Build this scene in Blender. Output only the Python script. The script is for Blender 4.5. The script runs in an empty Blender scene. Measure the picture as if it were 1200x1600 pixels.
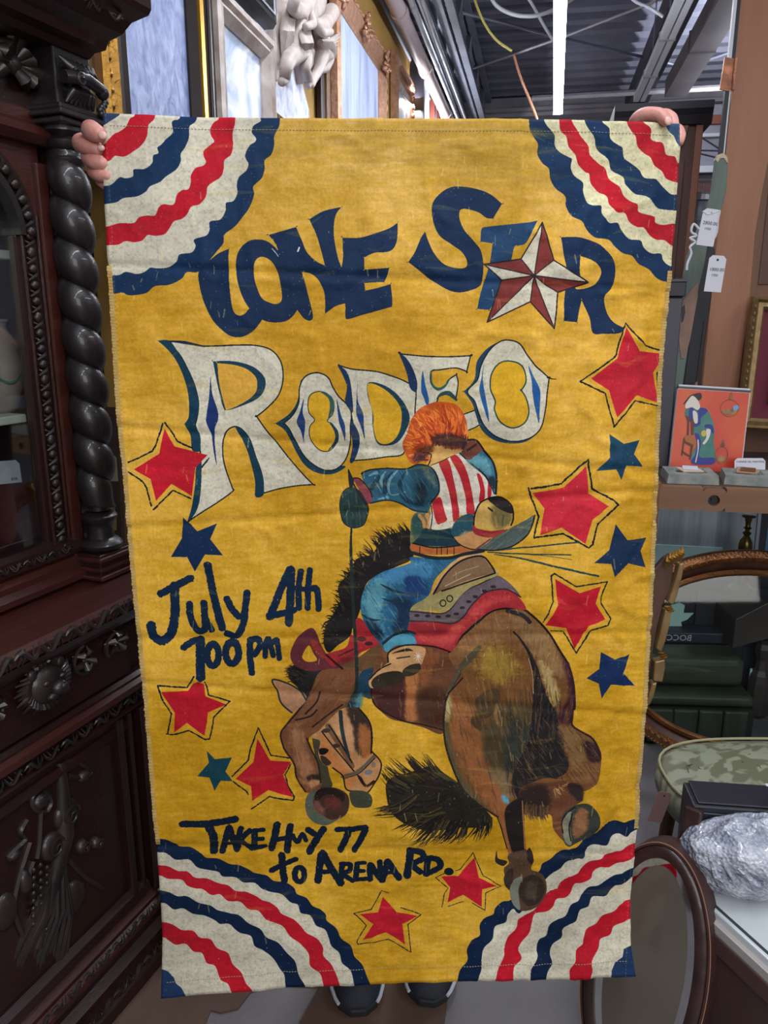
import bpy, bmesh, math, random
import numpy as np
from mathutils import Vector, Matrix

# ---------------------------------------------------------------- camera
W, H, F = 1200.0, 1600.0, 1200.0
PITCH = math.atan(300.0 / F)
CAM_H = 1.5
cp, sp = math.cos(PITCH), math.sin(PITCH)
scene = bpy.context.scene
cam_d = bpy.data.cameras.new('camera'); cam = bpy.data.objects.new('camera', cam_d)
scene.collection.objects.link(cam)
cam_d.sensor_fit = 'VERTICAL'; cam_d.sensor_height = 24.0; cam_d.lens = 24.0 * F / H
cam.location = (0, 0, CAM_H); cam.rotation_euler = (math.pi / 2 - PITCH, 0, 0)
cam_d.clip_start = 0.05
scene.camera = cam
scene.view_settings.view_transform = 'Standard'; scene.view_settings.look = 'None'
scene.view_settings.gamma = 1.0; scene.view_settings.use_curve_mapping = False
scene.view_settings.exposure = -0.16

# ---------------------------------------------------------------- world and lights
world = bpy.data.worlds.new('world'); scene.world = world; world.use_nodes = True
world.node_tree.nodes['Background'].inputs[0].default_value = (0.75, 0.8, 0.9, 1)
world.node_tree.nodes['Background'].inputs[1].default_value = 0.16
def area_light(name, loc, rot, sx, sy, power, col):
    d = bpy.data.lights.new(name, 'AREA'); d.shape = 'RECTANGLE'; d.size = sx; d.size_y = sy
    d.energy = power; d.color = col
    o = bpy.data.objects.new(name, d); o.location = loc; o.rotation_euler = rot
    scene.collection.objects.link(o); return o
# the shop's rows of LED battens: unseen lamps facing down, each with an upward twin, and the shop window behind the photographer
def batten(x, y, z, p, up=.55):
    area_light('unseen_batten', (x, y, z), (0, 0, -.19), 0.16, 2.4, p, (0.90, 0.94, 1.0)); area_light('unseen_batten', (x, y, z + .1), (math.pi, 0, -.19), 0.16, 2.4, p * up, (0.90, 0.94, 1.0))
batten(0.25, 0.2, 3.0, 42); batten(2.9, 1.2, 3.3, 60, .15); batten(0.4, 8.3, 3.3, 90, .9); batten(3.2, 7.2, 3.3, 90, .9); batten(-.3, -2.6, 3.0, 50)
batten(0.15, 3.3, 3.6, 42, .9)  # added out of view to brighten the pictures on the left wall
area_light('shop_window', (1.2, -2.8, 2.2), (math.radians(80), 0, math.radians(14)), 2.4, 1.8, 84, (1.0, 0.97, 0.93))
# ---------------------------------------------------------------- modelling helpers
col = scene.collection
def S(r, g, b):
    f = lambda c: (c / 255.) / 12.92 if c / 255. <= .04045 else ((c / 255. + .055) / 1.055) ** 2.4
    return (f(r), f(g), f(b), 1)
MATS = {}
def mat(name, c, rough=.5, metal=0, c2=None, scale=8, stretch=(1, 1, 1), bump=0, bscale=40, spec=.5, coat=0, trans=0, detail=4, contrast=.5, emit=None):
    if name in MATS: return MATS[name]
    m = bpy.data.materials.new(name); m.use_nodes = True; nt = m.node_tree; p = nt.nodes['Principled BSDF']; MATS[name] = m
    p.inputs['Base Color'].default_value = c; p.inputs['Roughness'].default_value = rough; p.inputs['Metallic'].default_value = metal
    p.inputs['Specular IOR Level'].default_value = spec; p.inputs['Coat Weight'].default_value = coat; p.inputs['Transmission Weight'].default_value = trans
    tc = nt.nodes.new('ShaderNodeTexCoord'); mp = nt.nodes.new('ShaderNodeMapping'); mp.inputs['Scale'].default_value = stretch
    nt.links.new(tc.outputs['Object'], mp.inputs[0])
    if c2:
        n = nt.nodes.new('ShaderNodeTexNoise'); n.inputs['Scale'].default_value = scale; n.inputs['Detail'].default_value = detail
        r = nt.nodes.new('ShaderNodeValToRGB'); r.color_ramp.elements[0].position = .5 - contrast * .4; r.color_ramp.elements[1].position = .5 + contrast * .4
        r.color_ramp.elements[0].color = c; r.color_ramp.elements[1].color = c2
        nt.links.new(mp.outputs[0], n.inputs['Vector']); nt.links.new(n.outputs['Fac'], r.inputs[0]); nt.links.new(r.outputs[0], p.inputs['Base Color'])
    if bump:
        n = nt.nodes.new('ShaderNodeTexNoise'); n.inputs['Scale'].default_value = bscale; n.inputs['Detail'].default_value = 5
        b = nt.nodes.new('ShaderNodeBump'); b.inputs['Strength'].default_value = bump; b.inputs['Distance'].default_value = .01
        nt.links.new(mp.outputs[0], n.inputs['Vector']); nt.links.new(n.outputs['Fac'], b.inputs['Height']); nt.links.new(b.outputs[0], p.inputs['Normal'])
    if emit: p.inputs['Emission Color'].default_value = emit[0]; p.inputs['Emission Strength'].default_value = emit[1]
    return m
class MB:
    def __init__(s): s.v = []; s.f = []
    def add(s, v, f):
        o = len(s.v); s.v += [tuple(map(float, p)) for p in v]; s.f += [tuple(o + i for i in q) for q in f]; return s
    def box(s, x0, x1, y0, y1, z0, z1, M=None):
        v = [(x, y, z) for z in (z0, z1) for y in (y0, y1) for x in (x0, x1)]
        if M is not None: v = [tuple(M @ Vector(p)) for p in v]
        return s.add(v, [(0, 2, 3, 1), (4, 5, 7, 6), (0, 1, 5, 4), (2, 6, 7, 3), (0, 4, 6, 2), (1, 3, 7, 5)])
    def bar(s, a, b, w, h, up=(0, 0, 1)):
        a = Vector(a); b = Vector(b); d = (b - a).normalized(); x = d.cross(Vector(up)); x = x.normalized() if x.length > 1e-4 else Vector((1, 0, 0)); z = x.cross(d)
        v = [p + x * (i * w / 2) + z * (j * h / 2) for p in (a, b) for j in (-1, 1) for i in (-1, 1)]
        return s.add(v, [(0, 1, 3, 2), (4, 6, 7, 5), (0, 4, 5, 1), (2, 3, 7, 6), (0, 2, 6, 4), (1, 5, 7, 3)])
    def tube(s, P, r, n=8, cap=True, flat=1.0, up=None):
        P = [Vector(p) for p in P]; R = [r] * len(P) if np.isscalar(r) else list(r); L = []; pu = Vector(up) if up else None
        for i, p in enumerate(P):
            d = (P[min(i + 1, len(P) - 1)] - P[max(i - 1, 0)])
            d = d.normalized() if d.length > 1e-9 else Vector((0, 0, 1))
            if pu is None: pu = Vector((0, 0, 1)) if abs(d.z) < .9 else Vector((1, 0, 0))
            x = d.cross(pu); x = x.normalized() if x.length > 1e-5 else d.orthogonal().normalized()
            y = x.cross(d).normalized(); pu = y if up is None else pu
            L.append([p + x * (R[i] * math.cos(2 * math.pi * k / n)) + y * (R[i] * flat * math.sin(2 * math.pi * k / n)) for k in range(n)])
        v = [q for l in L for q in l]; f = [(i * n + k, i * n + (k + 1) % n, (i + 1) * n + (k + 1) % n, (i + 1) * n + k) for i in range(len(P) - 1) for k in range(n)]
        if cap: f += [tuple(range(n))[::-1], tuple((len(P) - 1) * n + k for k in range(n))]
        return s.add(v, f)
    def lathe(s, prof, c=(0, 0, 0), n=24, cap=True):
        v = [(c[0] + r * math.cos(2 * math.pi * k / n), c[1] + r * math.sin(2 * math.pi * k / n), c[2] + z) for r, z in prof for k in range(n)]
        f = [(i * n + k, i * n + (k + 1) % n, (i + 1) * n + (k + 1) % n, (i + 1) * n + k) for i in range(len(prof) - 1) for k in range(n)]
        if cap: f += [tuple(range(n))[::-1], tuple((len(prof) - 1) * n + k for k in range(n))]
        return s.add(v, f)
    def ball(s, c, r, n=12, m=8, M=None):
        r = (r, r, r) if np.isscalar(r) else r; v = []
        for i in range(m + 1):
            a = math.pi * i / m
            for k in range(n):
                b = 2 * math.pi * k / n; p = Vector((r[0] * math.sin(a) * math.cos(b), r[1] * math.sin(a) * math.sin(b), r[2] * math.cos(a)))
                if M is not None: p = M @ p
                v.append(Vector(c) + p)
        return s.add(v, [(i * n + k, (i + 1) * n + k, (i + 1) * n + (k + 1) % n, i * n + (k + 1) % n) for i in range(m) for k in range(n)])
    def prism(s, P, y0, y1, plane='xz'):
        f = (lambda p, y: (p[0], y, p[1])) if plane == 'xz' else (lambda p, y: (p[0], p[1], y)) if plane == 'xy' else (lambda p, y: (y, p[0], p[1]))
        n = len(P); return s.add([f(p, y0) for p in P] + [f(p, y1) for p in P], [tuple(range(n)), tuple(range(2 * n - 1, n - 1, -1))] + [(i, i + n, (i + 1) % n + n, (i + 1) % n) for i in range(n)])
    def mould(s, prof, a, b):
        """profile (out, z) swept along x from a to b, y = -out"""
        n = len(prof); v = [(x, -o, z) for x in (a, b) for o, z in prof]
        return s.add(v, [(i, (i + 1) % n, (i + 1) % n + n, i + n) for i in range(n)] + [tuple(range(n))[::-1], tuple(range(n, 2 * n))])
    def rectring(s, w, h, prof):
        """closed frame in the xz plane round a w x h opening; profile (outward, y)"""
        v = [(sx * (w / 2 + d), y, sz * (h / 2 + d)) for d, y in prof for sx, sz in ((-1, -1), (1, -1), (1, 1), (-1, 1))]; n = len(prof)
        return s.add(v, [(i * 4 + k, i * 4 + (k + 1) % 4, ((i + 1) % n) * 4 + (k + 1) % 4, ((i + 1) % n) * 4 + k) for i in range(n) for k in range(4)])
    def ovalring(s, a, b, prof, m=64, arc=None):
        v = []; n = len(prof)
        for d, y in prof:
            for k in range(m): t = 2 * math.pi * k / m; v.append(((a + d) * math.cos(t), y, (b + d) * math.sin(t)))
        return s.add(v, [(i * m + k, i * m + (k + 1) % m, ((i + 1) % n) * m + (k + 1) % m, ((i + 1) % n) * m + k) for i in range(n) for k in range(m)])
    def grid(s, f, nu, nv):
        return s.add([f(i / nu, j / nv) for j in range(nv + 1) for i in range(nu + 1)], [(j * (nu + 1) + i, j * (nu + 1) + i + 1, (j + 1) * (nu + 1) + i + 1, (j + 1) * (nu + 1) + i) for j in range(nv) for i in range(nu)])
def obj(name, mb, m, parent=None, smooth=False, bevel=0, loc=None, rot=None, fix=True, seg=2):
    me = bpy.data.meshes.new(name); me.from_pydata(mb.v, [], mb.f); me.validate()
    if fix:
        b = bmesh.new(); b.from_mesh(me); bmesh.ops.recalc_face_normals(b, faces=b.faces); b.to_mesh(me); b.free()
    if m: me.materials.append(m)
    o = bpy.data.objects.new(name, me); col.objects.link(o)
    if parent is not None: o.parent = parent
    if loc is not None: o.location = loc
    if rot is not None: o.rotation_euler = rot
    if smooth:
        me.polygons.foreach_set('use_smooth', [True] * len(me.polygons))
        try: me.set_sharp_from_angle(angle=math.radians(50))
        except Exception: pass
    if bevel:
        k = o.modifiers.new('bevel', 'BEVEL'); k.width = bevel; k.segments = seg; k.limit_method = 'ANGLE'
    return o
def thing(name, label, cat, loc=(0, 0, 0), rot=(0, 0, 0), group=None):
    o = bpy.data.objects.new(name, None); col.objects.link(o); o.location = loc; o.rotation_euler = rot; o.empty_display_size = .05
    o['label'] = label; o['category'] = cat
    if group: o['group'] = group
    return o
def tag(o, label, cat, group=None):
    o['label'] = label; o['category'] = cat
    if group: o['group'] = group
    return o
def struct(o): o['kind'] = 'structure'; return o
def stuff(o): o['kind'] = 'stuff'; return o
def dup(root, loc=None, rot=None, label=None, group=None):
    r = root.copy(); col.objects.link(r)
    if loc is not None: r.location = loc
    if rot is not None: r.rotation_euler = rot
    if label: r['label'] = label
    if group: r['group'] = group
    for ch in list(root.children):
        c = ch.copy(); col.objects.link(c); c.parent = r
        for g_ in ch.children: d = g_.copy(); col.objects.link(d); d.parent = c
    return r
def text(s, size, m, parent, loc, rot, ext=.0004, name='lettering', align='LEFT', font_scale=1):
    cu = bpy.data.curves.new(name, 'FONT'); cu.body = s; cu.size = size; cu.extrude = ext; cu.align_x = align; cu.resolution_u = 2
    t = bpy.data.objects.new(name, cu); col.objects.link(t)
    dg = bpy.context.evaluated_depsgraph_get(); me = bpy.data.meshes.new_from_object(t.evaluated_get(dg)); bpy.data.objects.remove(t)
    me.materials.clear(); me.materials.append(m); o = bpy.data.objects.new(name, me); col.objects.link(o); o.parent = parent; o.location = loc; o.rotation_euler = rot; return o
# ---------------------------------------------------------------- ray helpers (pixel of the 1200x1600 frame -> world)
def ray(px, py):
    x = (px - W / 2) / F; yc = (H / 2 - py) / F
    return np.array([x, cp + yc * sp, -sp + yc * cp])
CAM = np.array([0, 0, CAM_H])
def at_z(px, py, z):                 # point on the horizontal plane z
    r = ray(px, py); return CAM + r * ((z - CAM_H) / r[2])
def at_y(px, py, y):                 # point on the plane Y = y
    r = ray(px, py); return CAM + r * (y / r[1])
def at_plane(px, py, p0, n):
    r = ray(px, py); t = np.dot(np.array(p0) - CAM, n) / np.dot(r, n); return CAM + r * t
def at_depth(px, py, t): return CAM + ray(px, py) * t

# ---------------------------------------------------------------- the banner's plane, in metres
B_TL = at_depth(162, 177, 1.205); B_TR = at_depth(1060, 196, 1.253); B_BL = at_depth(254, 1557, 1.470)
B_U = (B_TR - B_TL); B_WID = np.linalg.norm(B_U); B_U = B_U / B_WID
_v = B_BL - B_TL; B_N = np.cross(B_U, _v); B_N /= np.linalg.norm(B_N)
B_V = np.cross(B_N, B_U)
if np.dot(B_V, _v) < 0: B_V = -B_V
if B_N[1] > 0: B_N = -B_N            # towards the camera
def to_banner(P):
    P = np.asarray(P, float)
    x = (P[:, 0] - W / 2) / F; yc = (H / 2 - P[:, 1]) / F
    R = np.stack([x, cp + yc * sp, -sp + yc * cp], 1)
    t = np.dot(B_TL - CAM, B_N) / (R @ B_N)
    Q = CAM + R * t[:, None] - B_TL
    return np.stack([Q @ B_U, Q @ B_V], 1)
MARG = 0.03
TW, TH = 1960, 3280                  # texels, 2 per millimetre
TEX_W, TEX_H = TW / 2000.0, TH / 2000.0
def tex(P):
    q = to_banner(P); return (q + MARG) * 2000.0

# ---------------------------------------------------------------- painting the canvas (numpy)
rng = np.random.RandomState(7)
def vnoise(h, w, cy, cx, seed):
    r = np.random.RandomState(seed); g = r.rand(cy + 2, cx + 2).astype(np.float32)
    y = np.linspace(0, cy, h, endpoint=False); x = np.linspace(0, cx, w, endpoint=False)
    yi = y.astype(int); xi = x.astype(int); fy = (y - yi).astype(np.float32); fx = (x - xi).astype(np.float32)
    fy = fy * fy * (3 - 2 * fy); fx = fx * fx * (3 - 2 * fx)
    a = g[yi] * (1 - fy[:, None]) + g[yi + 1] * fy[:, None]
    return a[:, xi] * (1 - fx) + a[:, xi + 1] * fx
def fbm(h, w, cy, cx, seed, octv=4):
    s = 0; t = 0; a = 1.0
    for k in range(octv):
        s = s + a * vnoise(h, w, cy * 2 ** k, cx * 2 ** k, seed + k * 13); t += a; a *= 0.55
    return s / t - 0.5
NA = fbm(TH, TW, 9, 6, 1, 6)                 # blotches
NB = fbm(TH, TW, 260, 40, 20, 3)             # streaks along the width
NC = fbm(TH, TW, 50, 300, 40, 3)             # streaks down
ND = (np.random.RandomState(5).rand(TH // 2, TW // 2).astype(np.float32) - 0.5).repeat(2, 0).repeat(2, 1)
NE = fbm(TH, TW, 500, 300, 60, 2)
yellow_a = np.array([202, 158, 50.]); yellow_b = np.array([186, 139, 32.]); yellow_c = np.array([188, 158, 84.])
yy = np.linspace(0, 1, TH, dtype=np.float32)[:, None]
img = np.empty((TH, TW, 3), np.float32)
k1 = np.clip(0.5 + NA * 3.4 + NB * .8, 0, 1); k2 = np.clip(1 - yy * 5.5, 0, 1) * 0.6
for c in range(3):
    v = yellow_a[c] * k1 + yellow_b[c] * (1 - k1)
    v = v * (1 - k2) + yellow_c[c] * k2
    img[..., c] = v * (1 + NA * 0.22 + NB * 0.10 + NC * 0.06 + ND * 0.03 + NE * .07)
img[..., 2] *= (1 + 0.30 * np.clip(NA * 2 + NB * 2 + NC * .6, -1, 1) + (0.18 - 0.5 * np.clip(yy - .25, 0, .35)))

def smooth(P, closed=True, n=6):
    P = np.asarray(P, float); N = len(P)
    if N < 3: return P
    out = []
    rngi = range(N) if closed else range(N - 1)
    for i in rngi:
        p0 = P[(i - 1) % N] if closed or i > 0 else P[i]; p1 = P[i]; p2 = P[(i + 1) % N]
        p3 = P[(i + 2) % N] if closed or i + 2 < N else P[(i + 1) % N]
        for t in np.arange(n) / n:
            out.append(0.5 * (2 * p1 + (p2 - p0) * t + (2 * p0 - 5 * p1 + 4 * p2 - p3) * t * t + (3 * p1 - p0 - 3 * p2 + p3) * t ** 3))
    if not closed: out.append(P[-1])
    return np.array(out)
def raster(T, pad=0):
    x0 = max(0, int(T[:, 0].min()) - pad); x1 = min(TW, int(T[:, 0].max()) + 2 + pad)
    y0 = max(0, int(T[:, 1].min()) - pad); y1 = min(TH, int(T[:, 1].max()) + 2 + pad)
    if x1 <= x0 or y1 <= y0: return None
    h, w = y1 - y0, x1 - x0
    A = np.zeros((h, w + 1), np.int32)
    a = T; b = np.roll(T, -1, 0)
    for (ax, ay), (bx, by) in zip(a, b):
        if ay == by: continue
        if ay > by: ax, ay, bx, by = bx, by, ax, ay
        r0 = max(int(math.ceil(ay - 0.5)), y0); r1 = min(int(math.ceil(by - 0.5)), y1)
        if r1 <= r0: continue
        rr = np.arange(r0, r1); xs = ax + (rr + 0.5 - ay) * (bx - ax) / (by - ay)
        xi = np.clip(np.ceil(xs - 0.5).astype(int) - x0, 0, w)
        A[rr - y0, xi] += 1
    return (np.cumsum(A, 1)[:, :w] % 2).astype(bool), x0, y0
def put(mask, x0, y0, col, alpha=1.0, vary=1.0, clip=None):
    h, w = mask.shape; sl = (slice(y0, y0 + h), slice(x0, x0 + w))
    m = mask.astype(np.float32) * alpha
    if clip is not None: m = m * clip[sl]
    k = 1 + vary * (NA[sl] * 0.34 + NB[sl] * 0.10 + NC[sl] * 0.07 + NE[sl] * 0.07)
    R = img[sl]
    for c in range(3): R[..., c] += (col[c] * k - R[..., c]) * m
def poly(P, col, sm=True, alpha=1.0, vary=1.0, clip=None, holes=()):
    T = tex(smooth(P) if sm else P); r = raster(T)
    if r is None: return
    m, x0, y0 = r
    for hp in holes:
        q = raster(tex(smooth(hp) if sm else hp)); hm, hx, hy = q
        ya, yb = max(y0, hy), min(y0 + m.shape[0], hy + hm.shape[0]); xa, xb = max(x0, hx), min(x0 + m.shape[1], hx + hm.shape[1])
        if yb > ya and xb > xa: m[ya - y0:yb - y0, xa - x0:xb - x0] &= ~hm[ya - hy:yb - hy, xa - hx:xb - hx]
    put(m, x0, y0, col, alpha, vary, clip)
def fullmask(P, sm=True):
    M = np.zeros((TH, TW), bool); m, x0, y0 = raster(tex(smooth(P) if sm else P)); M[y0:y0 + m.shape[0], x0:x0 + m.shape[1]] = m; return M
def box(a, r, ax):
    c = np.cumsum(a, ax, dtype=np.float64); z = np.zeros_like(np.take(c, [0], ax)); c = np.concatenate([z, c], ax)
    n = a.shape[ax]; i = np.arange(n); hi = np.minimum(i + r + 1, n); lo = np.maximum(i - r, 0)
    return ((np.take(c, hi, ax) - np.take(c, lo, ax)) / (2 * r + 1)).astype(np.float32)
def soft(P, col, r, alpha=1.0, clip=None, vary=1.0):
    """a soft brushed patch; r in photo pixels"""
    R = max(1, int(r * 2)); q = raster(tex(smooth(P)), pad=R * 2)
    if q is None: return
    m, x0, y0 = q; m = m.astype(np.float32)
    for _ in range(2): m = box(box(m, R, 0), R, 1)
    sl = (slice(y0, y0 + m.shape[0]), slice(x0, x0 + m.shape[1]))
    m = np.clip(m + m * (1 - m) * (NC[sl] + NB[sl] + NE[sl]) * 3.0, 0, 1)
    put(m, x0, y0, col, alpha, vary, clip)
def stroke(P, w, col, alpha=1.0, sm=True, vary=1.0, clip=None, w1=None, rough=0.0):
    """w in photo pixels (or a list per point)"""
    P = np.asarray(P, float)
    ws = np.full(len(P), float(w)) if np.isscalar(w) else np.asarray(w, float)
    if len(ws) != len(P): ws = np.interp(np.linspace(0, 1, len(P)), np.linspace(0, 1, len(ws)), ws)
    if sm and len(P) > 2:
        Q = smooth(P, False, 5); ws = np.interp(np.linspace(0, len(P) - 1, len(Q)), np.arange(len(P)), ws); P = Q
    T = tex(P); rad = ws * 1.02
    x0 = max(0, int((T[:, 0] - rad).min()) - 2); x1 = min(TW, int((T[:, 0] + rad).max()) + 3)
    y0 = max(0, int((T[:, 1] - rad).min()) - 2); y1 = min(TH, int((T[:, 1] + rad).max()) + 3)
    if x1 <= x0 or y1 <= y0: return
    M = np.zeros((y1 - y0, x1 - x0), bool)
    for i in range(len(T) - 1):
        a, b = T[i], T[i + 1]; r = max(rad[i], rad[i + 1])
        u0 = max(x0, int(min(a[0], b[0]) - r) - 1); u1 = min(x1, int(max(a[0], b[0]) + r) + 2)
        v0 = max(y0, int(min(a[1], b[1]) - r) - 1); v1 = min(y1, int(max(a[1], b[1]) + r) + 2)
        if u1 <= u0 or v1 <= v0: continue
        Y, X = np.mgrid[v0:v1, u0:u1].astype(np.float32); X += .5; Y += .5
        d = b - a; L = max(1e-6, float(d @ d)); t = np.clip(((X - a[0]) * d[0] + (Y - a[1]) * d[1]) / L, 0, 1)
        dist = np.hypot(X - a[0] - t * d[0], Y - a[1] - t * d[1]); rr = rad[i] + t * (rad[i + 1] - rad[i])
        if rough: rr = rr * (1 + rough * (NE[v0:v1, u0:u1] * 3))
        M[v0 - y0:v1 - y0, u0 - x0:u1 - x0] |= dist < rr
    put(M, x0, y0, col, alpha, vary, clip)
def G(ox, oy, s): return lambda P: [(ox + x / s, oy + y / s) for x, y in P]
NAVY = (20, 48, 80); NAVYD = (14, 34, 62); TEAL = (20, 66, 78); RED = (174, 26, 42); CREAM = (198, 192, 172); YEL = (202, 156, 36)
MAROON = (122, 52, 48); INK = (14, 28, 34); CREAM2 = (208, 201, 164)

# --- bunting in the four corners
def bunting(g, corner, st, d0, d1, navy=NAVY, cream=CREAM):
    """stripes from the outside in: (colour, outer edge, inner edge); ends run past the hem along d0 and d1"""
    def ext(P):
        P = g(P); return [(P[0][0] + d0[0], P[0][1] + d0[1])] + P + [(P[-1][0] + d1[0], P[-1][1] + d1[1])]
    o = ext(st[0][1]); poly(smooth(o, False, 6).tolist() + [corner], cream, sm=False)
    for col, oe, ie in st:
        a = smooth(ext(oe), False, 6).tolist(); b = smooth(ext(ie), False, 6).tolist()
        poly(a + b[::-1], col, sm=False)
g = G(150, 170, 4)
bunting(g, (120, 140), [
 (NAVY, [(1150,60),(1145,110),(1115,175),(1115,230),(1095,290),(1055,325),(1055,380),(1035,440),(985,490),(990,540),(960,620),(920,680),(870,740),(805,790),(800,840),(760,890),(715,945),(640,1020),(570,1022),(540,1060),(490,1090),(440,1105),(370,1110),(320,1150),(250,1165),(200,1165),(170,1150),(120,1158),(90,1160)],
  [(1030,60),(1030,80),(985,110),(975,150),(1000,185),(995,210),(960,235),(935,290),(940,320),(955,350),(940,390),(895,430),(882,480),(885,530),(860,580),(815,592),(812,640),(780,695),(715,708),(712,760),(690,795),(615,820),(625,860),(600,900),(525,912),(505,955),(450,990),(380,998),(340,993),(310,1020),(260,1035),(190,1022),(150,1040),(85,1045)]),
 (RED, [(872,60),(870,100),(855,160),(858,230),(845,290),(805,325),(800,380),(780,430),(705,485),(690,550),(650,600),(600,615),(575,660),(540,690),(490,705),(460,750),(430,785),(370,795),(325,790),(290,825),(240,835),(185,828),(140,850),(72,855)],
  [(770,60),(735,90),(715,130),(720,170),(740,205),(715,230),(675,265),(675,300),(690,335),(670,360),(625,375),(595,420),(595,460),(580,505),(540,512),(508,540),(495,590),(475,605),(425,600),(395,620),(370,668),(320,668),(270,680),(235,715),(150,715),(62,738)]),
 (NAVY, [(632,60),(615,90),(585,115),(583,180),(560,240),(530,285),(532,330),(505,380),(440,425),(400,460),(340,488),(315,520),(260,550),(175,560),(130,585),(55,598)],
  [(525,60),(485,75),(475,95),(482,150),(440,190),(410,225),(385,245),(392,280),(360,295),(355,340),(310,378),(240,382),(235,425),(190,438),(150,432),(100,475),(48,485)]),
 (RED, [(372,42),(360,75),(330,105),(320,170),(290,225),(240,265),(180,300),(120,297),(90,325),(42,335)],
  [(245,42),(215,65),(190,115),(150,145),(110,165),(60,220),(42,228)]),
 ((44, 62, 92), [(155,28),(130,55),(90,80),(45,105)], [(60,28),(40,28),(36,40),(30,60)])], (2, -22), (-25, 2))
poly(g([(155,26),(130,55),(90,80),(30,110),(-20,60),(20,-30),(160,-20)]), (44, 62, 92), sm=False)
g = G(800, 170, 4)
bunting(g, (1095, 160), [
 (NAVY, [(102,68),(108,130),(130,180),(158,225),(155,285),(185,345),(225,380),(235,440),(270,500),(330,550),(335,610),(370,670),(430,705),(460,760),(520,810),(600,820),(640,865),(690,905),(745,920),(790,970),(850,1005),(890,1050),(930,1075),(985,1085)],
  [(195,70),(215,110),(262,165),(265,225),(290,270),(350,305),(370,320),(362,370),(385,420),(440,465),(440,520),(465,585),(500,610),(548,612),(555,660),(600,715),(655,715),(680,760),(730,815),(800,825),(820,870),(870,905),(925,908),(940,950),(985,985)]),
 (RED, [(290,70),(300,140),(335,175),(350,240),(390,290),(410,350),(455,398),(480,410),(490,470),(535,525),(585,555),(600,605),(650,650),(700,655),(730,710),(780,740),(820,745),(860,795),(900,820),(950,825),(1000,858)],
  [(368,75),(400,130),(430,180),(475,235),(485,290),(540,345),(580,380),(600,440),(665,490),(690,545),(740,585),(775,605),(785,645),(830,665),(880,680),(890,715),(940,728),(1010,720)]),
 (NAVY, [(448,75),(470,130),(510,185),(525,250),(570,300),(600,325),(620,385),(690,430),(705,480),(760,535),(820,550),(860,580),(900,625),(950,635),(1020,640)],
  [(560,78),(590,110),(605,130),(610,190),(660,230),(685,250),(695,310),(740,345),(790,385),(820,435),(890,450),(940,500),(985,535),(1030,540)]),
 (RED, [(708,85),(735,140),(765,180),(780,240),(830,290),(855,310),(880,360),(930,395),(960,440),(1030,465)],
  [(805,85),(850,120),(862,145),(860,190),(890,210),(935,220),(955,290),(1010,305),(1035,345)])], (-2, -22), (25, 3), cream=CREAM2)
poly(g([(950,100),(975,145),(1005,175),(1020,215),(1035,245),(1100,245),(1100,40),(940,40)]), (50, 74, 104), sm=False)
g = G(230, 1250, 1200 / 360.)
bunting(g, (225, 1590), [
 (NAVYD, [(50,195),(100,200),(150,222),(170,240),(230,245),(280,270),(310,295),(370,300),(430,328),(480,335),(530,360),(560,378),(620,388),(660,420),(720,430),(765,460),(780,490),(830,510),(860,550),(900,570),(930,600),(935,630),(985,670),(1010,720),(1060,760),(1080,820),(1120,860),(1145,920),(1165,965)],
  [(55,265),(100,270),(150,305),(220,305),(260,345),(310,358),(370,370),(395,395),(460,398),(500,425),(560,430),(600,460),(640,475),(700,490),(745,530),(785,545),(800,590),(850,605),(880,655),(925,675),(945,720),(960,765),(1000,800),(1015,850),(1060,890),(1080,965)]),
 (RED, [(60,330),(110,340),(160,365),(210,370),(250,400),(310,405),(370,430),(420,440),(460,468),(520,475),(570,500),(600,520),(640,530),(680,560),(700,590),(760,620),(800,660),(830,695),(880,720),(915,770),(918,815),(960,860),(985,910),(1005,965)],
  [(65,385),(110,405),(180,410),(210,440),(250,455),(290,460),(335,490),(380,487),(420,520),(480,525),(530,565),(580,575),(620,620),(670,640),(710,665),(745,715),(800,750),(840,800),(850,860),(900,900),(920,965)]),
 (NAVYD, [(72,462),(120,475),(160,495),(210,495),(270,530),(330,545),(370,570),(430,585),(480,600),(530,640),(590,670),(620,715),(680,745),(720,790),(770,840),(790,910),(825,965)],
  [(75,530),(100,535),(140,565),(190,560),(240,590),(300,600),(350,620),(380,640),(430,645),(480,690),(540,710),(560,760),(600,780),(650,820),(690,880),(715,910),(722,965)]),
 (RED, [(80,632),(130,645),(180,675),(240,680),(275,715),(330,725),(365,775),(420,800),(445,860),(490,900),(515,950),(550,990)],
  [(85,715),(110,730),(150,755),(200,750),(240,790),(285,800),(310,850),(355,865),(380,930),(420,955),(440,995)])], (-22, -3), (8, 25))
poly(g([(0,870),(78,880),(110,890),(140,920),(150,950),(180,975),(205,1020),(215,1100),(0,1100)]), (36, 58, 96), sm=False)
g = G(660, 1250, 1200 / 340.)
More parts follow.
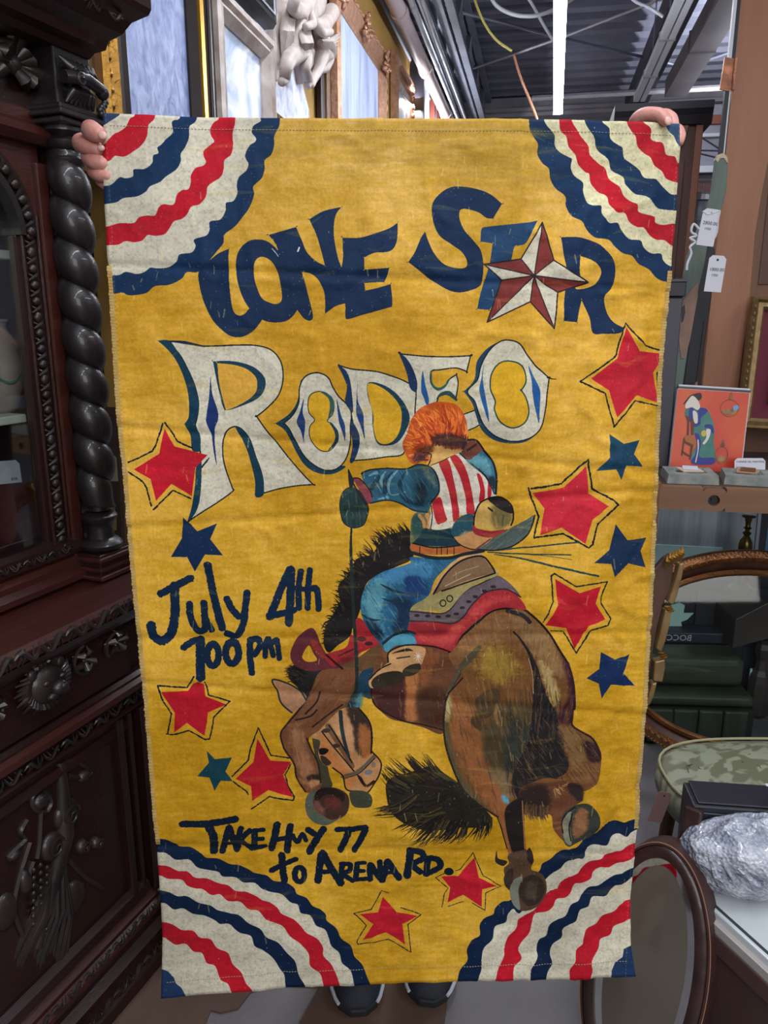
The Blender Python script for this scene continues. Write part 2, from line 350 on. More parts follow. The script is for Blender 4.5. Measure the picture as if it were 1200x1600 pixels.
bunting(g, (1020, 1560), [
 (NAVYD, [(1190,95),(1140,108),(1110,120),(1060,112),(1000,140),(960,180),(900,210),(850,258),(780,270),(740,295),(700,325),(660,350),(640,390),(560,470),(490,548),(440,560),(400,595),(390,625),(340,650),(315,690),(315,740),(270,770),(245,820),(248,880),(210,930),(192,995)],
  [(1190,155),(1150,175),(1125,200),(1080,180),(1040,195),(1010,245),(950,245),(910,265),(890,320),(840,325),(790,335),(760,375),(720,400),(690,425),(610,520),(540,620),(500,598),(470,625),(460,675),(400,700),(385,760),(340,810),(325,870),(325,930),(305,990)]),
 (RED, [(1190,235),(1140,250),(1100,272),(1060,275),(1010,300),(980,325),(920,340),(880,370),(855,405),(800,425),(760,460),(745,490),(700,510),(660,545),(620,610),(560,640),(530,660),(515,710),(470,760),(452,820),(450,860),(420,920),(400,990)],
  [(1190,300),(1140,330),(1090,340),(1060,355),(1030,375),(980,375),(945,400),(930,440),(880,462),(840,465),(820,515),(790,540),(740,550),(720,590),(690,612),(625,630),(605,680),(590,735),(545,790),(530,830),(548,880),(505,920),(498,990)]),
 (NAVYD, [(1180,370),(1140,385),(1110,400),(1060,420),(1010,450),(970,478),(920,490),(880,530),(860,560),(820,580),(790,640),(740,660),(700,690),(685,750),(645,775),(632,830),(635,870),(600,920),(592,985)],
  [(1170,420),(1120,460),(1070,475),(1040,500),(1010,535),(940,540),(915,590),(870,610),(850,670),(810,690),(775,715),(770,765),(720,800),(705,850),(715,900),(690,940),(678,985)]),
 (RED, [(1160,558),(1110,570),(1065,620),(1000,645),(965,690),(910,720),(890,770),(885,800),(850,830),(840,885),(810,930),(808,980)],
  [(1150,660),(1110,680),(1060,705),(1040,750),(985,775),(970,820),(930,880),(932,930),(918,980)])], (25, -4), (-4, 25))
poly(g([(1200,790),(1150,800),(1110,820),(1100,860),(1060,890),(1040,930),(1035,970),(1035,1060),(1260,1060)]), (34, 54, 88), sm=False)

# --- the word LONE
g = G(290, 290, 1200 / 340.)
LN = (20, 42, 72)
for P, hs in [
 ([(242,350),(242,350),(185,375),(140,410),(95,440),(72,485),(80,560),(105,650),(150,740),(200,795),(250,830),(310,835),(370,805),(410,760),(425,730),(400,700),(355,680),(330,705),(300,718),(270,700),(255,650),(245,560),(240,470),(238,400)], []),
 ([(410,300),(350,310),(300,355),(280,420),(285,510),(310,600),(340,660),(390,720),(450,750),(510,755),(560,745),(600,710),(620,660),(600,540),(560,440),(510,360),(460,315)], [[(415,395),(385,420),(377,480),(390,550),(420,620),(460,645),(500,655),(530,635),(530,580),(515,500),(490,440),(455,405)]]),
 ([(460,275),(460,275),(610,232),(610,232),(640,300),(670,370),(720,420),(768,443),(768,443),(750,370),(720,270),(683,190),(683,190),(760,145),(860,120),(860,120),(830,160),(818,220),(820,300),(840,400),(870,490),(890,650),(890,650),(830,665),(768,708),(768,708),(770,650),(762,580),(730,520),(690,485),(640,475),(640,475),(660,540),(680,620),(700,700),(700,735),(680,745),(650,730),(610,680),(560,640),(530,560),(525,450),(505,340)], []),
 ([(865,290),(865,290),(960,290),(1050,265),(1120,240),(1168,208),(1168,208),(1165,300),(1145,350),(1110,370),(1040,375),(985,400),(985,400),(985,465),(985,465),(1060,460),(1122,455),(1122,455),(1110,500),(1095,535),(1095,535),(1040,535),(985,540),(985,540),(990,580),(990,580),(1060,565),(1130,545),(1130,545),(1140,640),(1135,670),(1135,670),(1060,690),(970,715),(905,735),(882,728),(880,650),(860,480),(868,400)], [])]:
    poly(g(P), LN, holes=[g(q) for q in hs])
stroke(g([(478,350),(498,372),(512,392)]), 1.2, (170, 180, 185)); stroke(g([(628,345),(620,365)]), 2.5, (200, 205, 205))
# --- the word STAR
g = G(630, 280, 1200 / 360.)
poly(g([(405,262),(440,250),(530,240),(640,230),(698,217),(698,217),(670,270),(635,335),(600,348),(575,355),(560,420),(550,520),(500,600),(450,680),(450,680),(385,675),(385,675),(400,600),(430,500),(450,430),(462,338),(462,338),(400,328),(400,328)]), (34, 66, 100))
poly(g([(290,40),(370,50),(450,80),(512,132),(512,132),(465,208),(465,208),(430,205),(390,175),(330,158),(295,165),(290,210),(315,270),(360,320),(400,370),(415,440),(412,510),(400,555),(350,580),(290,590),(230,575),(160,535),(100,490),(25,435),(25,435),(60,380),(90,310),(112,278),(112,278),(130,330),(160,390),(210,445),(270,465),(320,462),(330,430),(300,380),(250,345),(190,300),(160,245),(148,180),(155,120),(200,70),(245,45)]), LN)
poly(g([(818,305),(818,305),(900,305),(980,325),(1050,370),(1095,430),(1103,500),(1085,570),(1048,610),(1060,690),(1095,745),(1150,775),(1150,775),(1130,800),(1050,805),(990,800),(970,720),(930,630),(930,630),(915,690),(905,745),(905,745),(835,738),(835,738),(835,650),(845,560),(845,470),(830,380)]), LN,
     holes=[g([(918,402),(918,402),(975,422),(1022,462),(1028,500),(1000,545),(950,568),(905,573),(900,560),(925,540),(912,480)])])
c0 = (680, 503); tips = [(722,228),(960,538),(788,778),(438,745),(418,445)]; inn = [(778,425),(805,590),(662,638),(512,525),(610,418)]
for i in range(5):
    prev = inn[i - 1]; a, b = CREAM, MAROON
    poly(g([prev, tips[i], c0]), a, sm=False); poly(g([tips[i], inn[i], c0]), b, sm=False)
ring = []
for i in range(5): ring += [tips[i], inn[i]]
for i in range(10):
    stroke(g([ring[i], ring[(i + 1) % 10]]), 2.2, (40, 32, 36), sm=False); stroke(g([c0, ring[i]]), 2.0, (50, 38, 40), sm=False)

# --- the word RODEO
SH = (18, 56, 74)
g = G(190, 520, 4)
def outline(P, w=1.8, col=INK, closed=True):
    w = w * 1.2 if np.isscalar(w) else w
    Q = smooth(P, closed, 6); Q = np.vstack([Q, Q[:1]]) if closed else Q
    stroke(Q, w, col, sm=False)
WR = [(290,55),(290,55),(400,60),(500,82),(600,82),(720,78),(840,80),(930,105),(985,160),(1008,230),(1005,320),(975,400),(910,470),(845,522),(845,522),(900,600),(980,700),(1060,800),(1140,890),(1198,948),(1198,948),(1100,955),(1000,970),(885,1002),(885,1002),(885,930),(870,860),(840,780),(810,690),(770,620),(715,585),(660,610),(635,670),(632,760),(650,850),(690,965),(695,990),(600,1060),(520,1110),(425,1172),(425,1172),(470,1100),(490,1000),(495,850),(490,740),(480,650),(460,575),(460,575),(478,500),(480,420),(455,320),(410,220),(360,130)]
poly(g(WR), CREAM); outline(g(WR))
for P in ([(228,50),(228,50),(300,50),(360,130),(410,220),(455,320),(480,420),(478,500),(455,572),(455,572),(490,650),(490,745),(490,745),(440,735),(430,650),(392,570),(392,570),(420,520),(420,400),(390,280),(340,170),(290,105)],
          [(497,830),(490,1000),(470,1110),(430,1165),(412,1178),(412,1178),(440,1080),(460,950),(465,840)],
          [(715,585),(770,620),(810,690),(840,780),(870,860),(885,930),(890,1000),(870,1025),(835,1020),(835,930),(805,800),(770,700),(715,600)]): poly(g(P), SH)
poly(g([(573,180),(573,180),(650,175),(740,185),(830,216),(892,275),(900,330),(875,388),(820,428),(700,475),(645,484),(645,484),(628,440),(600,320)]), SH)
poly(g([(600,190),(600,190),(700,200),(780,225),(835,270),(850,320),(840,370),(790,420),(700,468),(652,482),(652,482),(636,420),(612,320)]), (196, 150, 60))
poly(g([(558,275),(568,380),(600,480),(603,545),(582,600),(582,700),(595,825),(575,750),(560,640),(530,560),(532,510),(548,400)]), (28, 50, 100))
stroke(g([(300,52),(400,62),(520,86)]), [2, 5, 2], NAVYD)
g = G(430, 520, 1200 / 440.)
DB = (34, 84, 140)
# O
O1 = [(180,170),(225,190),(245,230),(270,270),(310,310),(325,345),(320,400),(320,470),(300,540),(260,580),(210,585),(160,560),(120,520),(85,460),(60,410),(38,385),(38,385),(75,350),(100,300),(105,230),(130,185)]
poly(g([(110,200),(95,290),(60,345),(0,386),(0,386),(45,420),(85,500),(130,568),(190,600),(250,600),(300,570),(250,560),(150,520),(110,400),(120,250)]), SH)
poly(g(O1), CREAM); outline(g(O1))
poly(g([(185,250),(150,265),(140,300),(145,340),(168,370),(150,395),(145,430),(160,470),(190,500),(225,505),(255,480),(262,430),(245,390),(222,375),(245,345),(250,300),(225,262)]), YEL)
outline(g([(185,250),(150,265),(140,300),(145,340),(168,370),(150,395),(145,430),(160,470),(190,500),(225,505),(255,480),(262,430),(245,390),(222,375),(245,345),(250,300),(225,262)]), 1.2)
stroke(g([(195,252),(232,275),(243,312),(228,362)]), [1, 6, 8, 2], (48, 88, 80)); stroke(g([(235,385),(260,420),(260,462),(228,500)]), [2, 6, 6, 1], SH)
for P in ([(122,280),(118,340),(128,380),(122,450),(122,470),(110,420),(92,380),(105,340)], [(263,285),(280,350),(297,395),(298,458),(285,420),(270,370)]): poly(g(P), (28, 56, 110))
# D
DD = [(275,140),(275,140),(330,155),(430,165),(500,185),(560,210),(620,250),(610,330),(590,400),(560,460),(545,518),(470,530),(400,538),(328,545),(328,545),(345,500),(355,450),(335,400),(325,350),(325,330),(320,250),(305,180)]
poly(g(DD), CREAM); outline(g(DD))
for P in ([(266,138),(300,160),(318,200),(328,270),(332,335),(318,330),(298,290),(305,230),(285,175)], [(325,375),(357,430),(357,490),(335,548),(318,548),(330,480),(322,420)]): poly(g(P), (24, 48, 84))
poly(g([(395,215),(440,215),(500,245),(550,300),(574,360),(560,412),(520,468),(460,480),(430,462),(415,400),(412,330),(395,270)]), SH)
poly(g([(396,217),(440,226),(490,260),(530,310),(540,360),(530,420),(500,463),(460,474),(432,455),(418,400),(418,352),(398,270)]), YEL)
poly(g([(350,218),(352,290),(375,345),(378,400),(382,452),(365,400),(350,360),(345,330)]), (28, 56, 110))
# E
EE = [(535,90),(535,90),(640,100),(740,102),(832,98),(832,98),(815,165),(815,165),(770,150),(700,158),(665,165),(665,215),(690,240),(720,230),(740,200),(772,178),(772,178),(780,215),(770,278),(770,278),(740,262),(700,270),(690,290),(660,360),(600,360),(600,245),(575,180)]
poly(g(EE), CREAM); outline(g(EE))
poly(g([(528,86),(560,110),(590,160),(606,215),(600,252),(575,235),(563,180),(545,130)]), (24, 48, 84))
stroke(g([(665,168),(667,215),(692,240),(722,228),(745,196)]), [2, 3, 5, 4, 1], (40, 90, 80)); stroke(g([(688,282),(705,262),(740,258),(772,285)]), [1, 4, 8, 4], (30, 70, 70))
poly(g([(628,162),(640,220),(655,280),(650,316),(635,280),(622,240)]), DB)
poly(g([(780,350),(850,330),(880,390),(820,418)]), CREAM, sm=False); stroke(g([(795,350),(850,330)]), 2, INK); stroke(g([(825,415),(855,402),(882,384)]), 2, INK)
# O
poly(g([(985,28),(925,52),(882,90),(858,130),(848,200),(802,250),(802,250),(838,300),(855,350),(880,412),(930,455),(1000,472),(1070,462),(1100,420),(900,400),(870,250),(900,100)]), (30, 62, 84))
O2 = [(985,30),(1040,45),(1080,100),(1120,150),(1168,192),(1168,192),(1160,260),(1150,340),(1130,410),(1080,450),(1010,463),(940,440),(892,396),(866,340),(848,290),(818,250),(862,200),(878,140),(910,80),(945,45)]
poly(g(O2), CREAM); outline(g(O2))
O2h = [(990,120),(1040,130),(1065,160),(1070,210),(1050,245),(1050,245),(1070,280),(1080,340),(1060,385),(1010,405),(960,380),(935,330),(938,290),(918,240),(922,180),(950,135)]
poly(g(O2h), YEL); outline(g(O2h), 2.0, (36, 70, 60)); stroke(g([(1160,190),(1178,196),(1198,197)]), [2, 2, 1], INK)
for P in ([(890,136),(885,200),(895,260),(905,320),(912,380),(895,340),(880,290),(870,240),(880,190)], [(1082,140),(1105,190),(1130,250),(1128,310),(1125,384),(1110,330),(1098,270),(1095,210)]): poly(g(P), DB)

# --- stars
def star(g, P, col, w=0, out=(), ow=1.8):
    poly(g(P), col, sm=False)
    for o in out: stroke(g(o), ow * 1.4, INK, sm=False, rough=.5)
g = G(190, 520, 4)
star(g, [(265,600),(330,710),(535,765),(460,845),(440,1020),(310,945),(215,1050),(180,915),(75,855),(235,755)], RED,
     out=[[(255,565),(215,700),(190,740),(110,780),(40,810)], [(270,560),(350,680),(440,720)], [(40,870),(130,930),(155,970),(185,1080)], [(200,1105),(320,985),(430,1035)], [(545,785),(500,840)]])
g = G(230, 1040, 4.8)
star(g, [(105,195),(310,185),(345,135),(385,112),(425,135),(440,225),(595,290),(455,350),(450,420),(430,520),(300,425),(205,495),(210,350)], RED,
     out=[[(80,150),(180,158),(300,165),(355,75)], [(435,120),(465,215),(620,265),(500,385),(490,460),(470,545),(440,550),(315,480),(190,515),(145,510)], [(155,505),(185,355),(120,260),(80,150)]])
star(g, [(828,540),(925,700),(1080,715),(1020,810),(1095,975),(910,925),(790,1005),(780,890),(665,840),(800,710)], RED,
     out=[[(640,820),(760,700),(775,620),(835,460),(930,660),(1065,685)], [(1080,730),(1035,810),(1060,900),(1105,975),(1095,1000),(920,970),(785,1065)], [(760,960),(745,930),(650,860)]])
star(g, [(448,632),(510,695),(638,680),(590,785),(645,855),(555,850),(508,930),(470,830),(380,820),(465,720)], TEAL)
star(G(210, 790, 3.75), [(285,68),(370,150),(485,105),(445,195),(520,290),(415,285),(355,385),(310,300),(215,300),(280,190)], (18, 42, 74))
g = G(800, 500, 4)
star(g, [(715,45),(800,195),(960,212),(885,330),(915,520),(780,470),(660,610),(610,440),(495,365),(660,240)], (180, 36, 50),
     out=[[(640,235),(430,385),(585,460),(640,668),(770,505),(920,540),(910,330),(940,315)], [(945,195),(830,160),(710,20),(690,80),(655,215),(640,235)]])
star(g, [(612,715),(700,775),(798,750),(765,840),(818,915),(715,910),(685,1000),(655,935),(525,945),(612,860)], (26, 62, 84))
star(g, [(465,915),(480,1085),(605,1165),(500,1250),(460,1400),(305,1295),(175,1345),(205,1180),(130,1080),(325,1050)], (184, 40, 55),
     out=[[(105,1050),(130,1130),(170,1230),(135,1360),(320,1335),(480,1425),(505,1405),(535,1275),(660,1155),(640,1130),(500,1055),(475,870),(310,1025),(120,1055)]], ow=2.2)
star(g, [(648,1275),(720,1375),(840,1360),(800,1440),(832,1545),(725,1520),(640,1605),(620,1525),(515,1520),(610,1440)], (24, 46, 76))
star(G(640, 820, 4), [(910,340),(1060,425),(1195,385),(1160,490),(1222,590),(1115,630),(1030,775),(975,640),(845,625),(925,500)], RED,
     out=[[(905,305),(1040,385),(1235,355),(1195,450),(1195,490),(1255,585),(1235,625),(1130,655),(1040,800),(960,665),(880,662)], [(830,605),(895,480),(885,320),(905,305)]])
star(G(900, 1000, 4), [(150,70),(240,120),(330,85),(288,200),(365,282),(215,275),(160,365),(140,270),(62,235),(145,180)], (20, 44, 84))
g = G(540, 1320, 1200 / 260.)
star(g, [(930,92),(960,235),(1090,295),(985,320),(980,445),(850,365),(735,420),(755,310),(690,232),(810,220)], (176, 30, 46),
     out=[[(915,420),(1005,470),(1010,345),(1120,292),(990,220),(920,60),(830,170),(790,185)], [(720,205),(650,240),(740,315),(712,350),(695,450)], [(740,450),(850,415)]], ow=1.1)
star(g, [(268,380),(370,490),(520,520),(410,575),(430,720),(290,635),(125,690),(200,570),(100,505),(235,490)], (176, 30, 46),
     out=[[(60,497),(185,470),(225,400),(260,330),(310,350)], [(400,460),(545,510),(450,575),(470,770),(310,690),(90,720),(80,700),(150,580),(60,497)]], ow=1.3)

# --- brush lettering
IN = (14, 36, 60)
def write(g, s, L, col=IN, k=1.2):
    for w, P in L: stroke(g(P), w * k / s, col, rough=.12)
def ell(cx, cy, rx, ry): return [(cx + rx * math.cos(a * math.pi / 6), cy + ry * math.sin(a * math.pi / 6)) for a in range(13)]
write(G(210, 790, 3.75), 3.75, [
 (40, [(155,515),(240,470),(330,425)]), (50, [(235,470),(240,560),(238,650),(215,750),(160,790),(112,760),(100,700)]),
 (38, [(325,575),(332,650),(370,725),(415,720),(415,640),(408,570)]), (36, [(412,640),(435,690),(455,722)]),
 (42, [(430,348),(450,450),(475,560),(515,712)]), (38, [(543,545),(570,600),(610,645)]), (38, [(662,510),(650,600),(640,690),(600,758),(545,745)]),
 (36, [(290,828),(340,795),(390,780)]), (50, [(388,785),(388,880),(390,1002)]), (38, ell(462, 872, 34, 62)), (40, ell(575, 858, 38, 62)),
 (36, [(680,785),(678,880),(690,975)]), (34, [(685,785),(722,778),(738,815),(705,870)]), (30, [(768,880),(772,800),(790,785),(815,875)]), (30, [(812,800),(838,790),(850,890)]),
 (42, [(912,375),(870,460),(795,650)]), (38, [(790,645),(860,632),(935,612)]), (44, [(918,375),(915,500),(905,685)]), (34, [(975,385),(962,480),(965,600)]),
 (28, [(925,480),(985,490),(1050,490)]), (34, [(1028,380),(1018,480),(1015,600)]), (34, [(1025,490),(1068,490),(1080,605)])])
write(G(270, 1260, 1200 / 450.), 1200 / 450., [
 (24, [(42,68),(150,66),(262,46)]), (28, [(150,75),(172,120),(172,180)]), (22, [(208,182),(222,130),(238,82),(252,130),(268,176)]), (14, [(215,150),(255,148)]),
 (20, [(285,85),(275,130),(272,172)]), (20, [(322,95),(285,135),(330,172)]), (22, [(342,98),(340,170)]), (16, [(342,95),(378,92)]), (16, [(342,132),(375,130)]), (18, [(342,172),(385,162)]),
 (24, [(435,70),(425,120),(412,172)]), (24, [(490,78),(482,130),(478,180)]), (18, [(425,135),(485,128)]), (16, [(500,118),(520,145),(540,112),(555,138)]), (22, [(565,95),(590,110)]), (24, [(628,90),(600,130),(570,186)]),
 (20, [(685,92),(740,92)]), (24, [(735,92),(718,140),(700,178)]), (22, [(740,95),(800,84),(790,120),(758,180)]),
 (24, [(455,200),(458,260),(465,310)]), (20, [(412,265),(460,240),(512,218)]), (20, ell(528, 285, 20, 30)),
 (26, [(605,310),(612,250),(622,195),(655,250),(700,318)]), (18, [(612,275),(670,270)]), (20, [(706,240),(700,310)]), (18, [(702,238),(738,240),(735,268),(705,278),(748,308)]),
 (20, [(768,240),(762,302)]), (15, [(765,236),(800,232)]), (15, [(765,268),(795,266)]), (17, [(765,303),(812,300)]), (20, [(822,305),(822,240),(862,300),(862,232)]), (24, [(872,308),(888,262),(895,232),(915,262),(942,298)]), (15, [(882,280),(920,276)]),
 (26, [(990,185),(984,240),(976,286)]), (22, [(992,185),(1035,190),(1042,215),(1000,240),(1032,272)]), (24, [(1062,215),(1056,278)]), (22, [(1062,212),(1105,222),(1112,255),(1056,282)])], (14, 28, 46), 1.45)
poly(ell(701.5, 1362, 7.5, 6)[:-1], INK)
# --- the bucking horse and its rider
A = G(520, 610, 3.529); B = G(420, 820, 4); C = G(640, 820, 4); D = G(400, 1080, 4); E = G(660, 1060, 4)
def interp(P, t):
    P = np.asarray(P, float); d = np.r_[0, np.cumsum(np.hypot(*np.diff(P, axis=0).T))]; d /= d[-1]
    return np.array([np.interp(t, d, P[:, 0]), np.interp(t, d, P[:, 1])])
def strands(n, base, tip, w, cols, jb=3, jt=5, bend=.12, jit=.05, alpha=1.0):
    for i in range(n):
        t = rng.rand(); b = interp(base, t) + rng.randn(2) * jb
        e = interp(tip, min(1, max(0, t + rng.randn() * jit))) ; e = b + (e - b) * (.75 + .3 * rng.rand()) + rng.randn(2) * jt * .4
        d = e - b; m = (b + e) / 2 + np.array([-d[1], d[0]]) * bend * rng.uniform(.2, 1.3)
        stroke([b, m, e], [w, w * .8, .3], cols[rng.randint(len(cols))], alpha=alpha, vary=.6)
def brushy(mask, P0, P1, n, ln, w, cols, alpha=.5):
    """short paint strokes in the box P0-P1, following a flow field given by ln = function(x,y)->(dx,dy)"""
    for i in range(n):
        x = rng.uniform(P0[0], P1[0]); y = rng.uniform(P0[1], P1[1]); dx, dy = ln(x, y)
        s = rng.uniform(.6, 1.3); k = rng.uniform(-.15, .15)
        stroke([(x - dx * s, y - dy * s), (x + dy * k, y - dx * k), (x + dx * s, y + dy * s)], [w * .4, w, w * .3], cols[rng.randint(len(cols))], alpha=alpha * rng.uniform(.5, 1), clip=mask, vary=.6)
BR = (114, 76, 42); DK = (26, 20, 18); BLK = (22, 20, 22)
# tail
TL = [(40, 35, 27), (28, 26, 23), (60, 52, 34), (24, 22, 25), (74, 64, 40)]
TP = [(606,1218),(640,1205),(672,1196),(700,1212),(722,1226),(748,1254),(768,1277),(752,1290),(720,1292),(690,1296),(660,1296),(630,1284),(612,1268),(604,1245)]
poly(TP, (40, 35, 27))
for bp, tp, nn in (([(660,1215),(640,1225),(630,1235)], [(607,1181),(600,1195),(592,1208)], 26), ([(690,1215),(670,1212)], [(640,1177),(632,1180)], 18), ([(715,1225),(695,1215)], [(664,1174),(655,1182)], 20),
                   ([(650,1240),(650,1260)], [(583,1262),(586,1280)], 26), ([(660,1262),(690,1280),(740,1285),(765,1275)], [(612,1296),(648,1324),(690,1318),(762,1310)], 90),
                   ([(700,1245),(690,1275)], [(640,1255),(625,1285)], 26)):
    strands(nn, bp, tp, 3.0, TL, bend=-.1)
# mane
MN = [(30, 27, 25), (22, 20, 21), (48, 42, 34), (26, 22, 20)]
poly(B([(690,120),(740,70),(800,50),(905,50),(905,180),(880,225),(800,260),(700,305),(620,355),(590,420),(580,500),(550,590),(525,640),(505,700),(430,750),(375,795),(345,745),(350,650),(405,550),(445,480),(435,380),(520,285),(545,215),(640,185)]), (28, 25, 24))
strands(190, B([(880,80),(760,110),(660,220),(560,300),(500,420),(460,520),(400,620),(380,740)]), B([(850,-10),(695,20),(600,110),(545,180),(410,350),(390,520),(335,620),(330,735)]), 2.6, MN, jb=4, jit=.03)
poly(B([(130,905),(180,870),(330,895),(320,930),(260,1050),(230,1085),(180,1010),(130,955)]), (38, 36, 34))
strands(60, B([(200,980),(180,930),(210,890)]), B([(120,970),(95,905),(140,870)]), 2.4, MN, jb=4)
# barrel and neck
poly(B([(400,890),(560,820),(690,735),(760,780),(745,850),(640,940),(560,1010),(540,1120),(450,1200),(400,1100)]), (96, 68, 44))
poly(B([(565,920),(640,890),(690,900),(650,1000),(640,1085),(570,1080),(520,1200),(490,1240),(490,1130),(545,1010)]), (30, 58, 76))
soft(B([(560,1060),(590,1060),(560,1180),(520,1200)]), (60, 110, 124), 2)
barrel = [(600,1008),(660,1003),(702,1013),(740,962),(805,948),(760,1020),(704,1090),(693,1144),(662,1136),(635,1127),(612,1122),(595,1110),(583,1097),(579,1068)]
poly(barrel, (104, 66, 44)); bm = fullmask(barrel)
soft(B([(640,1000),(830,950),(850,1080),(860,1220),(640,1120)]), (66, 36, 34), 3, clip=bm)
soft(B([(860,935),(940,925),(920,1060),(930,1210),(850,1200),(860,1060)]), (152, 98, 58), 2, clip=bm)
soft(B([(900,760),(1060,790),(1020,900),(960,1000),(940,900)]), (124, 74, 46), 3, clip=bm)
soft(B([(940,1040),(1120,1030),(1110,1260),(950,1230)]), (72, 46, 34), 5, clip=bm)
brushy(bm, (580, 1000), (720, 1140), 90, lambda x, y: (2, 9), 3, [(130, 84, 54), (80, 48, 36), (96, 60, 42)], .5)
outline(B([(640,1010),(650,1100),(700,1150),(830,1215),(940,1240),(1120,1290)]), 1.8, DK, closed=False)
# rump and near hind leg
rump = C([(720,520),(850,655),(940,800),(985,860),(1015,980),(1028,1100)]) + E([(946,180),(938,270),(935,292),(1000,335),(1070,375),(1105,440),(1112,490),(1102,590),(1075,660),(1010,700),(960,700),(860,650),(780,670),(680,740),(640,800),(636,930),(645,1085),(600,1120),(545,1105),(528,1060),(490,920),(460,852),(350,782),(250,684),(185,545),(145,400),(130,250),(150,110)]) + C([(240,1040),(320,950),(262,860),(245,790),(330,690),(430,600),(520,535),(620,518)])
poly(rump, BR); rm = fullmask(rump)
soft(C([(240,780),(420,620),(560,560),(640,600),(500,720),(380,800),(260,900)]), (132, 92, 60), 8, clip=rm)
soft(C([(420,790),(560,760),(660,820),(680,930),(560,980),(440,920)]), (152, 122, 52), 9, clip=rm)
soft(C([(640,560),(800,620),(940,820),(960,960),(830,860),(730,760)]), (134, 104, 68), 6, clip=rm)
soft(C([(800,840),(870,900),(930,1050),(910,1140),(860,1050)]), (168, 146, 96), 3.5, clip=rm)
soft(C([(940,800),(990,870),(1035,1000),(1030,1200),(960,1260),(930,1180),(990,1040)]), (66, 34, 40), 3, clip=rm)
soft(E([(160,130),(260,120),(320,300),(400,380),(400,560),(520,700),(540,900),(460,860),(300,620),(180,420)]), (146, 92, 56), 6, clip=rm)
soft(E([(130,120),(170,120),(165,300),(200,480),(260,640),(400,800),(460,860),(300,780),(180,600),(120,360)]), (84, 78, 52), 3, clip=rm)
soft(E([(150,110),(180,130),(165,260),(140,250)]), (170, 158, 110), 2, clip=rm)
soft(E([(400,560),(520,560),(560,700),(540,770),(480,680)]), (120, 100, 70), 4, clip=rm)
soft(E([(490,725),(535,745),(540,775),(510,765)]), (90, 150, 170), 1.5, clip=rm)
poly(E([(350,100),(430,55),(480,80),(480,160),(430,225),(380,250),(420,330),(390,340),(300,270),(330,190),(325,130)]), (74, 58, 40), alpha=.9, clip=rm)
soft(E([(460,170),(560,150),(690,180),(690,440),(600,560),(520,570),(400,520),(380,330),(430,260)]), (78, 66, 44), 5, clip=rm)
soft(E([(520,300),(660,280),(640,520),(520,560)]), (56, 60, 54), 5, clip=rm)
soft(E([(440,230),(470,150),(480,260),(470,300)]), (140, 108, 70), 2, clip=rm)
poly(C([(648,662),(730,755),(795,880),(850,1055),(920,1175)]) + E([(842,250),(890,400),(905,560),(790,640),(700,690),(640,760),(590,740),(560,640),(585,540),(645,430),(672,300),(690,110),(692,10)]) + C([(770,950),(735,800)]), (34, 32, 34), clip=rm)
soft(E([(850,300),(960,330),(1060,390),(1040,480),(960,560),(900,480)]), (128, 96, 60), 4, clip=rm)
soft(E([(1000,380),(1090,420),(1110,500),(1050,520),(1010,450)]), (52, 32, 36), 3, clip=rm)
soft(E([(960,560),(1090,520),(1080,650),(1000,690),(930,640)]), (122, 84, 52), 3, clip=rm)
def flow(x, y): 
    a = math.radians(60 + (x - 700) * .25); return (9 * math.cos(a), 11 * math.sin(a))
brushy(rm, (690, 950), (900, 1150), 420, flow, 3.2, [(142, 104, 66), (110, 78, 46), (126, 96, 52), (100, 66, 44), (150, 116, 72)], .4)
brushy(rm, (700, 1090), (835, 1280), 220, lambda x, y: (3, 11), 3.0, [(120, 84, 54), (92, 74, 50), (60, 56, 46), (140, 98, 66), (70, 54, 42)], .45)
brushy(rm, (800, 1130), (935, 1240), 180, lambda x, y: (6, 8), 2.4, [(120, 92, 60), (60, 44, 38), (140, 104, 70), (44, 36, 34)], .5)
brushy(rm, (790, 1080), (880, 1240), 130, lambda x, y: (2, 12), 2.0, [(34, 34, 38), (44, 42, 40), (56, 50, 46)], .7)
# far hind leg, right
hl = E([(600,700),(700,640),(790,620),(900,640),(975,700),(990,760),(900,820),(872,880),(880,960),(910,1030),(860,990),(815,930),(800,850),(720,860),(640,820)])
poly(hl, (106, 66, 46)); hm = fullmask(hl)
soft(E([(600,700),(760,660),(800,780),(760,860),(640,840)]), (50, 38, 34), 4, clip=hm)
strands(70, E([(640,790),(720,800),(790,800)]), E([(650,880),(720,890),(790,870)]), 1.8, [(60, 44, 36), (80, 60, 44), (100, 74, 50)], jb=2)
strands(24, E([(830,690),(890,650)]), E([(850,750),(905,630)]), 1.3, [(200, 160, 110), (150, 110, 76)], jb=2)
soft(E([(900,650),(990,660),(1005,740),(970,760),(930,720)]), (52, 40, 38), 2)
hf = E([(872,850),(900,820),(965,782),(1040,780),(1095,840),(1106,900),(1070,975),(960,1030),(915,1044),(885,1020),(866,940)])
poly(hf, (58, 62, 54)); fm = fullmask(hf)
poly(E([(885,850),(930,830),(920,920),(930,1000),(925,1035),(890,1015),(870,940)]), (122, 122, 104), clip=fm)
soft(E([(960,830),(1010,800),(1035,860),(1020,940),(960,1000),(935,940)]), (136, 96, 66), 2.5, clip=fm)
outline(E([(875,960),(868,900),(885,850),(950,800)]), 2, DK, closed=False); stroke(E([(930,840),(915,930),(925,1010)]), 2.5, DK)
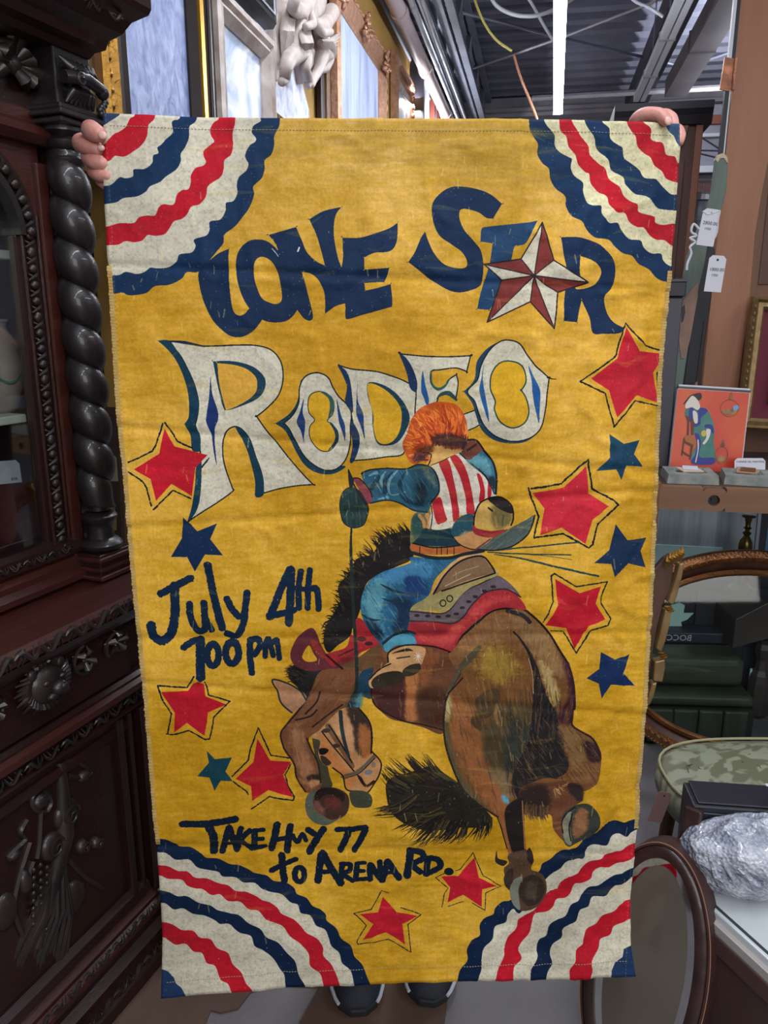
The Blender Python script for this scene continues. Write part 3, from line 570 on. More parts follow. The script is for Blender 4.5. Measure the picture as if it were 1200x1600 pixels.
# cannon bone, fetlock, hoof
poly(E([(515,800),(600,740),(632,760),(636,930),(640,1085),(580,1105),(545,1030),(520,920)]), (38, 31, 30))
stroke(E([(488,850),(515,960),(545,1090)]), [5, 6, 6], (152, 98, 62)); stroke(E([(622,760),(630,900),(640,1060)]), [2, 3, 3], (150, 100, 66))
stroke(E([(462,852),(490,930),(528,1060)]), 2, DK)
poly(E([(535,1100),(640,1070),(665,1090),(695,1130),(680,1190),(740,1225),(600,1280),(525,1245),(508,1185),(540,1150)]), (86, 64, 48))
poly(E([(665,1055),(690,1100),(685,1160),(650,1120)]), (44, 36, 34)); poly(E([(465,1078),(472,1120),(528,1138),(505,1168),(462,1150),(452,1120)]), (46, 38, 34))
poly(E([(510,1230),(560,1180),(570,1260),(560,1330),(515,1290)]), (56, 46, 38))
hf = E([(660,1195),(740,1215),(775,1280),(770,1360),(720,1430),(640,1455),(580,1430),(548,1360),(552,1280),(590,1220)])
poly(hf, (84, 62, 48)); fm = fullmask(hf)
poly(E([(590,1245),(620,1240),(600,1330),(610,1440),(570,1420),(545,1340),(560,1270)]), (116, 118, 106), clip=fm)
poly(E([(690,1225),(750,1260),(765,1330),(730,1400),(660,1425),(610,1370),(610,1280),(640,1235)]), (54, 44, 36)); soft(E([(660,1270),(720,1290),(710,1380),(640,1370)]), (76, 66, 52), 3)
# outlines of the rump
outline(C([(240,785),(330,690),(430,600),(520,535),(620,518),(720,530),(850,650),(940,790),(985,860)]), 3.2, DK, closed=False)
outline(C([(610,535),(700,560),(745,600)]), 6, (40, 34, 42), closed=False)
outline(C([(985,860),(1020,1000),(1028,1150)]), 4, (50, 28, 38), closed=False); outline(E([(945,180),(935,290),(1060,370),(1108,490)]), 3, (50, 30, 34), closed=False)
outline(E([(235,-40),(155,105),(133,250),(142,400),(185,545),(250,684),(350,782),(465,855)]), 3, (46, 38, 34), closed=False)
stroke(C([(430,760),(370,830),(310,900),(230,1060)]), [8, 14, 10, 3], (84, 76, 58)); stroke(C([(330,950),(240,1050)]), 2.6, DK); outline(C([(648,665),(725,760),(770,900)]), 2.4, (26, 24, 28), closed=False)
stroke(C([(740,830),(765,930),(772,1050)]), 1.2, (170, 140, 110))
# near foreleg, head
poly(D([(352,270),(400,300),(440,420),(460,520),(475,590),(400,600),(380,450)]), (70, 64, 46))
head = D([(460,175),(510,122),(560,100),(640,100),(700,180),(722,260),(722,370),(780,440),(772,510),(740,570),(690,628),(620,622),(562,605),(540,520),(480,470),(420,445),(390,380),(400,300),(345,275),(400,230)])
poly(head, (176, 128, 84)); hm = fullmask(head)
soft(D([(570,90),(640,90),(720,200),(722,350),(660,400),(610,330),(580,200)]), (56, 44, 38), 3, clip=hm)
soft(D([(650,200),(710,230),(720,370),(670,400),(640,320)]), (146, 90, 52), 3, clip=hm)
soft(D([(470,180),(530,130),(600,200),(610,360),(560,330),(500,240)]), (186, 140, 100), 2, clip=hm)
soft(D([(400,260),(440,300),(560,480),(620,560),(560,600),(430,420)]), (180, 116, 66), 3, clip=hm)
stroke(D([(450,210),(520,320),(600,460)]), 10, (112, 80, 58)); outline(D([(412,240),(480,330),(560,430),(620,500)]), 2, DK, closed=False); outline(D([(455,205),(520,300),(600,440)]), 2, DK, closed=False)
for q in ((440,235),(500,330)): poly(D(ell(q[0], q[1], 26, 13)[:-1]), (60, 50, 44))
stroke(D([(528,125),(540,250),(580,400)]), [7, 7, 5], (36, 52, 54)); stroke(D([(540,530),(640,490),(740,398)]), 6.5, (100, 88, 72)); outline(D([(545,545),(645,505),(745,412)]), 1.5, DK, closed=False)
poly(D([(395,350),(430,342),(455,358),(430,385),(400,385)]), DK); poly(D([(405,395),(440,405),(470,440),(440,455),(410,430)]), (60, 44, 36))
poly(D([(630,515),(660,530),(690,575),(735,550),(740,570),(690,592),(660,570)]), (44, 28, 28)); poly(D(ell(733, 455, 14, 18)[:-1]), (120, 108, 100)); poly(D(ell(702, 502, 26, 16)[:-1]), (110, 112, 116))
outline(D([(722,370),(780,440),(772,510),(740,570),(690,628),(620,622),(562,605),(540,520),(480,470)]), 2.2, DK, closed=False); outline(D([(640,100),(705,180),(724,262),(718,380)]), 2.5, DK, closed=False)
leg = D([(400,-130),(560,-160),(650,-130),(600,-30),(560,70),(500,130),(400,230),(335,280),(345,350),(385,450),(410,560),(400,595),(350,625),(308,620),(250,520),(240,450),(180,370),(150,265),(190,195),(330,20)])
poly(leg, (116, 74, 48)); lm = fullmask(leg)
soft(D([(230,230),(300,260),(330,400),(370,540),(330,600),(260,460),(220,330)]), (148, 104, 72), 4, clip=lm)
soft(D([(340,20),(500,-90),(560,-60),(420,80),(250,210)]), (122, 82, 56), 3, clip=lm)
soft(D([(320,520),(400,510),(410,560),(340,560)]), (50, 36, 30), 2, clip=lm); soft(D([(340,545),(400,545),(400,570),(340,590)]), (180, 130, 90), 2, clip=lm)
brushy(lm, (440, 1050), (550, 1240), 160, lambda x, y: (-5, 8) if y < 1130 else (3, 10), 2.6, [(150, 104, 70), (84, 50, 36), (130, 80, 54), (100, 62, 44)], .45)
for P in ([(400,0),(380,60),(310,135)], [(330,20),(270,110),(200,195),(155,260),(175,350)], [(250,175),(340,150),(380,110)], [(355,215),(440,150),(540,80)], [(175,350),(240,450),(255,530),(310,620)]): outline(D(P), 2.6, (44, 28, 26), closed=False)
outline(D([(320,285),(350,360),(390,450),(405,560)]), 2.6, (44, 36, 30), closed=False)
hf = D([(400,600),(480,595),(560,630),(585,690),(565,760),(500,805),(440,832),(370,820),(320,770),(308,690),(330,635)])
poly(hf, (84, 92, 80)); fm = fullmask(hf)
poly(D([(420,598),(500,600),(570,640),(580,700),(560,760),(480,800),(420,770),(370,730),(360,660)]), (66, 44, 36)); poly(D([(400,600),(480,600),(550,640),(540,690),(470,640),(420,650),(380,690),(365,650)]), (40, 28, 26)); soft(D([(440,660),(520,670),(520,720),(440,720)]), (92, 46, 40), 2); soft(D([(380,680),(430,740),(420,770),(360,720)]), (110, 72, 62), 2)
poly(D([(585,625),(640,615),(700,625),(725,660),(715,710),(650,725),(600,705)]), (64, 66, 52))
poly(B([(25,960),(130,985),(200,1035),(235,1090),(140,1168),(80,1105),(58,1020)]), (168, 124, 92)); outline(B([(235,1090),(190,1030),(130,990),(25,960),(55,1040),(80,1110),(145,1168)]), 2.6, (46, 48, 46), closed=False)
# red harness
poly(B([(250,645),(290,655),(325,740),(370,815),(440,880),(380,893),(260,905),(165,872),(135,800),(180,700)]), (92, 40, 46), holes=[B([(250,748),(210,815),(240,850),(300,842),(280,800)])])
soft(B([(260,720),(320,740),(350,830),(300,800)]), (136, 52, 44), 1.5)
rs = B([(548,585),(610,610),(660,690),(695,735),(560,800),(450,862),(400,880),(350,810),(480,762),(510,690),(540,690)])
poly(rs, (152, 38, 44)); soft(B([(440,840),(560,780),(540,830),(420,880)]), (110, 32, 38), 2); outline(B([(360,810),(420,860),(460,890)]), 3, DK, closed=False); stroke(B([(440,812),(530,770)]), 3, (70, 26, 32))
poly(B(ell(580, 712, 28, 14)[:-1]), (60, 26, 30)); poly(B(ell(625, 738, 26, 12)[:-1]), (60, 26, 30)); stroke(B([(665,690),(712,740)]), 3.5, BLK)
# saddle blanket, pad, saddle
bl = C([(0,598),(150,600),(290,600),(380,500),(480,420),(600,402),(680,450),(722,527),(600,513),(500,540),(400,610),(320,690),(245,787),(130,748),(20,735),(-50,690)])
poly(bl, (154, 42, 48)); bm = fullmask(bl); soft(C([(30,690),(200,680),(350,560),(480,460),(650,450),(500,510),(330,650),(240,760)]), (176, 62, 62), 4, clip=bm); soft(C([(0,600),(100,620),(240,650),(180,680),(40,660)]), (128, 34, 40), 3, clip=bm)
poly(C([(-40,535),(100,540),(230,540),(330,430),(440,370),(530,315),(600,345),(660,400),(692,452),(620,400),(480,420),(400,490),(290,605),(150,602),(-40,596)]), (94, 82, 88))
outline(C([(-20,598),(150,602),(290,605),(400,490),(480,420),(600,400),(692,450)]), 2.2, (52, 36, 44), closed=False); outline(C([(0,540),(220,545),(330,430),(440,370),(540,320)]), 2.0, (52, 44, 48), closed=False)
for q in ((45,566),(112,568),(178,570),(238,564),(290,552),(328,518),(370,482),(412,450),(468,415),(522,386)): poly(C(ell(q[0], q[1], 17, 9)[:-1]), (38, 34, 38))
poly(C([(10,515),(140,432),(250,400),(400,340),(540,298),(545,320),(440,360),(340,425),(235,530),(140,535),(10,535)]), (146, 134, 88))
brushy(fullmask(C([(10,515),(140,432),(250,400),(400,340),(540,298),(545,320),(440,360),(340,425),(235,530),(140,535),(10,535)])), (640, 890), (780, 955), 60, lambda x, y: (8, -4), 2.5, [(160, 148, 100), (118, 108, 72)], .5)
ct = C([(140,430),(195,320),(285,225),(370,192),(450,182),(520,260),(540,300),(400,342),(210,410)])
poly(ct, (186, 150, 112)); poly(C([(160,425),(215,325),(300,245),(380,208),(450,200),(505,262),(528,298),(400,336),(215,402)]), (118, 92, 66)); outline(C([(150,432),(215,320),(300,240),(380,205),(460,200),(515,262),(535,300)]), 2.6, DK, closed=False); outline(C([(200,410),(330,370),(535,302)]), 2.4, DK, closed=False)
stroke(C([(220,380),(300,345),(380,310)]), 1.2, (190, 170, 150)); stroke(C([(270,320),(330,290),(430,260)]), 1.0, (160, 136, 112))
for q in ((207,487),(250,460)): outline(C(ell(q[0], q[1], 18, 19)[:-1]), 1.6, DK)
# rider: jeans
jn = B([(890,200),(880,240),(760,275),(690,305),(620,360),(582,440),(575,540),(605,620),(660,700),(700,745),(735,790),(800,750),(910,740),(905,680),(870,650),(880,600),(890,515),(1000,440),(1040,340),(1140,240),(1220,180),(1060,215)])
poly(jn, (40, 90, 120)); jm = fullmask(jn)
soft(B([(600,420),(680,330),(760,350),(720,470),(700,600),(720,700),(640,640),(590,520)]), (84, 138, 150), 6, clip=jm)
soft(B([(700,300),(860,240),(1000,250),(1000,320),(860,350),(740,360)]), (66, 122, 158), 5, clip=jm)
soft(B([(850,330),(920,320),(960,340),(1010,420),(920,460),(860,430)]), (28, 58, 104), 2.5, clip=jm)
soft(B([(760,460),(900,470),(880,600),(860,680),(760,660),(800,560)]), (22, 44, 70), 4, clip=jm)
soft(B([(600,590),(680,620),(720,700),(680,720),(620,650)]), (22, 40, 56), 2.5, clip=jm)
for P in ([(700,370),(780,410),(860,430)], [(710,460),(780,480),(860,470)], [(575,555),(640,590),(700,590)], [(640,620),(690,680)]): stroke(B(P), [1.5, 5, 1], (28, 48, 60), clip=jm)
brushy(jm, (565, 870), (700, 1010), 150, lambda x, y: (5, 7), 2.6, [(110, 160, 165), (56, 110, 140), (30, 62, 92), (90, 140, 150)], .4)
poly(B([(718,740),(760,705),(830,680),(900,692),(912,742),(800,748),(735,790)]), (72, 132, 150)); outline(B([(715,735),(780,690),(860,662),(912,672)]), 4, (24, 36, 44), closed=False)
# boots
bt = B([(745,850),(748,800),(820,760),(900,745),(975,765),(965,830),(945,870),(850,930),(720,990),(640,1012),(628,960),(700,890)])
poly(bt, (180, 138, 94)); outline(B([(745,850),(748,795),(820,755),(910,742),(1040,755),(1130,785)]), 2.4, DK, closed=False)
poly(B([(640,975),(690,930),(790,905),(845,930),(835,970),(740,1005),(660,1015)]), (46, 40, 30)); poly(B([(835,905),(880,870),(940,860),(945,900),(900,935),(850,940)]), (50, 46, 34)); stroke(B([(770,800),(860,775),(900,780)]), [1, 6, 1], (40, 36, 34)); stroke(B([(800,830),(880,815)]), 2.5, (50, 44, 38))
outline(B([(628,960),(690,900),(760,860)]), 2, DK, closed=False)
for k in range(9): a = k * math.pi / 4.5; stroke(B([(932,815), (932 + 30 * math.cos(a), 815 + 36 * math.sin(a))]), [1.6, .5], (214, 206, 190))
# rein
stroke(B([(517,0),(513,150),(520,350),(530,560),(545,780),(548,1000),(520,1080),(500,1130)]), [2.5, 5, 6, 6, 6, 6, 6, 4], (34, 44, 44))
# motion lines
for P, w in (([(330,150),(560,155),(700,143),(1060,110)], 2.6), ([(490,172),(700,182),(1010,190)], 2.2), ([(560,180),(800,190),(1015,220)], 1.0), ([(530,185),(700,212),(900,260),(1178,320)], [1.5, 3, 3.6, 3.4])): stroke(C(P), w, (36, 62, 62), rough=.3)
# torso
poly(A([(450,680),(530,660),(560,760),(660,760),(720,850),(790,870),(700,895),(560,905),(440,880),(430,760)]), (104, 104, 76))
poly(A([(480,770),(560,757),(650,765),(700,830),(740,860),(600,860),(445,850),(470,810)]), (22, 50, 60)); soft(A([(440,700),(480,690),(500,760),(460,820),(435,780)]), (44, 74, 70), 2)
stroke(A([(520,690),(535,720),(530,752)]), 8, (190, 140, 80)); stroke(A([(478,690),(500,720),(505,750)]), 6, (176, 130, 76))
poly(A([(440,842),(560,868),(650,858),(750,855),(800,880),(700,898),(560,908),(440,890)]), (164, 94, 50)); outline(A([(440,842),(560,868),(700,856)]), 2, DK, closed=False); outline(A([(435,895),(540,922),(640,925),(720,905),(830,885)]), 5, (26, 34, 40), closed=False)
for x in (480, 575, 600, 632, 668): stroke(A([(x, 862),(x, 905)]), 1.4, DK)
vest = A([(525,418),(600,390),(640,372),(705,345),(760,400),(845,475),(895,570),(890,600),(780,690),(700,690),(655,755),(540,762),(545,660),(582,590),(587,500),(560,450)])
poly(vest, (206, 198, 182))
for P in ([(585,395),(637,383),(670,500),(692,620),(697,700),(665,722),(655,620),(625,500)], [(650,372),(690,363),(742,450),(772,580),(782,680),(740,682),(735,600),(700,470)], [(795,460),(822,480),(840,560),(834,612),(808,615),(812,540)], [(858,508),(874,520),(874,585),(856,590)], [(550,625),(595,592),(620,680),(630,715),(600,732),(572,730)]): poly(A(P), (170, 38, 46))
outline(A([(705,345),(760,400),(845,475),(895,570)]), 3, DK, closed=False); outline(A([(540,412),(600,390),(700,340)]), 2.4, DK, closed=False); outline(A([(545,640),(548,700),(540,760)]), 1.5, DK, closed=False)
poly(A([(705,345),(740,345),(830,330),(882,390),(904,470),(900,570),(880,540),(850,475),(780,410)]), (52, 104, 128)); soft(A([(740,390),(800,350),(860,400),(880,480),(820,440)]), (90, 140, 150), 2.5); outline(A([(830,328),(882,390),(904,470),(900,570)]), 3, DK, closed=False); soft(A([(860,480),(895,480),(895,550),(870,520)]), (24, 44, 52), 2)
poly(A([(708,330),(735,275),(775,270),(810,295),(832,325),(790,360),(750,385)]), (112, 66, 52)); outline(A([(735,275),(790,275),(832,325)]), 2.5, DK, closed=False); stroke(A([(705,340),(745,285)]), 1.5, (210, 170, 150)); stroke(A([(745,330),(790,300)]), 4, (60, 36, 32))
# neck and hair
poly(A([(520,350),(560,310),(620,295),(700,322),(700,345),(640,372),(560,405),(520,412)]), (204, 162, 96)); stroke(A([(545,360),(535,395),(525,415)]), 2.2, DK)
poly(A([(590,62),(680,78),(728,140),(745,230),(742,285),(700,320),(640,322),(590,300),(540,322),(520,370),(470,405),(430,400),(400,350),(385,290),(410,240),(430,170),(470,110),(530,75)]), (186, 84, 34))
OR = [(206, 98, 34), (190, 82, 32), (222, 122, 48), (168, 62, 34), (232, 140, 66)]
strands(170, A([(520,380),(470,340),(500,240),(600,190),(690,220),(730,290)]), A([(440,396),(384,295),(428,145),(600,68),(708,104),(742,240)]), 4.2, OR, jb=6, jt=3, alpha=.8)
strands(110, A([(500,330),(520,270),(600,230),(680,250),(710,290)]), A([(440,330),(440,220),(590,130),(700,150),(735,250)]), 3.8, [(168, 64, 34), (196, 84, 36), (150, 54, 34), (214, 110, 44)], jb=5, jt=4)
soft(A([(440,360),(520,300),(560,320),(520,370),(470,405)]), (92, 46, 36), 3); soft(A([(550,260),(640,240),(740,280),(720,320),(640,322),(590,300)]), (80, 40, 36), 3)
strands(50, A([(560,290),(640,300),(720,310)]), A([(540,250),(640,235),(740,250)]), 2.4, [(60, 34, 36), (84, 42, 36), (48, 32, 38)], jb=4)
strands(30, A([(500,360),(520,330)]), A([(450,395),(470,340)]), 2.4, [(60, 34, 36), (110, 54, 38)], jb=5)
# near arm, glove
arm = A([(158,458),(200,440),(300,432),(400,432),(470,410),(540,425),(578,480),(587,560),(550,620),(520,672),(440,665),(370,622),(300,606),(205,622),(190,560)])
poly(arm, (46, 92, 112)); am = fullmask(arm)
soft(A([(440,420),(560,440),(585,560),(520,670),(440,650),(450,540)]), (34, 70, 86), 5, clip=am)
for P in ([(200,470),(240,455),(235,500),(270,560)], [(290,450),(265,500),(300,570)], [(360,440),(310,500),(320,575),(400,560)], [(250,600),(300,590)]): stroke(A(P), [2, 6, 2, 2][:len(P)], (124, 166, 176), alpha=.75, clip=am)
for P in ([(225,470),(250,480),(215,540)], [(330,450),(290,500),(290,560)], [(400,450),(370,520),(400,600),(500,640)], [(470,520),(500,560),(490,620)]): stroke(A(P), [2, 8, 8, 3][:len(P)], (22, 48, 64), alpha=.8, clip=am)
soft(A([(460,530),(500,500),(520,580),(470,620)]), (24, 40, 50), 2.5, clip=am); soft(A([(500,430),(560,470),(570,540),(530,500)]), (86, 100, 90), 2.5, clip=am)
brushy(am, (565, 730), (690, 800), 90, lambda x, y: (4, 7), 2.2, [(90, 140, 155), (26, 56, 76), (60, 110, 130)], .45)
outline(A([(158,458),(200,438),(300,430),(400,434),(470,410),(540,425),(578,480),(587,560),(545,615)]), 2, DK, closed=False); outline(A([(205,622),(300,606),(370,622),(440,660),(520,672)]), 2, (26, 40, 48), closed=False)
poly(A([(112,485),(150,488),(190,535),(218,590),(205,620),(175,625),(150,560)]), (126, 60, 66)); outline(A([(112,485),(150,488),(200,545),(218,590)]), 1.6, DK, closed=False)
gv = A([(40,610),(60,555),(105,535),(150,560),(180,610),(197,650),(188,700),(165,745),(110,758),(60,730),(42,670)])
poly(gv, (38, 58, 58)); gm = fullmask(gv)
brushy(gm, (530, 765), (576, 822), 50, lambda x, y: (1, 9), 1.8, [(80, 96, 88), (24, 38, 40), (60, 78, 74)], .6)
outline(gv, 1.4, (24, 34, 36)); poly(A([(85,432),(105,470),(117,500),(105,545),(92,535),(85,480)]), (28, 36, 40)); stroke(A([(110,510),(150,580),(185,630)]), 3, (40, 34, 36))
# hat in the far hand
poly(A([(655,800),(665,740),(715,692),(775,688),(785,780),(720,850),(680,835)]), (36, 74, 88)); soft(A([(700,800),(760,780),(790,840),(740,860)]), (150, 130, 96), 2)
poly(A([(665,815),(720,800),(790,775),(880,810),(860,850),(790,878),(720,862)]), (176, 130, 84)); stroke(A([(655,800),(700,850),(760,875),(800,878)]), 2, DK)
poly(A([(790,878),(850,845),(885,815),(960,770),(1060,720),(1117,690),(1095,770),(1025,840),(955,880),(860,884)]), (74, 86, 82)); brushy(fullmask(A([(790,878),(885,815),(1060,720),(1117,690),(1095,770),(1025,840),(955,880)])), (745, 805), (838, 862), 60, lambda x, y: (8, -6), 2.2, [(110, 118, 110), (52, 64, 64)], .5)
outline(A([(800,878),(900,882),(1000,855),(1080,790),(1117,690)]), 2, DK, closed=False); stroke(A([(880,815),(960,768)]), 2.5, (120, 44, 46)); stroke(A([(790,875),(870,820)]), 2.5, (110, 50, 48))
cr = A([(778,745),(785,680),(815,625),(870,593),(930,590),(985,635),(998,700),(985,745),(940,768),(860,772),(790,752)])
poly(cr, (182, 148, 78)); cm = fullmask(cr); soft(A([(880,640),(960,640),(990,720),(920,770),(880,740)]), (112, 98, 58), 2.5, clip=cm)
poly(A([(862,598),(930,592),(985,640),(990,680),(930,660),(880,625)]), (38, 32, 32)); stroke(A([(860,650),(880,665)]), 3, DK); outline(A([(778,745),(785,680),(815,625),(870,593),(930,590),(985,635),(998,700),(985,745)]), 2.4, DK, closed=False)
stroke(A([(895,700),(905,750)]), 4, (140, 118, 68)); stroke(A([(940,690),(935,750)]), 3, (84, 76, 50))
poly(A([(772,742),(800,762),(870,775),(950,768),(900,800),(860,812),(800,800),(775,780)]), (140, 40, 46))

# --- age: hem stitching, scuffs, creases
def edge_pts(a, b, inset): return a, b
for k in range(900):
    x, y = rng.randint(10, TW - 30), rng.randint(10, TH - 30); s = rng.randint(1, 4); t = rng.randint(2, 7)
    img[y:y + t, x:x + s] = img[y:y + t, x:x + s] * .55 + np.array([206, 196, 160.]) * .45
for k in range(2600):
    x, y = rng.randint(10, TW - 12), rng.randint(10, TH - 12); img[y:y + 2, x:x + 2] = img[y:y + 2, x:x + 2] * .5 + np.array([200, 190, 160.]) * .5
# dry-brushed and rubbed patches, darker scrubbing under the top hem
for k in range(240):
    x = rng.uniform(240, 1000); y = rng.uniform(200, 1500); L = rng.uniform(20, 90)
    dk = rng.rand() < .55; stroke([(x, y), (x + L * .5, y + rng.uniform(-5, 5)), (x + L, y + rng.uniform(-8, 8))], [1, rng.uniform(4, 11), 1], (168, 126, 36) if dk else (222, 182, 78), alpha=.13, vary=.5)
for k in range(70):
    x = rng.uniform(430, 800); y = rng.uniform(195, 290); L = rng.uniform(40, 150)
    stroke([(x, y), (x + L * .5, y + rng.uniform(-4, 4)), (x + L, y + rng.uniform(-8, 8))], [1, rng.uniform(6, 14), 1], (150, 120, 56), alpha=.12, vary=.5)
for k in range(260):
    x = rng.uniform(200, 1030); y = rng.uniform(240, 1480); L = rng.uniform(4, 16)
    stroke([(x, y), (x + rng.uniform(-3, 3), y + L)], rng.uniform(.8, 2.2), (226, 200, 130), alpha=.35, vary=.5)
weave = (np.sin(np.arange(TW) * 2.1)[None, :] * np.sin(np.arange(TH) * 2.1)[:, None]).astype(np.float32)
creamy = ((img[..., 2] > 140) & (img[..., 0] > 175))[..., None]
spk = (NE * 2 + ND * .7)[..., None]
img *= 1 + weave[..., None] * .012 + np.where(creamy, np.minimum(spk, 0) * .13, spk * .03)
for x in (66, 1902):                       # seams down both sides
    xs = slice(x - 2, x + 2); k = (np.arange(TH) // 7 % 2)[:, None, None]
    img[:, xs] = img[:, xs] * .8 + (np.array([215, 205, 175.]) * k + np.array([110, 90, 60.]) * (1 - k)) * .2
img = np.clip(img, 0, 255); _l = img.mean(2, keepdims=True) / 255.; img = np.clip(img * (.90 + .12 * np.clip(_l * 2.4, 0, 1)) , 0, 255); _m = img.mean(2, keepdims=True); img = np.clip(_m + (img - _m) * 1.06, 0, 255)
# ---------------------------------------------------------------- the room: turned 11.1 degrees from the camera's axis
RA = math.atan(.197); e1 = np.array([math.cos(RA), -math.sin(RA), 0]); e2 = np.array([math.sin(RA), math.cos(RA), 0])
def room(r, d, z): return tuple(e1 * r + e2 * d + np.array([0, 0, z]))
ROOM = bpy.data.objects.new  # (frames below are plain rotations about Z by -RA)
RROT = (0, 0, -RA)
concrete = mat('concrete', S(92, 88, 90), .55, c2=S(118, 114, 116), scale=5, bump=.15, bscale=60, contrast=.9)
mustard = mat('mustard_wall', S(164, 128, 62), .8, c2=S(176, 138, 70), scale=3, bump=.1)
deckm = mat('roof_deck', S(134, 136, 156), .5, metal=.1, c2=S(108, 110, 128), scale=2)
steel = mat('steel_paint', S(142, 146, 160), .5, metal=.3, c2=S(118, 122, 138), scale=4)
steell = mat('steel_pale', S(176, 172, 176), .5, c2=S(150, 150, 160), scale=5)
white = mat('white_paint', S(200, 202, 208), .6)
shopwall = mat('shop_wall', S(150, 152, 165), .7, c2=S(136, 138, 150), scale=2)
fl = MB().box(-4.5, 6.5, -4, 12, -.1, 0); struct(obj('floor', fl, concrete, rot=RROT))
# worn brown sheet flooring under the hutch and the holder's feet, torn at its edge
vin = mat('worn_vinyl', S(98, 72, 58), .7, c2=S(70, 52, 44), scale=6, contrast=.9, bump=.1)
pts = [at_z(*p, 0)[:2] for p in [(20,1600),(60,1500),(248,1440),(480,1440),(640,1460),(705,1500),(700,1560),(690,1640),(470,1640),(468,1600),(482,1575),(500,1545),(420,1540),(392,1552),(372,1578),(345,1584),(330,1580),(322,1600),(326,1660),(60,1700)]]
o = obj('trim_1', MB().prism([tuple(p) for p in pts], .0005, .004, 'xy'), vin); struct(o)
# walls
WLR = -1.25 * math.cos(RA)         # left wall, in room r
struct(obj('wall_left', MB().box(WLR - .12, WLR, 2.25, 10.6, 0, 3.7), mustard, rot=RROT))
struct(obj('wall_left', MB().box(WLR - .9, WLR - .8, -4, 11, 0, 4.25), shopwall, rot=RROT))
struct(obj('wall_back', MB().box(-4.5, 6.5, 11.0, 11.2, 0, 4.3), shopwall, rot=RROT))
struct(obj('wall_right', MB().box(6.5, 6.7, -4, 11.2, 0, 4.3), shopwall, rot=RROT))
struct(obj('wall_front', MB().box(-4.5, 6.5, -4.2, -4.0, 0, 4.3), shopwall, rot=RROT))
# corrugated deck: every rib real
mb = MB(); pr = []; pitch = .30; y = -4.0
prof = [(0, 0), (.10, 0), (.13, .08), (.25, .08), (.28, 0)]
P = []
while y < 11.2:
    P += [(y + a, 4.22 + b) for a, b in prof]; y += pitch
n = len(P); mb.add([(x, a, b) for x in (-4.5, 6.5) for a, b in P], [(i, i + 1, i + 1 + n, i + n) for i in range(n - 1)])
o = obj('ceiling', mb, deckm, rot=RROT, fix=False); struct(o)
# sloping underside reads closed from above
struct(obj('ceiling', MB().box(-4.5, 6.5, -4, 11.2, 4.3, 4.4), deckm, rot=RROT))
# end beam and lintel under the deck, far end
struct(obj('trim_2', MB().box(-4.3, 6.4, 10.7, 10.95, 3.98, 4.2).box(-4.3, 6.4, 10.6, 11, 4.02, 4.06), steell, rot=RROT))

# --- roof joists running down the shop
def joist(r, d0, d1, zt, zb, label, w=.07, step=.9):
    t = thing('roof_joist', label, 'joist', room(r, d0, zb), RROT, None)
    L = d1 - d0
    obj('top_chord', MB().box(-w, -.012, 0, L, zt - zb - .05, zt - zb).box(.012, w, 0, L, zt - zb - .05, zt - zb), steel, t)
    obj('bottom_chord', MB().box(-w, -.012, 0, L, 0, .05).box(.012, w, 0, L, 0, .05), steel, t)
    y = .1; k = 0
    while y + step / 2 < L:
        a, b = ((0, y, .03), (0, y + step / 2, zt - zb - .03)) if k % 2 == 0 else ((0, y, zt - zb - .03), (0, y + step / 2, .03))
        obj('web', MB().bar(a, b, .035 if k % 2 else .05, .03), steel, t); y += step / 2; k += 1
    return t
# left joist: lower chord seen from (690,0) to (770,185)
def line_z(px0, py0, z):            # room r of a line running down the shop seen through a pixel at height z
    p = at_z(px0, py0, z); return float(np.dot(p, e1)), float(np.dot(p, e2))
r0, _ = line_z(722, 95, 3.75); joist(r0, .5, 10.6, 4.18, 3.72, 'open-web steel roof joist left of the lit tube')
r1, _ = line_z(662, 20, 4.0); joist(r1, .5, 10.6, 4.2, 3.95, 'open-web steel roof joist nearest the mustard wall', step=.7)
# steel sheet panels in the gap above the mustard wall
struct(obj('trim_3', MB().box(WLR - .8, WLR + .02, 2.25, 10.6, 3.70, 3.73).box(WLR - .14, WLR - .1, 2.25, 10.6, 3.73, 4.2), steel, rot=RROT))
# big service pipe along the wall, with its couplings, and three conduits beside it
def service(name, label, cat, px, py, z, rad, m, d0=1.0, d1=10.5, rings=True):
    r, _ = line_z(px, py, z); t = thing(name, label, cat, room(r, d0, z), RROT)
    obj('tube', MB().tube([(0, 0, 0), (0, d1 - d0, 0)], rad, 14), m, t, smooth=True)
    if rings:
        for d in (2.2, 3.6, 5.0, 6.3, 7.8): obj('coupling', MB().tube([(0, d - .05, 0), (0, d + .05, 0)], rad * 1.18, 14), m, t, smooth=True)
    return t
pink = mat('pipe_paint', S(190, 172, 170), .5, c2=S(170, 156, 160), scale=4)
service('service_pipe', 'fat pale pinkish pipe running beside the top of the mustard wall', 'pipe', 652, 80, 3.6, .055, pink)
service('conduit', 'thin grey conduit hugging the left pipe, closest to it', 'conduit', 668, 68, 3.62, .018, steell)
service('conduit', 'middle thin conduit of the three right of the fat pipe', 'conduit', 676, 60, 3.66, .012, white, rings=False)
service('conduit', 'outermost thin conduit of the three right of the fat pipe', 'conduit', 684, 68, 3.66, .014, steell)
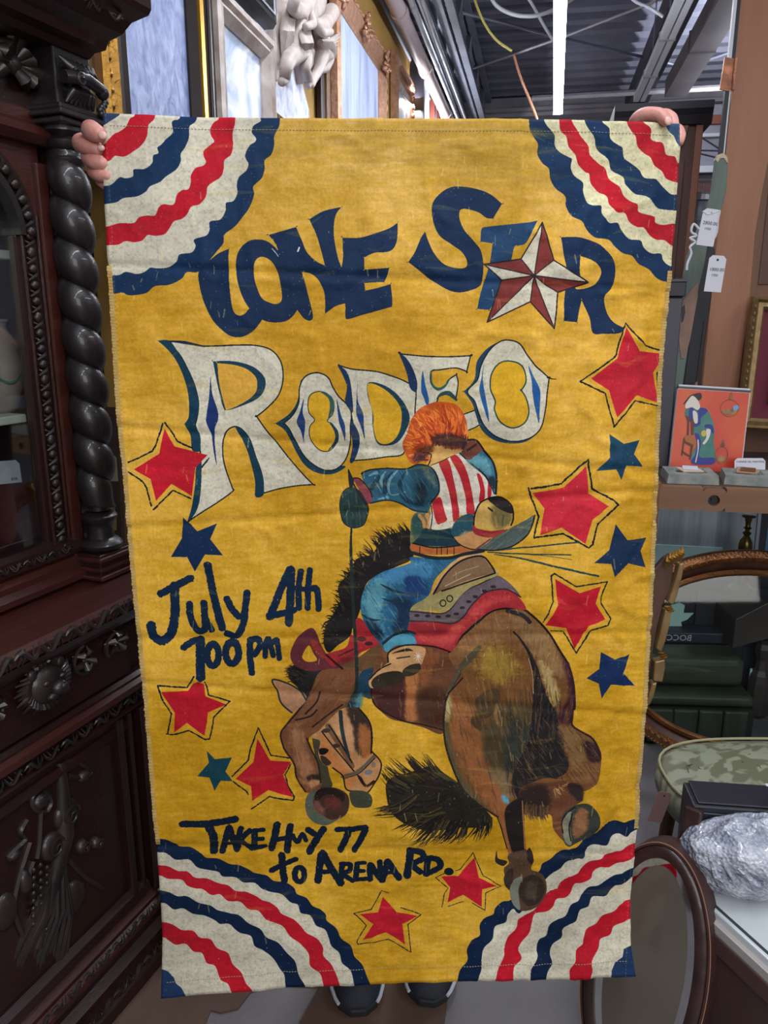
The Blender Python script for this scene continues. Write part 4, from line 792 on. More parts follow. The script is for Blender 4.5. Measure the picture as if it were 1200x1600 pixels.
# right-hand services
def rail(name, label, cat, px, py, z, w, h, m, d0, d1):
    r, _ = line_z(px, py, z); t = thing(name, label, cat, room(r, d0, z), RROT); L = d1 - d0
    return t, L
t, L = rail('cable_tray', 'bright white double trunking hanging right of the lit tube', 'trunking', 1035, 80, 3.5, .1, .06, white, 1.5, 0); L = 8.3 - 1.5
obj('channel', MB().box(-.055, -.006, 0, L, 0, .05), white, t); obj('channel', MB().box(.006, .05, 0, L, 0, .05), white, t); 
for d in (2.6, 3.9, 5.1, 6.0): obj('strap', MB().box(-.062, .057, d, d + .03, -.006, .056), steell, t); obj('hanger', MB().tube([(0, d, .05), (0, d, .70)], .006, 6), steel, t)
t, L = rail('air_duct', 'wide grey square duct at the right of the ceiling', 'duct', 1080, 110, 3.6, .3, .2, steel, 1.5, 0); L = 8.6 - 1.5
duct = mat('duct_metal', S(112, 106, 108), .5, metal=.3, c2=S(84, 80, 84), scale=3, contrast=.9)
obj('body', MB().box(-.10, .10, 0, L, 0, .16), duct, t)
for d in (1.2, 2.9, 4.4, 5.8): obj('joint', MB().box(-.108, .108, d, d + .03, -.008, .168), duct, t)
obj('lower_conduit', MB().tube([(-.04, 0, -.06), (-.04, 2.55, -.06)], .018, 8).tube([(.03, 0, -.06), (.03, 2.6, -.06)], .018, 8), white, t, smooth=True)
r, d = line_z(1150, 20, 3.9); t = thing('roof_beam', 'dark grey steel beam crossing under the deck at top right', 'beam', room(r - .5, 6.6, 3.85), RROT)
obj('web', MB().box(-.9, 1.6, -.01, .01, 0, .3), duct, t); obj('flange', MB().box(-.9, 1.6, -.07, .07, 0, .02), duct, t); obj('flange', MB().box(-.9, 1.6, -.07, .07, .28, .3), duct, t)
dark = mat('dark_steel', S(58, 56, 66), .6)
r, _ = line_z(1050, 60, 3.7); t = tag(obj('deep_beam', MB().box(-.06, .06, 0, 9, 0, .30).box(-.10, .10, 0, 9, 0, .02), dark, loc=room(r, 1.5, 3.78), rot=RROT), 'deep shadowed steel beam between the white trunking and the duct', 'beam')

# --- sway rods crossing under the deck
def wire(name, label, cat, P, rad, m, group=None, sag=0):
    Q = [Vector(p) for p in P]
    if len(Q) == 2 and sag: Q = [Q[0].lerp(Q[1], k / 10) - Vector((0, 0, sag * math.sin(math.pi * k / 10))) for k in range(11)]
    return tag(obj(name, MB().tube(Q, rad, 6), m, smooth=True), label, cat, group)
def cz(px, py, z): return tuple(at_z(px, py, z))
wire('sway_rod', 'long pale rod rising from the left joist behind the lit tube', 'rod', [cz(696, 122, 4.0), cz(880, 58, 4.05), cz(1080, -20, 4.1)], .012, steell)
wire('sway_rod', 'grey rod falling from the left joist to the duct behind the lit tube', 'rod', [cz(690, 12, 4.1), cz(880, 60, 4.05), cz(1060, 102, 4.0)], .014, steel)
wire('sway_rod', 'short rod slanting right of the duct above the leaning board', 'rod', [cz(1085, 100, 4.0), cz(1160, 75, 4.0)], .012, steel)
wire('sprinkler_pipe', 'slim grey pipe crossing the deck low behind the lit tube', 'pipe', [tuple(at_z(831, 154, 3.75)), tuple(at_z(1160, 135, 3.75))], .028, steell)
ylw = mat('yellow_cord', S(210, 200, 110), .5); org = mat('orange_cord', S(190, 130, 100), .5)
def hang(pts, y): return [tuple(at_y(px, py, y)) for px, py in pts]
def sm3(P, n=5):
    P = np.array(P); out = []
    for i in range(len(P) - 1):
        p0, p1, p2, p3 = P[max(i - 1, 0)], P[i], P[i + 1], P[min(i + 2, len(P) - 1)]
        for t in np.arange(n) / n: out.append(tuple(.5 * (2 * p1 + (p2 - p0) * t + (2 * p0 - 5 * p1 + 4 * p2 - p3) * t * t + (3 * p1 - p0 - 3 * p2 + p3) * t ** 3)))
    return out + [tuple(P[-1])]
wire('hanging_cord', 'yellow cord hanging down left of the lit tube', 'cord', sm3(hang([(738,-30),(742,0),(756,35),(775,62),(800,80)], 6.0)), .009, ylw)
wire('hanging_cord', 'orange cord dropping from the crossing rod to the banner top', 'cord', sm3(hang([(803,86),(815,125),(838,182),(850,230)], 6.2)), .009, org)
wire('hanging_cord', 'white cord looping behind the top of the lit tube', 'cord', sm3(hang([(762,-25),(772,5),(800,22),(835,25),(868,14),(900,-5)], 5.6)), .012, white)
wire('hanging_cord', 'straight white cord running down into the lit tube', 'cord', sm3(hang([(815,-20),(832,8),(850,40),(866,66)], 5.6)), .010, white)
wire('hanging_cord', 'white cord running from above into the white trunking', 'cord', sm3(hang([(960,-30),(990,0),(1015,12),(1036,26)], 5.6)), .010, white)
# --- the lit tube
p0 = np.array(at_z(872, 172, 2.98)); p1 = np.array(at_z(876.5, -60, 2.98)); d = (p1 - p0)
t = thing('tube_light', 'long lit white tube light hanging over the banner', 'light', tuple(p0), (0, 0, math.atan2(d[1], d[0]) - math.pi / 2)); L = float(np.linalg.norm(d))
lamp = mat('lamp_glow', (1, 1, 1, 1), .5, emit=((.88, .92, 1, 1), 80))
obj('diffuser', MB().tube([(0, 0, 0), (0, L, 0)], .030, 12), lamp, t, smooth=True); obj('housing', MB().box(-.032, .032, 0, L, .02, .06), white, t); obj('end_cap', MB().box(-.034, .034, -.02, 0, -.03, .06), white, t)
for k in (.3, L - .3): obj('hanger', MB().tube([(0, k, .06), (0, k, 1.2)], .004, 6), steel, t)
# ---------------------------------------------------------------- the banner
EL = [(177,162),(235,162),(290,162.5),(385,167),(460,173),(560,178),(660,184),(735,193),(820,199),(940,210.5),(1090,226),(1144,230.5),(1270,240.5),(1308,245),(1409,252),(1466,254),(1558,252)]
ER = [(195,1060),(229,1060),(257,1059),(335,1055),(385,1050),(441,1046),(505,1040),(552,1036),(635,1031),(740,1027),(812,1024),(900,1019.5),(1000,1014),(1110,1007),(1200,1000),(1282,995.5),(1318,993),(1372,988.7),(1409,986),(1477,985.5),(1522,991.5)]
ET = [(162,177),(200,179),(243,180.5),(310,184),(437,185),(640,186.5),(800,187),(900,188.5),(980,191.5),(1030,193.5),(1060,195)]
EB = [(252,1558),(300,1554),(395,1547),(447,1540.5),(554,1538.5),(580,1537),(703,1532.7),(773,1530.7),(900,1527),(940,1524),(991.5,1522)]
def ev(T, t):
    T = np.array(T, float); return np.interp(t, T[:, 0], T[:, 1])
NU, NV = 170, 290
u = np.linspace(0, 1, NU + 1); v = np.linspace(0, 1, NV + 1)
yL = 177 + v * (1558 - 177); yR = 195 + v * (1522 - 195)
Lp = np.stack([ev(EL, yL), yL], 1); Rp = np.stack([ev(ER, yR), yR], 1)
xt = 162 + u * (1060 - 162); xb = 252 + u * (991.5 - 252)
Tp = np.stack([xt, ev(ET, xt)], 1); Bp = np.stack([xb, ev(EB, xb)], 1)
c00, c10, c01, c11 = Tp[0], Tp[-1], Bp[0], Bp[-1]
U, V = u[None, :, None], v[:, None, None]
PX = (1 - U) * Lp[:, None] + U * Rp[:, None] + (1 - V) * Tp[None] + V * Bp[None] - ((1 - U) * (1 - V) * c00 + U * (1 - V) * c10 + (1 - U) * V * c01 + U * V * c11)
AB = to_banner(PX.reshape(-1, 2))
def bil(T, a, b):
    y = np.clip(b * (T.shape[0] - 1), 0, T.shape[0] - 2); x = np.clip(a * (T.shape[1] - 1), 0, T.shape[1] - 2)
    yi, xi = y.astype(int), x.astype(int); fy, fx = y - yi, x - xi
    return (T[yi, xi] * (1 - fx) + T[yi, xi + 1] * fx) * (1 - fy) + (T[yi + 1, xi] * (1 - fx) + T[yi + 1, xi + 1] * fx) * fy
a = AB[:, 0] / .92; b = AB[:, 1] / 1.58
R1 = fbm(300, 200, 9, 3, 301, 3); R2 = fbm(400, 300, 46, 22, 302, 2); ridge = 1 - np.abs(fbm(400, 300, 16, 10, 303, 2) * 5)
disp = bil(R1, a, b) * .010 + bil(R2, a, b) * .0056 * (.5 + a) + np.clip(bil(ridge, a, b), 0, 1) ** 4 * .0036 * (.35 + a)
disp += .006 * np.sin(b * 2 * math.pi * 1.7 + a * 1.5) * (b * .6 + .2) + .010 * np.clip(b - .955, 0, 1) / .045 * .6
# fold lines where it lay folded
for bb, sl in ((.155, .02), (.335, .05), (.40, -.04), (.545, .0), (.62, .05), (.81, .03)): disp -= .0040 * np.exp(-((b - bb - sl * (a - .5)) / .0035) ** 2)
for q0, sl in ((.62, 1.0), (.9, .8)): disp -= .0032 * np.exp(-((b - q0 + sl * (a - .8)) / .004) ** 2) * (a > .65)
W3 = B_TL + AB[:, :1] * B_U + AB[:, 1:] * B_V + disp[:, None] * B_N
me = bpy.data.meshes.new('cloth'); nu = NU + 1
faces = [(j * nu + i, (j + 1) * nu + i, (j + 1) * nu + i + 1, j * nu + i + 1) for j in range(NV) for i in range(NU)]
me.from_pydata([tuple(p) for p in W3], [], faces)
uv = me.uv_layers.new(name='canvas'); uva = np.stack([(AB[:, 0] + MARG) / TEX_W, 1 - (AB[:, 1] + MARG) / TEX_H], 1)
li = np.empty(len(me.loops), np.int32); me.loops.foreach_get('vertex_index', li); uv.data.foreach_set('uv', uva[li].astype(np.float32).ravel())
me.polygons.foreach_set('use_smooth', [True] * len(me.polygons))
pic = bpy.data.images.new('painted_canvas', TW, TH); buf = np.ones((TH, TW, 4), np.float32); buf[..., :3] = img[::-1] / 255.; pic.pixels.foreach_set(buf.ravel()); pic.update(); pic.pack()
bm_ = bpy.data.materials.new('painted_canvas'); bm_.use_nodes = True; nt = bm_.node_tree; p = nt.nodes['Principled BSDF']; p.inputs['Roughness'].default_value = .6; p.inputs['Specular IOR Level'].default_value = .13
ti = nt.nodes.new('ShaderNodeTexImage'); ti.image = pic; ti.extension = 'EXTEND'; um = nt.nodes.new('ShaderNodeUVMap'); um.uv_map = 'canvas'; nt.links.new(um.outputs[0], ti.inputs[0])
geo = nt.nodes.new('ShaderNodeNewGeometry'); mx = nt.nodes.new('ShaderNodeMixRGB'); mx.inputs[2].default_value = S(170, 158, 130)
nt.links.new(geo.outputs['Backfacing'], mx.inputs[0]); nt.links.new(ti.outputs[0], mx.inputs[1]); nt.links.new(mx.outputs[0], p.inputs['Base Color'])
nz = nt.nodes.new('ShaderNodeTexNoise'); nz.inputs['Scale'].default_value = 90; nz.inputs['Detail'].default_value = 4; bn = nt.nodes.new('ShaderNodeBump'); bn.inputs['Strength'].default_value = .25; bn.inputs['Distance'].default_value = .004
tcn = nt.nodes.new('ShaderNodeTexCoord'); nt.links.new(tcn.outputs['Object'], nz.inputs['Vector']); nt.links.new(nz.outputs['Fac'], bn.inputs['Height']); nt.links.new(bn.outputs[0], p.inputs['Normal'])
me.materials.append(bm_)
ban = thing('painted_banner', 'tall yellow canvas banner painted with a bucking horse, stars and LONE STAR RODEO', 'banner')
bo = bpy.data.objects.new('cloth', me); col.objects.link(bo); bo.parent = ban
bv = bo.modifiers.new('thickness', 'SOLIDIFY'); bv.thickness = .0012; bv.offset = 1
# hems: folded strips at top and bottom, and the frayed selvedge with its stitches down each side
canv = mat('raw_canvas', S(192, 164, 104), .85, c2=S(170, 134, 62), scale=60)
V3 = W3.reshape(NV + 1, nu, 3); BNv = B_N
for name, i0 in (('selvedge', 0), ('selvedge', NU)):
    m_ = MB(); sgn = 1 if i0 == 0 else -1
    for j in range(50, NV - 50, 1):
        a0 = V3[j, i0] + BNv * .0016; inn_ = V3[j, i0 + sgn * 1] - V3[j, i0]; inn_ /= np.linalg.norm(inn_); dn = V3[j + 1, i0] - V3[j, i0]
        o_ = a0 - inn_ * (.0010 + .0015 * rng.rand()); q = a0 + inn_ * (.0055 + .001 * rng.rand())
        m_.add([o_, q, q + dn * .93, o_ + dn * .86], [(0, 1, 2, 3)])
    stuff(obj(name, m_, canv, ban))
stm = mat('stitch_thread', S(160, 148, 122), .8)
m_ = MB()
for j, off in ((4, 0), (NV - 5, 0)):
    for i in range(2, NU - 2): a0 = V3[j, i] + BNv * .0018; b0 = V3[j, i] + (V3[j, i + 1] - V3[j, i]) * .55 + BNv * .0018; m_.bar(a0, b0, .0010, .0006)
stuff(obj('hem_stitching', m_, stm, ban))

# ---------------------------------------------------------------- the person holding it up
skin = mat('skin', S(206, 150, 138), .5, c2=S(190, 124, 112), scale=30, bump=.15, bscale=120)
nail = mat('nail', S(222, 176, 166), .3)
shirt = mat('shirt_cloth', S(40, 44, 60), .85); jeans = mat('jeans_cloth', S(30, 36, 54), .85); hair = mat('hair', S(60, 44, 34), .6)
def skinned(name, chains, parent, m, sub=2, root=0):
    """chains: list of [(x,y,z,r),...]; first point of a later chain may be an int index into all points"""
    V_, R_, E_ = [], [], []
    for ch in chains:
        prev = None
        for q in ch:
            if isinstance(q, int): prev = q; continue
            V_.append(q[:3]); R_.append(q[3]); k = len(V_) - 1
            if prev is not None: E_.append((prev, k))
            prev = k
    me = bpy.data.meshes.new(name); me.from_pydata(V_, E_, []); o = bpy.data.objects.new(name, me); col.objects.link(o)
    sk = o.modifiers.new('skin', 'SKIN'); sk.use_smooth_shade = True
    for i, r in enumerate(R_):
        d = me.skin_vertices[0].data[i]; d.radius = (r, r) if np.isscalar(r) else r; d.use_root = (i == root)
    sb = o.modifiers.new('sub', 'SUBSURF'); sb.levels = sub; sb.render_levels = sub
    dg = bpy.context.evaluated_depsgraph_get(); m2 = bpy.data.meshes.new_from_object(o.evaluated_get(dg)); bpy.data.objects.remove(o)
    m2.materials.clear(); m2.materials.append(m); m2.polygons.foreach_set('use_smooth', [True] * len(m2.polygons)); m2.name = name
    o = bpy.data.objects.new(name, m2); col.objects.link(o); o.parent = parent; return o
per = thing('person', 'person in dark clothes hidden behind the banner, only fingers and sneakers showing', 'person')
def dp(px, py, t, r): return (*at_depth(px, py, t), r)
# torso, neck, head, arms, hands as one body
cx = .02; by = 1.66
Lw = at_depth(200, 262, 1.30); Rw = at_depth(1005, 232, 1.36)
body = [[(cx, by, .92, .13), (cx, by, 1.12, .125), (cx, by, 1.30, .13), (cx, by - .01, 1.40, .07), (cx, by - .02, 1.47, .05), (cx, by - .03, 1.56, .075), (cx, by - .035, 1.63, .085), (cx, by - .03, 1.69, .06)],
        [2, (cx - .17, by, 1.37, .06), (cx - .36, by + .10, 1.35, .043), (Lw[0] + .04, Lw[1] + .10, 1.58, .034), (Lw[0], Lw[1], Lw[2] , .027), dp(172, 222, 1.275, .026)],
        [2, (cx + .17, by, 1.37, .06), (cx + .38, by + .10, 1.36, .043), (Rw[0] - .02, Rw[1] + .10, 1.60, .034), (Rw[0], Rw[1], Rw[2], .027), dp(1020, 212, 1.305, .026)],
        [0, (cx - .09, by, .86, .09), (cx - .085, by - .03, .50, .06), (cx - .08, by, .12, .042)],
        [0, (cx + .09, by, .86, .09), (cx + .085, by - .03, .50, .06), (cx + .08, by, .12, .042)]]
nb = sum(len([q for q in c if not isinstance(q, int)]) for c in body)
LH, RH = 12, 17    # palm vertices (index 8..12 left arm, 13..17 right arm)
# left of the picture: thumb in front of the cloth, fingers hooked behind its edge
body += [[LH, dp(150, 212, 1.245, .014), dp(137, 200, 1.215, .0135), dp(146, 206, 1.197, .0135), dp(163, 214, 1.188, .0105)],
         [LH, dp(140, 224, 1.262, .013), dp(121, 222, 1.242, .0125), dp(137, 229, 1.218, .0115), dp(160, 234, 1.212, .009)],
         [LH, dp(146, 243, 1.268, .0125), dp(140, 247, 1.240, .013), dp(150, 254, 1.220, .0115), dp(170, 258, 1.216, .009)],
         [LH, dp(152, 260, 1.274, .012), dp(148, 268, 1.248, .012), dp(157, 274, 1.226, .0105), dp(176, 276, 1.222, .008)],
         [LH, dp(160, 275, 1.280, .011), dp(157, 282, 1.256, .0095), dp(166, 289, 1.238, .0085), dp(182, 291, 1.236, .007)]]
for ch_ in body[-5:]:
    for i_ in range(1, len(ch_)): ch_[i_] = (*ch_[i_][:3], ch_[i_][3] * (1.22 if ch_[i_][3] > .0112 else 1.12))
# right of the picture: fingers folded over the top hem, thumb behind
body += [[RH, dp(1000, 200, 1.300, .014), dp(990, 190, 1.278, .0125), dp(1004, 178, 1.262, .0125), dp(1032, 179, 1.246, .0120), dp(1046, 193, 1.238, .0088)],
         [RH, dp(1030, 190, 1.300, .0125), dp(1036, 178, 1.280, .0120), dp(1050, 185, 1.262, .0110), dp(1054, 202, 1.256, .0085)],
         [RH, dp(1046, 205, 1.302, .012), dp(1058, 200, 1.285, .0105), dp(1064, 212, 1.272, .0095), dp(1059, 228, 1.270, .008)],
         [RH, dp(1040, 220, 1.310, .011), dp(1050, 226, 1.300, .0095), dp(1048, 240, 1.290, .008)],
         [RH, dp(1010, 212, 1.330, .012), dp(1018, 228, 1.318, .010), dp(1028, 242, 1.308, .008)]]
skinned('body', body, per, skin)
def nailo(px, py, t, rx, rz, rot): 
    c = at_depth(px, py, t); M = Matrix.Rotation(rot, 3, 'Y'); return obj('fingernail', MB().ball(c, (rx, .0022, rz), 12, 6, M), nail, per, smooth=True)
nailo(160, 211, 1.1765, .0068, .0060, math.radians(20)); nailo(158, 231, 1.2005, .0058, .0045, math.radians(10)); nailo(1044, 189, 1.2265, .0058, .0068, math.radians(-35))
# face, hair and clothing (out of sight, but there)
hc = (cx, by - .035, 1.60)
obj('hair', MB().ball((cx, by - .012, 1.645), (.088, .098, .098), 20, 12), hair, per, smooth=True)
for s_ in (-1, 1):
    obj('eye', MB().ball((cx + s_ * .031, by - .112, 1.605), .011, 10, 8), mat('eye', S(220, 220, 215), .2), per, smooth=True)
    obj('ear', MB().ball((cx + s_ * .083, by - .03, 1.59), (.008, .018, .03), 10, 8), skin, per, smooth=True)
obj('nose', MB().ball((cx, by - .122, 1.575), (.012, .016, .022), 10, 8), skin, per, smooth=True); obj('mouth', MB().ball((cx, by - .108, 1.535), (.024, .006, .007), 10, 6), mat('lips', S(170, 90, 85), .4), per, smooth=True)
skinned('shirt', [[(cx, by, .90, (.155, .125)), (cx, by, 1.12, .14), (cx, by, 1.30, .145), (cx, by - .005, 1.39, .08)], [2, (cx - .17, by, 1.375, .072), (cx - .30, by + .06, 1.355, .06)], [2, (cx + .17, by, 1.375, .072), (cx + .31, by + .06, 1.36, .06)]], per, shirt)
skinned('trousers', [[(cx, by, .95, .14), (cx, by, .88, .14)], [1, (cx - .09, by, .80, .10), (cx - .085, by - .02, .48, .078), (cx - .08, by + .01, .10, .062)], [1, (cx + .09, by, .80, .10), (cx + .085, by - .02, .48, .078), (cx + .08, by + .01, .10, .062)]], per, jeans)
# sneakers, toes to the camera
shm = mat('sneaker_mesh', S(34, 38, 48), .7, bump=.4, bscale=300); som = mat('sneaker_sole', S(30, 32, 38), .6); edg = mat('sneaker_edge', S(190, 194, 204), .5); lace = mat('lace', S(50, 54, 66), .8)
def sneaker(x, ytoe, rz):
    def sec(y):           # length 0 at the toe .. 1 at the heel -> half width, top
        w = np.interp(y, [0, .06, .2, .35, .6, .85, 1], [.022, .040, .052, .053, .042, .042, .026]); h = np.interp(y, [0, .06, .2, .4, .55, .8, 1], [.035, .052, .062, .082, .105, .115, .10]); return w, h
    L = .295; base = None
    s_ = MB()
    ys = np.linspace(0, 1, 22)
    v = []
    for y in ys:
        w, h = sec(y)
        for k in range(13): a_ = math.pi * k / 12; v.append((w * math.cos(a_), y * L, .018 + (h - .018) * math.sin(a_) ** .8))
    s_.add(v, [(i * 13 + k, i * 13 + k + 1, (i + 1) * 13 + k + 1, (i + 1) * 13 + k) for i in range(21) for k in range(12)] + [tuple(range(13)), tuple(21 * 13 + k for k in range(13))])
    up = obj('shoe', s_, shm, per, smooth=True, loc=(x, ytoe, 0), rot=(0, 0, rz))
    q = MB(); P_ = [(sec(y)[0] + .006, y * L) for y in ys]; ring_ = [(w, y) for w, y in P_] + [(-w, y) for w, y in P_[::-1]]
    ring_[0] = (.018, -.006); ring_[-1] = (-.018, -.006); obj('sole', q.prism(ring_, .002, .022, 'xy'), som, up, bevel=.004)
    tb = [(w + .001, y, .022) for w, y in P_[1:9]]; [obj('sole_edge', MB().tube([(g_ * a_, b_, c_) for a_, b_, c_ in tb], .0042, 6), edg, up, smooth=True) for g_ in (1, -1)]
    for k in range(4): yy_ = .40 + k * .06; w, h = sec(yy_); obj('lace', MB().tube([(-.022, yy_ * L, h - .004), (0, yy_ * L, h + .004), (.022, yy_ * L, h - .004)], .003, 6), lace, up, smooth=True)
sneaker(at_z(560, 1590, 0)[0], at_z(560, 1588, 0)[1], math.radians(4)); sneaker(at_z(668, 1574, 0)[0], at_z(668, 1573, 0)[1], math.radians(-8))
# ---------------------------------------------------------------- the carved hutch on the left
HO = np.array([-.527, 1.532, 0.]); HD = np.array([.374, .9274, 0.]); HN = np.array([.9274, -.374, 0.])
HANG = math.atan2(HD[1], HD[0])
def hp(px, py, y):       # pixel -> (x, z) on the hutch plane lying y behind the counter's front edge
    p = at_plane(px, py, HO - HN * y, HN); return float(np.dot(p - HO, HD)), float(p[2])
wood = mat('dark_oak', S(44, 19, 16), .34, c2=S(28, 12, 11), scale=5, stretch=(2, 20, 2), bump=.12, bscale=30, contrast=1, coat=.15)
woodr = mat('red_oak', S(70, 31, 24), .36, c2=S(46, 20, 16), scale=4, stretch=(1, 12, 8), bump=.1, contrast=1, coat=.15)
carv = mat('carved_oak', S(44, 30, 28), .46, c2=S(24, 16, 15), scale=12, bump=.15, coat=.2)
blk = mat('blackened_oak', S(32, 27, 29), .42, c2=S(26, 21, 22), scale=12, bump=.12, coat=.25)
H_ = thing('carved_hutch', 'tall dark carved oak hutch with a glazed door and barley-twist column at left', 'cabinet', tuple(HO), (0, 0, HANG))
X0 = -1.55
# lower case
obj('carcass', MB().box(X0, .10, .06, .52, .10, .895), wood, H_)
obj('plinth', MB().mould([(-.5, 0), (.0, 0), (.0, .035), (-.012, .05), (-.012, .085), (-.03, .10), (-.03, .112), (-.045, .12), (-.5, .12)], X0, .13), wood, H_)
obj('plinth_moulding', MB().mould([(-.1, .12), (-.028, .12), (-.02, .13), (-.02, .142), (-.035, .15), (-.035, .16), (-.05, .17), (-.1, .17)], X0, .13), woodr, H_)
obj('counter_top', MB().mould([(-.54, .90), (-.02, .90), (.0, .91), (.004, .93), (-.004, .94), (-.54, .94)], X0, .16), woodr, H_)
obj('counter_moulding', MB().mould([(-.1, .86), (-.045, .86), (-.03, .87), (-.018, .885), (-.012, .90), (-.1, .90)], X0, .14), wood, H_)
# carved leaf band round the counter's edge
def leaf(mb, x, z, y, s, flip=1, k=0):
    """a curled acanthus scroll about 2*s long in the xz plane standing proud of y"""
    P = [(x + flip * s * (-1 + 2 * t), y - .004 - .004 * math.sin(math.pi * t), z + s * .38 * math.sin(2.2 * math.pi * t)) for t in np.linspace(0, 1, 9)]
    mb.tube(P, [s * q for q in (.06, .15, .2, .2, .17, .15, .15, .12, .05)], 6)
    mb.ball((x + flip * s * .45, y - .005, z - s * .22), (s * .17, s * .16, s * .17), 8, 5)
    mb.ball((x - flip * s * .4, y - .005, z + s * .25), (s * .26, s * .12, s * .12), 8, 5)
    for q in (-.75, -.45, .2, .6): mb.tube([(x + flip * s * q, y - .003, z - s * .45), (x + flip * s * (q + .15), y - .008, z), (x + flip * s * (q + .35), y - .003, z + s * .45)], [s * .05, s * .09, s * .03], 5)
m_ = MB()
for k in range(26): leaf(m_, .13 - k * .060, .922, .002, .030, 1 if k % 2 else -1)
stuff(obj('carved_edge', m_, carv, H_, smooth=True))
# drawer frieze with lion mask and vines
obj('drawer', MB().box(X0, .02, .045, .06, .745, .85), wood, H_)
for z0, z1, o_ in ((.725, .735, -.035), (.705, .725, -.022), (.655, .66, -.04)): obj('rail', MB().mould([(-.1, z0 - .003), (o_ - .01, z0 - .003), (o_, z0 + .003), (o_, z1 - .003), (o_ - .01, z1 + .003), (-.1, z1 + .003)], X0, .12), woodr if o_ > -.03 else wood, H_)
obj('bead_rail', MB().mould([(-.1, .845), (-.05, .845), (-.04, .852), (-.05, .86), (-.1, .86)], X0, .08), wood, H_)
m_ = MB()
for k in range(34): leaf(m_, .06 - k * .046, .675, .052, .022, 1 if k % 2 else -1)
stuff(obj('carved_rail', m_, carv, H_, smooth=True))
# lion mask
lx, lz = hp(72, 1068, .03)
lion = MB(); lion.ball((lx, .036, lz), (.045, .028, .042), 18, 12); lion.ball((lx + .012, .012, lz - .008), (.020, .018, .016), 12, 8); lion.ball((lx + .014, .0, lz - .004), (.009, .007, .006), 8, 6)
for s_ in (-1, 1): lion.ball((lx + s_ * .02 + .006, .014, lz + .010), (.010, .008, .006), 8, 6); lion.ball((lx + s_ * .034, .026, lz + .032), (.011, .008, .013), 8, 6); lion.ball((lx + s_ * .014 + .01, .012, lz - .02), (.014, .01, .008), 8, 6)
lm_ = obj('lion_mask', lion, carv, H_, smooth=True)
m_ = MB()
for k in range(34):
    a_ = 2 * math.pi * k / 34; r0_ = .036; r1_ = .062 + .008 * (k % 2)
    m_.tube([(lx + r0_ * math.cos(a_), .03, lz + r0_ * math.sin(a_) * .9), (lx + .052 * math.cos(a_ + .15), .024, lz + .05 * math.sin(a_ + .15) * .9), (lx + r1_ * math.cos(a_ + .35), .036, lz + r1_ * math.sin(a_ + .35) * .8)], [.006, .005, .0015], 5)
stuff(obj('mane', m_, carv, lm_, smooth=True))
m_ = MB()
def scroll(mb, x, z, y, r, turns, a0, rad, dirn=1):
    P = []; N_ = 22
    for i in range(N_ + 1):
        t = i / N_; a_ = a0 + dirn * turns * 2 * math.pi * t; q = r * (1 - .82 * t); P.append((x + q * math.cos(a_), y - .006 * t, z + q * math.sin(a_)))
    mb.tube(P, [rad * (1 - .5 * i / N_) for i in range(N_ + 1)], 6)
for dx, fl_ in ((.11, 1), (.205, -1), (-.115, -1), (-.21, 1), (-.30, -1), (-.40, 1), (-.5, -1)):
    scroll(m_, lx + dx, lz - .004, .04, .034, 1.25, math.pi * (.5 if fl_ > 0 else 1.2), .0055, fl_)
    for k in range(5): a_ = k * 1.2 + fl_; m_.tube([(lx + dx, .042, lz), (lx + dx + .02 * math.cos(a_), .03, lz + .018 * math.sin(a_)), (lx + dx + .036 * math.cos(a_ + .3), .042, lz + .03 * math.sin(a_ + .3))], [.003, .008, .001], 6)
stuff(obj('vine_carving', m_, carv, H_, smooth=True))
# cupboard door below: frame, sunk panel, hunting trophy
obj('door_panel', MB().box(X0, -.03, .075, .09, .17, .62), woodr, H_)
obj('bottom_rail', MB().mould([(-.1, .17), (-.05, .17), (-.04, .18), (-.045, .20), (-.06, .21), (-.06, .222), (-.075, .23), (-.1, .23)], X0, .02), wood, H_)
m_ = MB()
for k in range(36): leaf(m_, .10 - k * .044, .152, .026, .020, 1 if k % 2 else -1)
stuff(obj('carved_plinth', m_, carv, H_, smooth=True))
m_ = MB()
for k in range(30): leaf(m_, .0 - k * .05, .062, .004, .024, 1 if k % 2 else -1)
stuff(obj('carved_base', m_, carv, H_, smooth=True))
obj('top_rail', MB().mould([(-.1, .60), (-.06, .60), (-.05, .612), (-.055, .63), (-.1, .64)], X0, .02), wood, H_)
for xx, w_ in ((-.035, .02), (.0, .012), (.03, .03), (.065, .02)): obj('pilaster_reed', MB().box(xx, xx + w_, .035 if w_ > .02 else .045, .07, .17, .65), wood, H_, bevel=.004)
obj('corner_foot', MB().mould([(-.1, .0), (.03, .0), (.03, .09), (.015, .11), (.015, .13), (.0, .16), (-.1, .18)], .03, .15), wood, H_, bevel=.004)
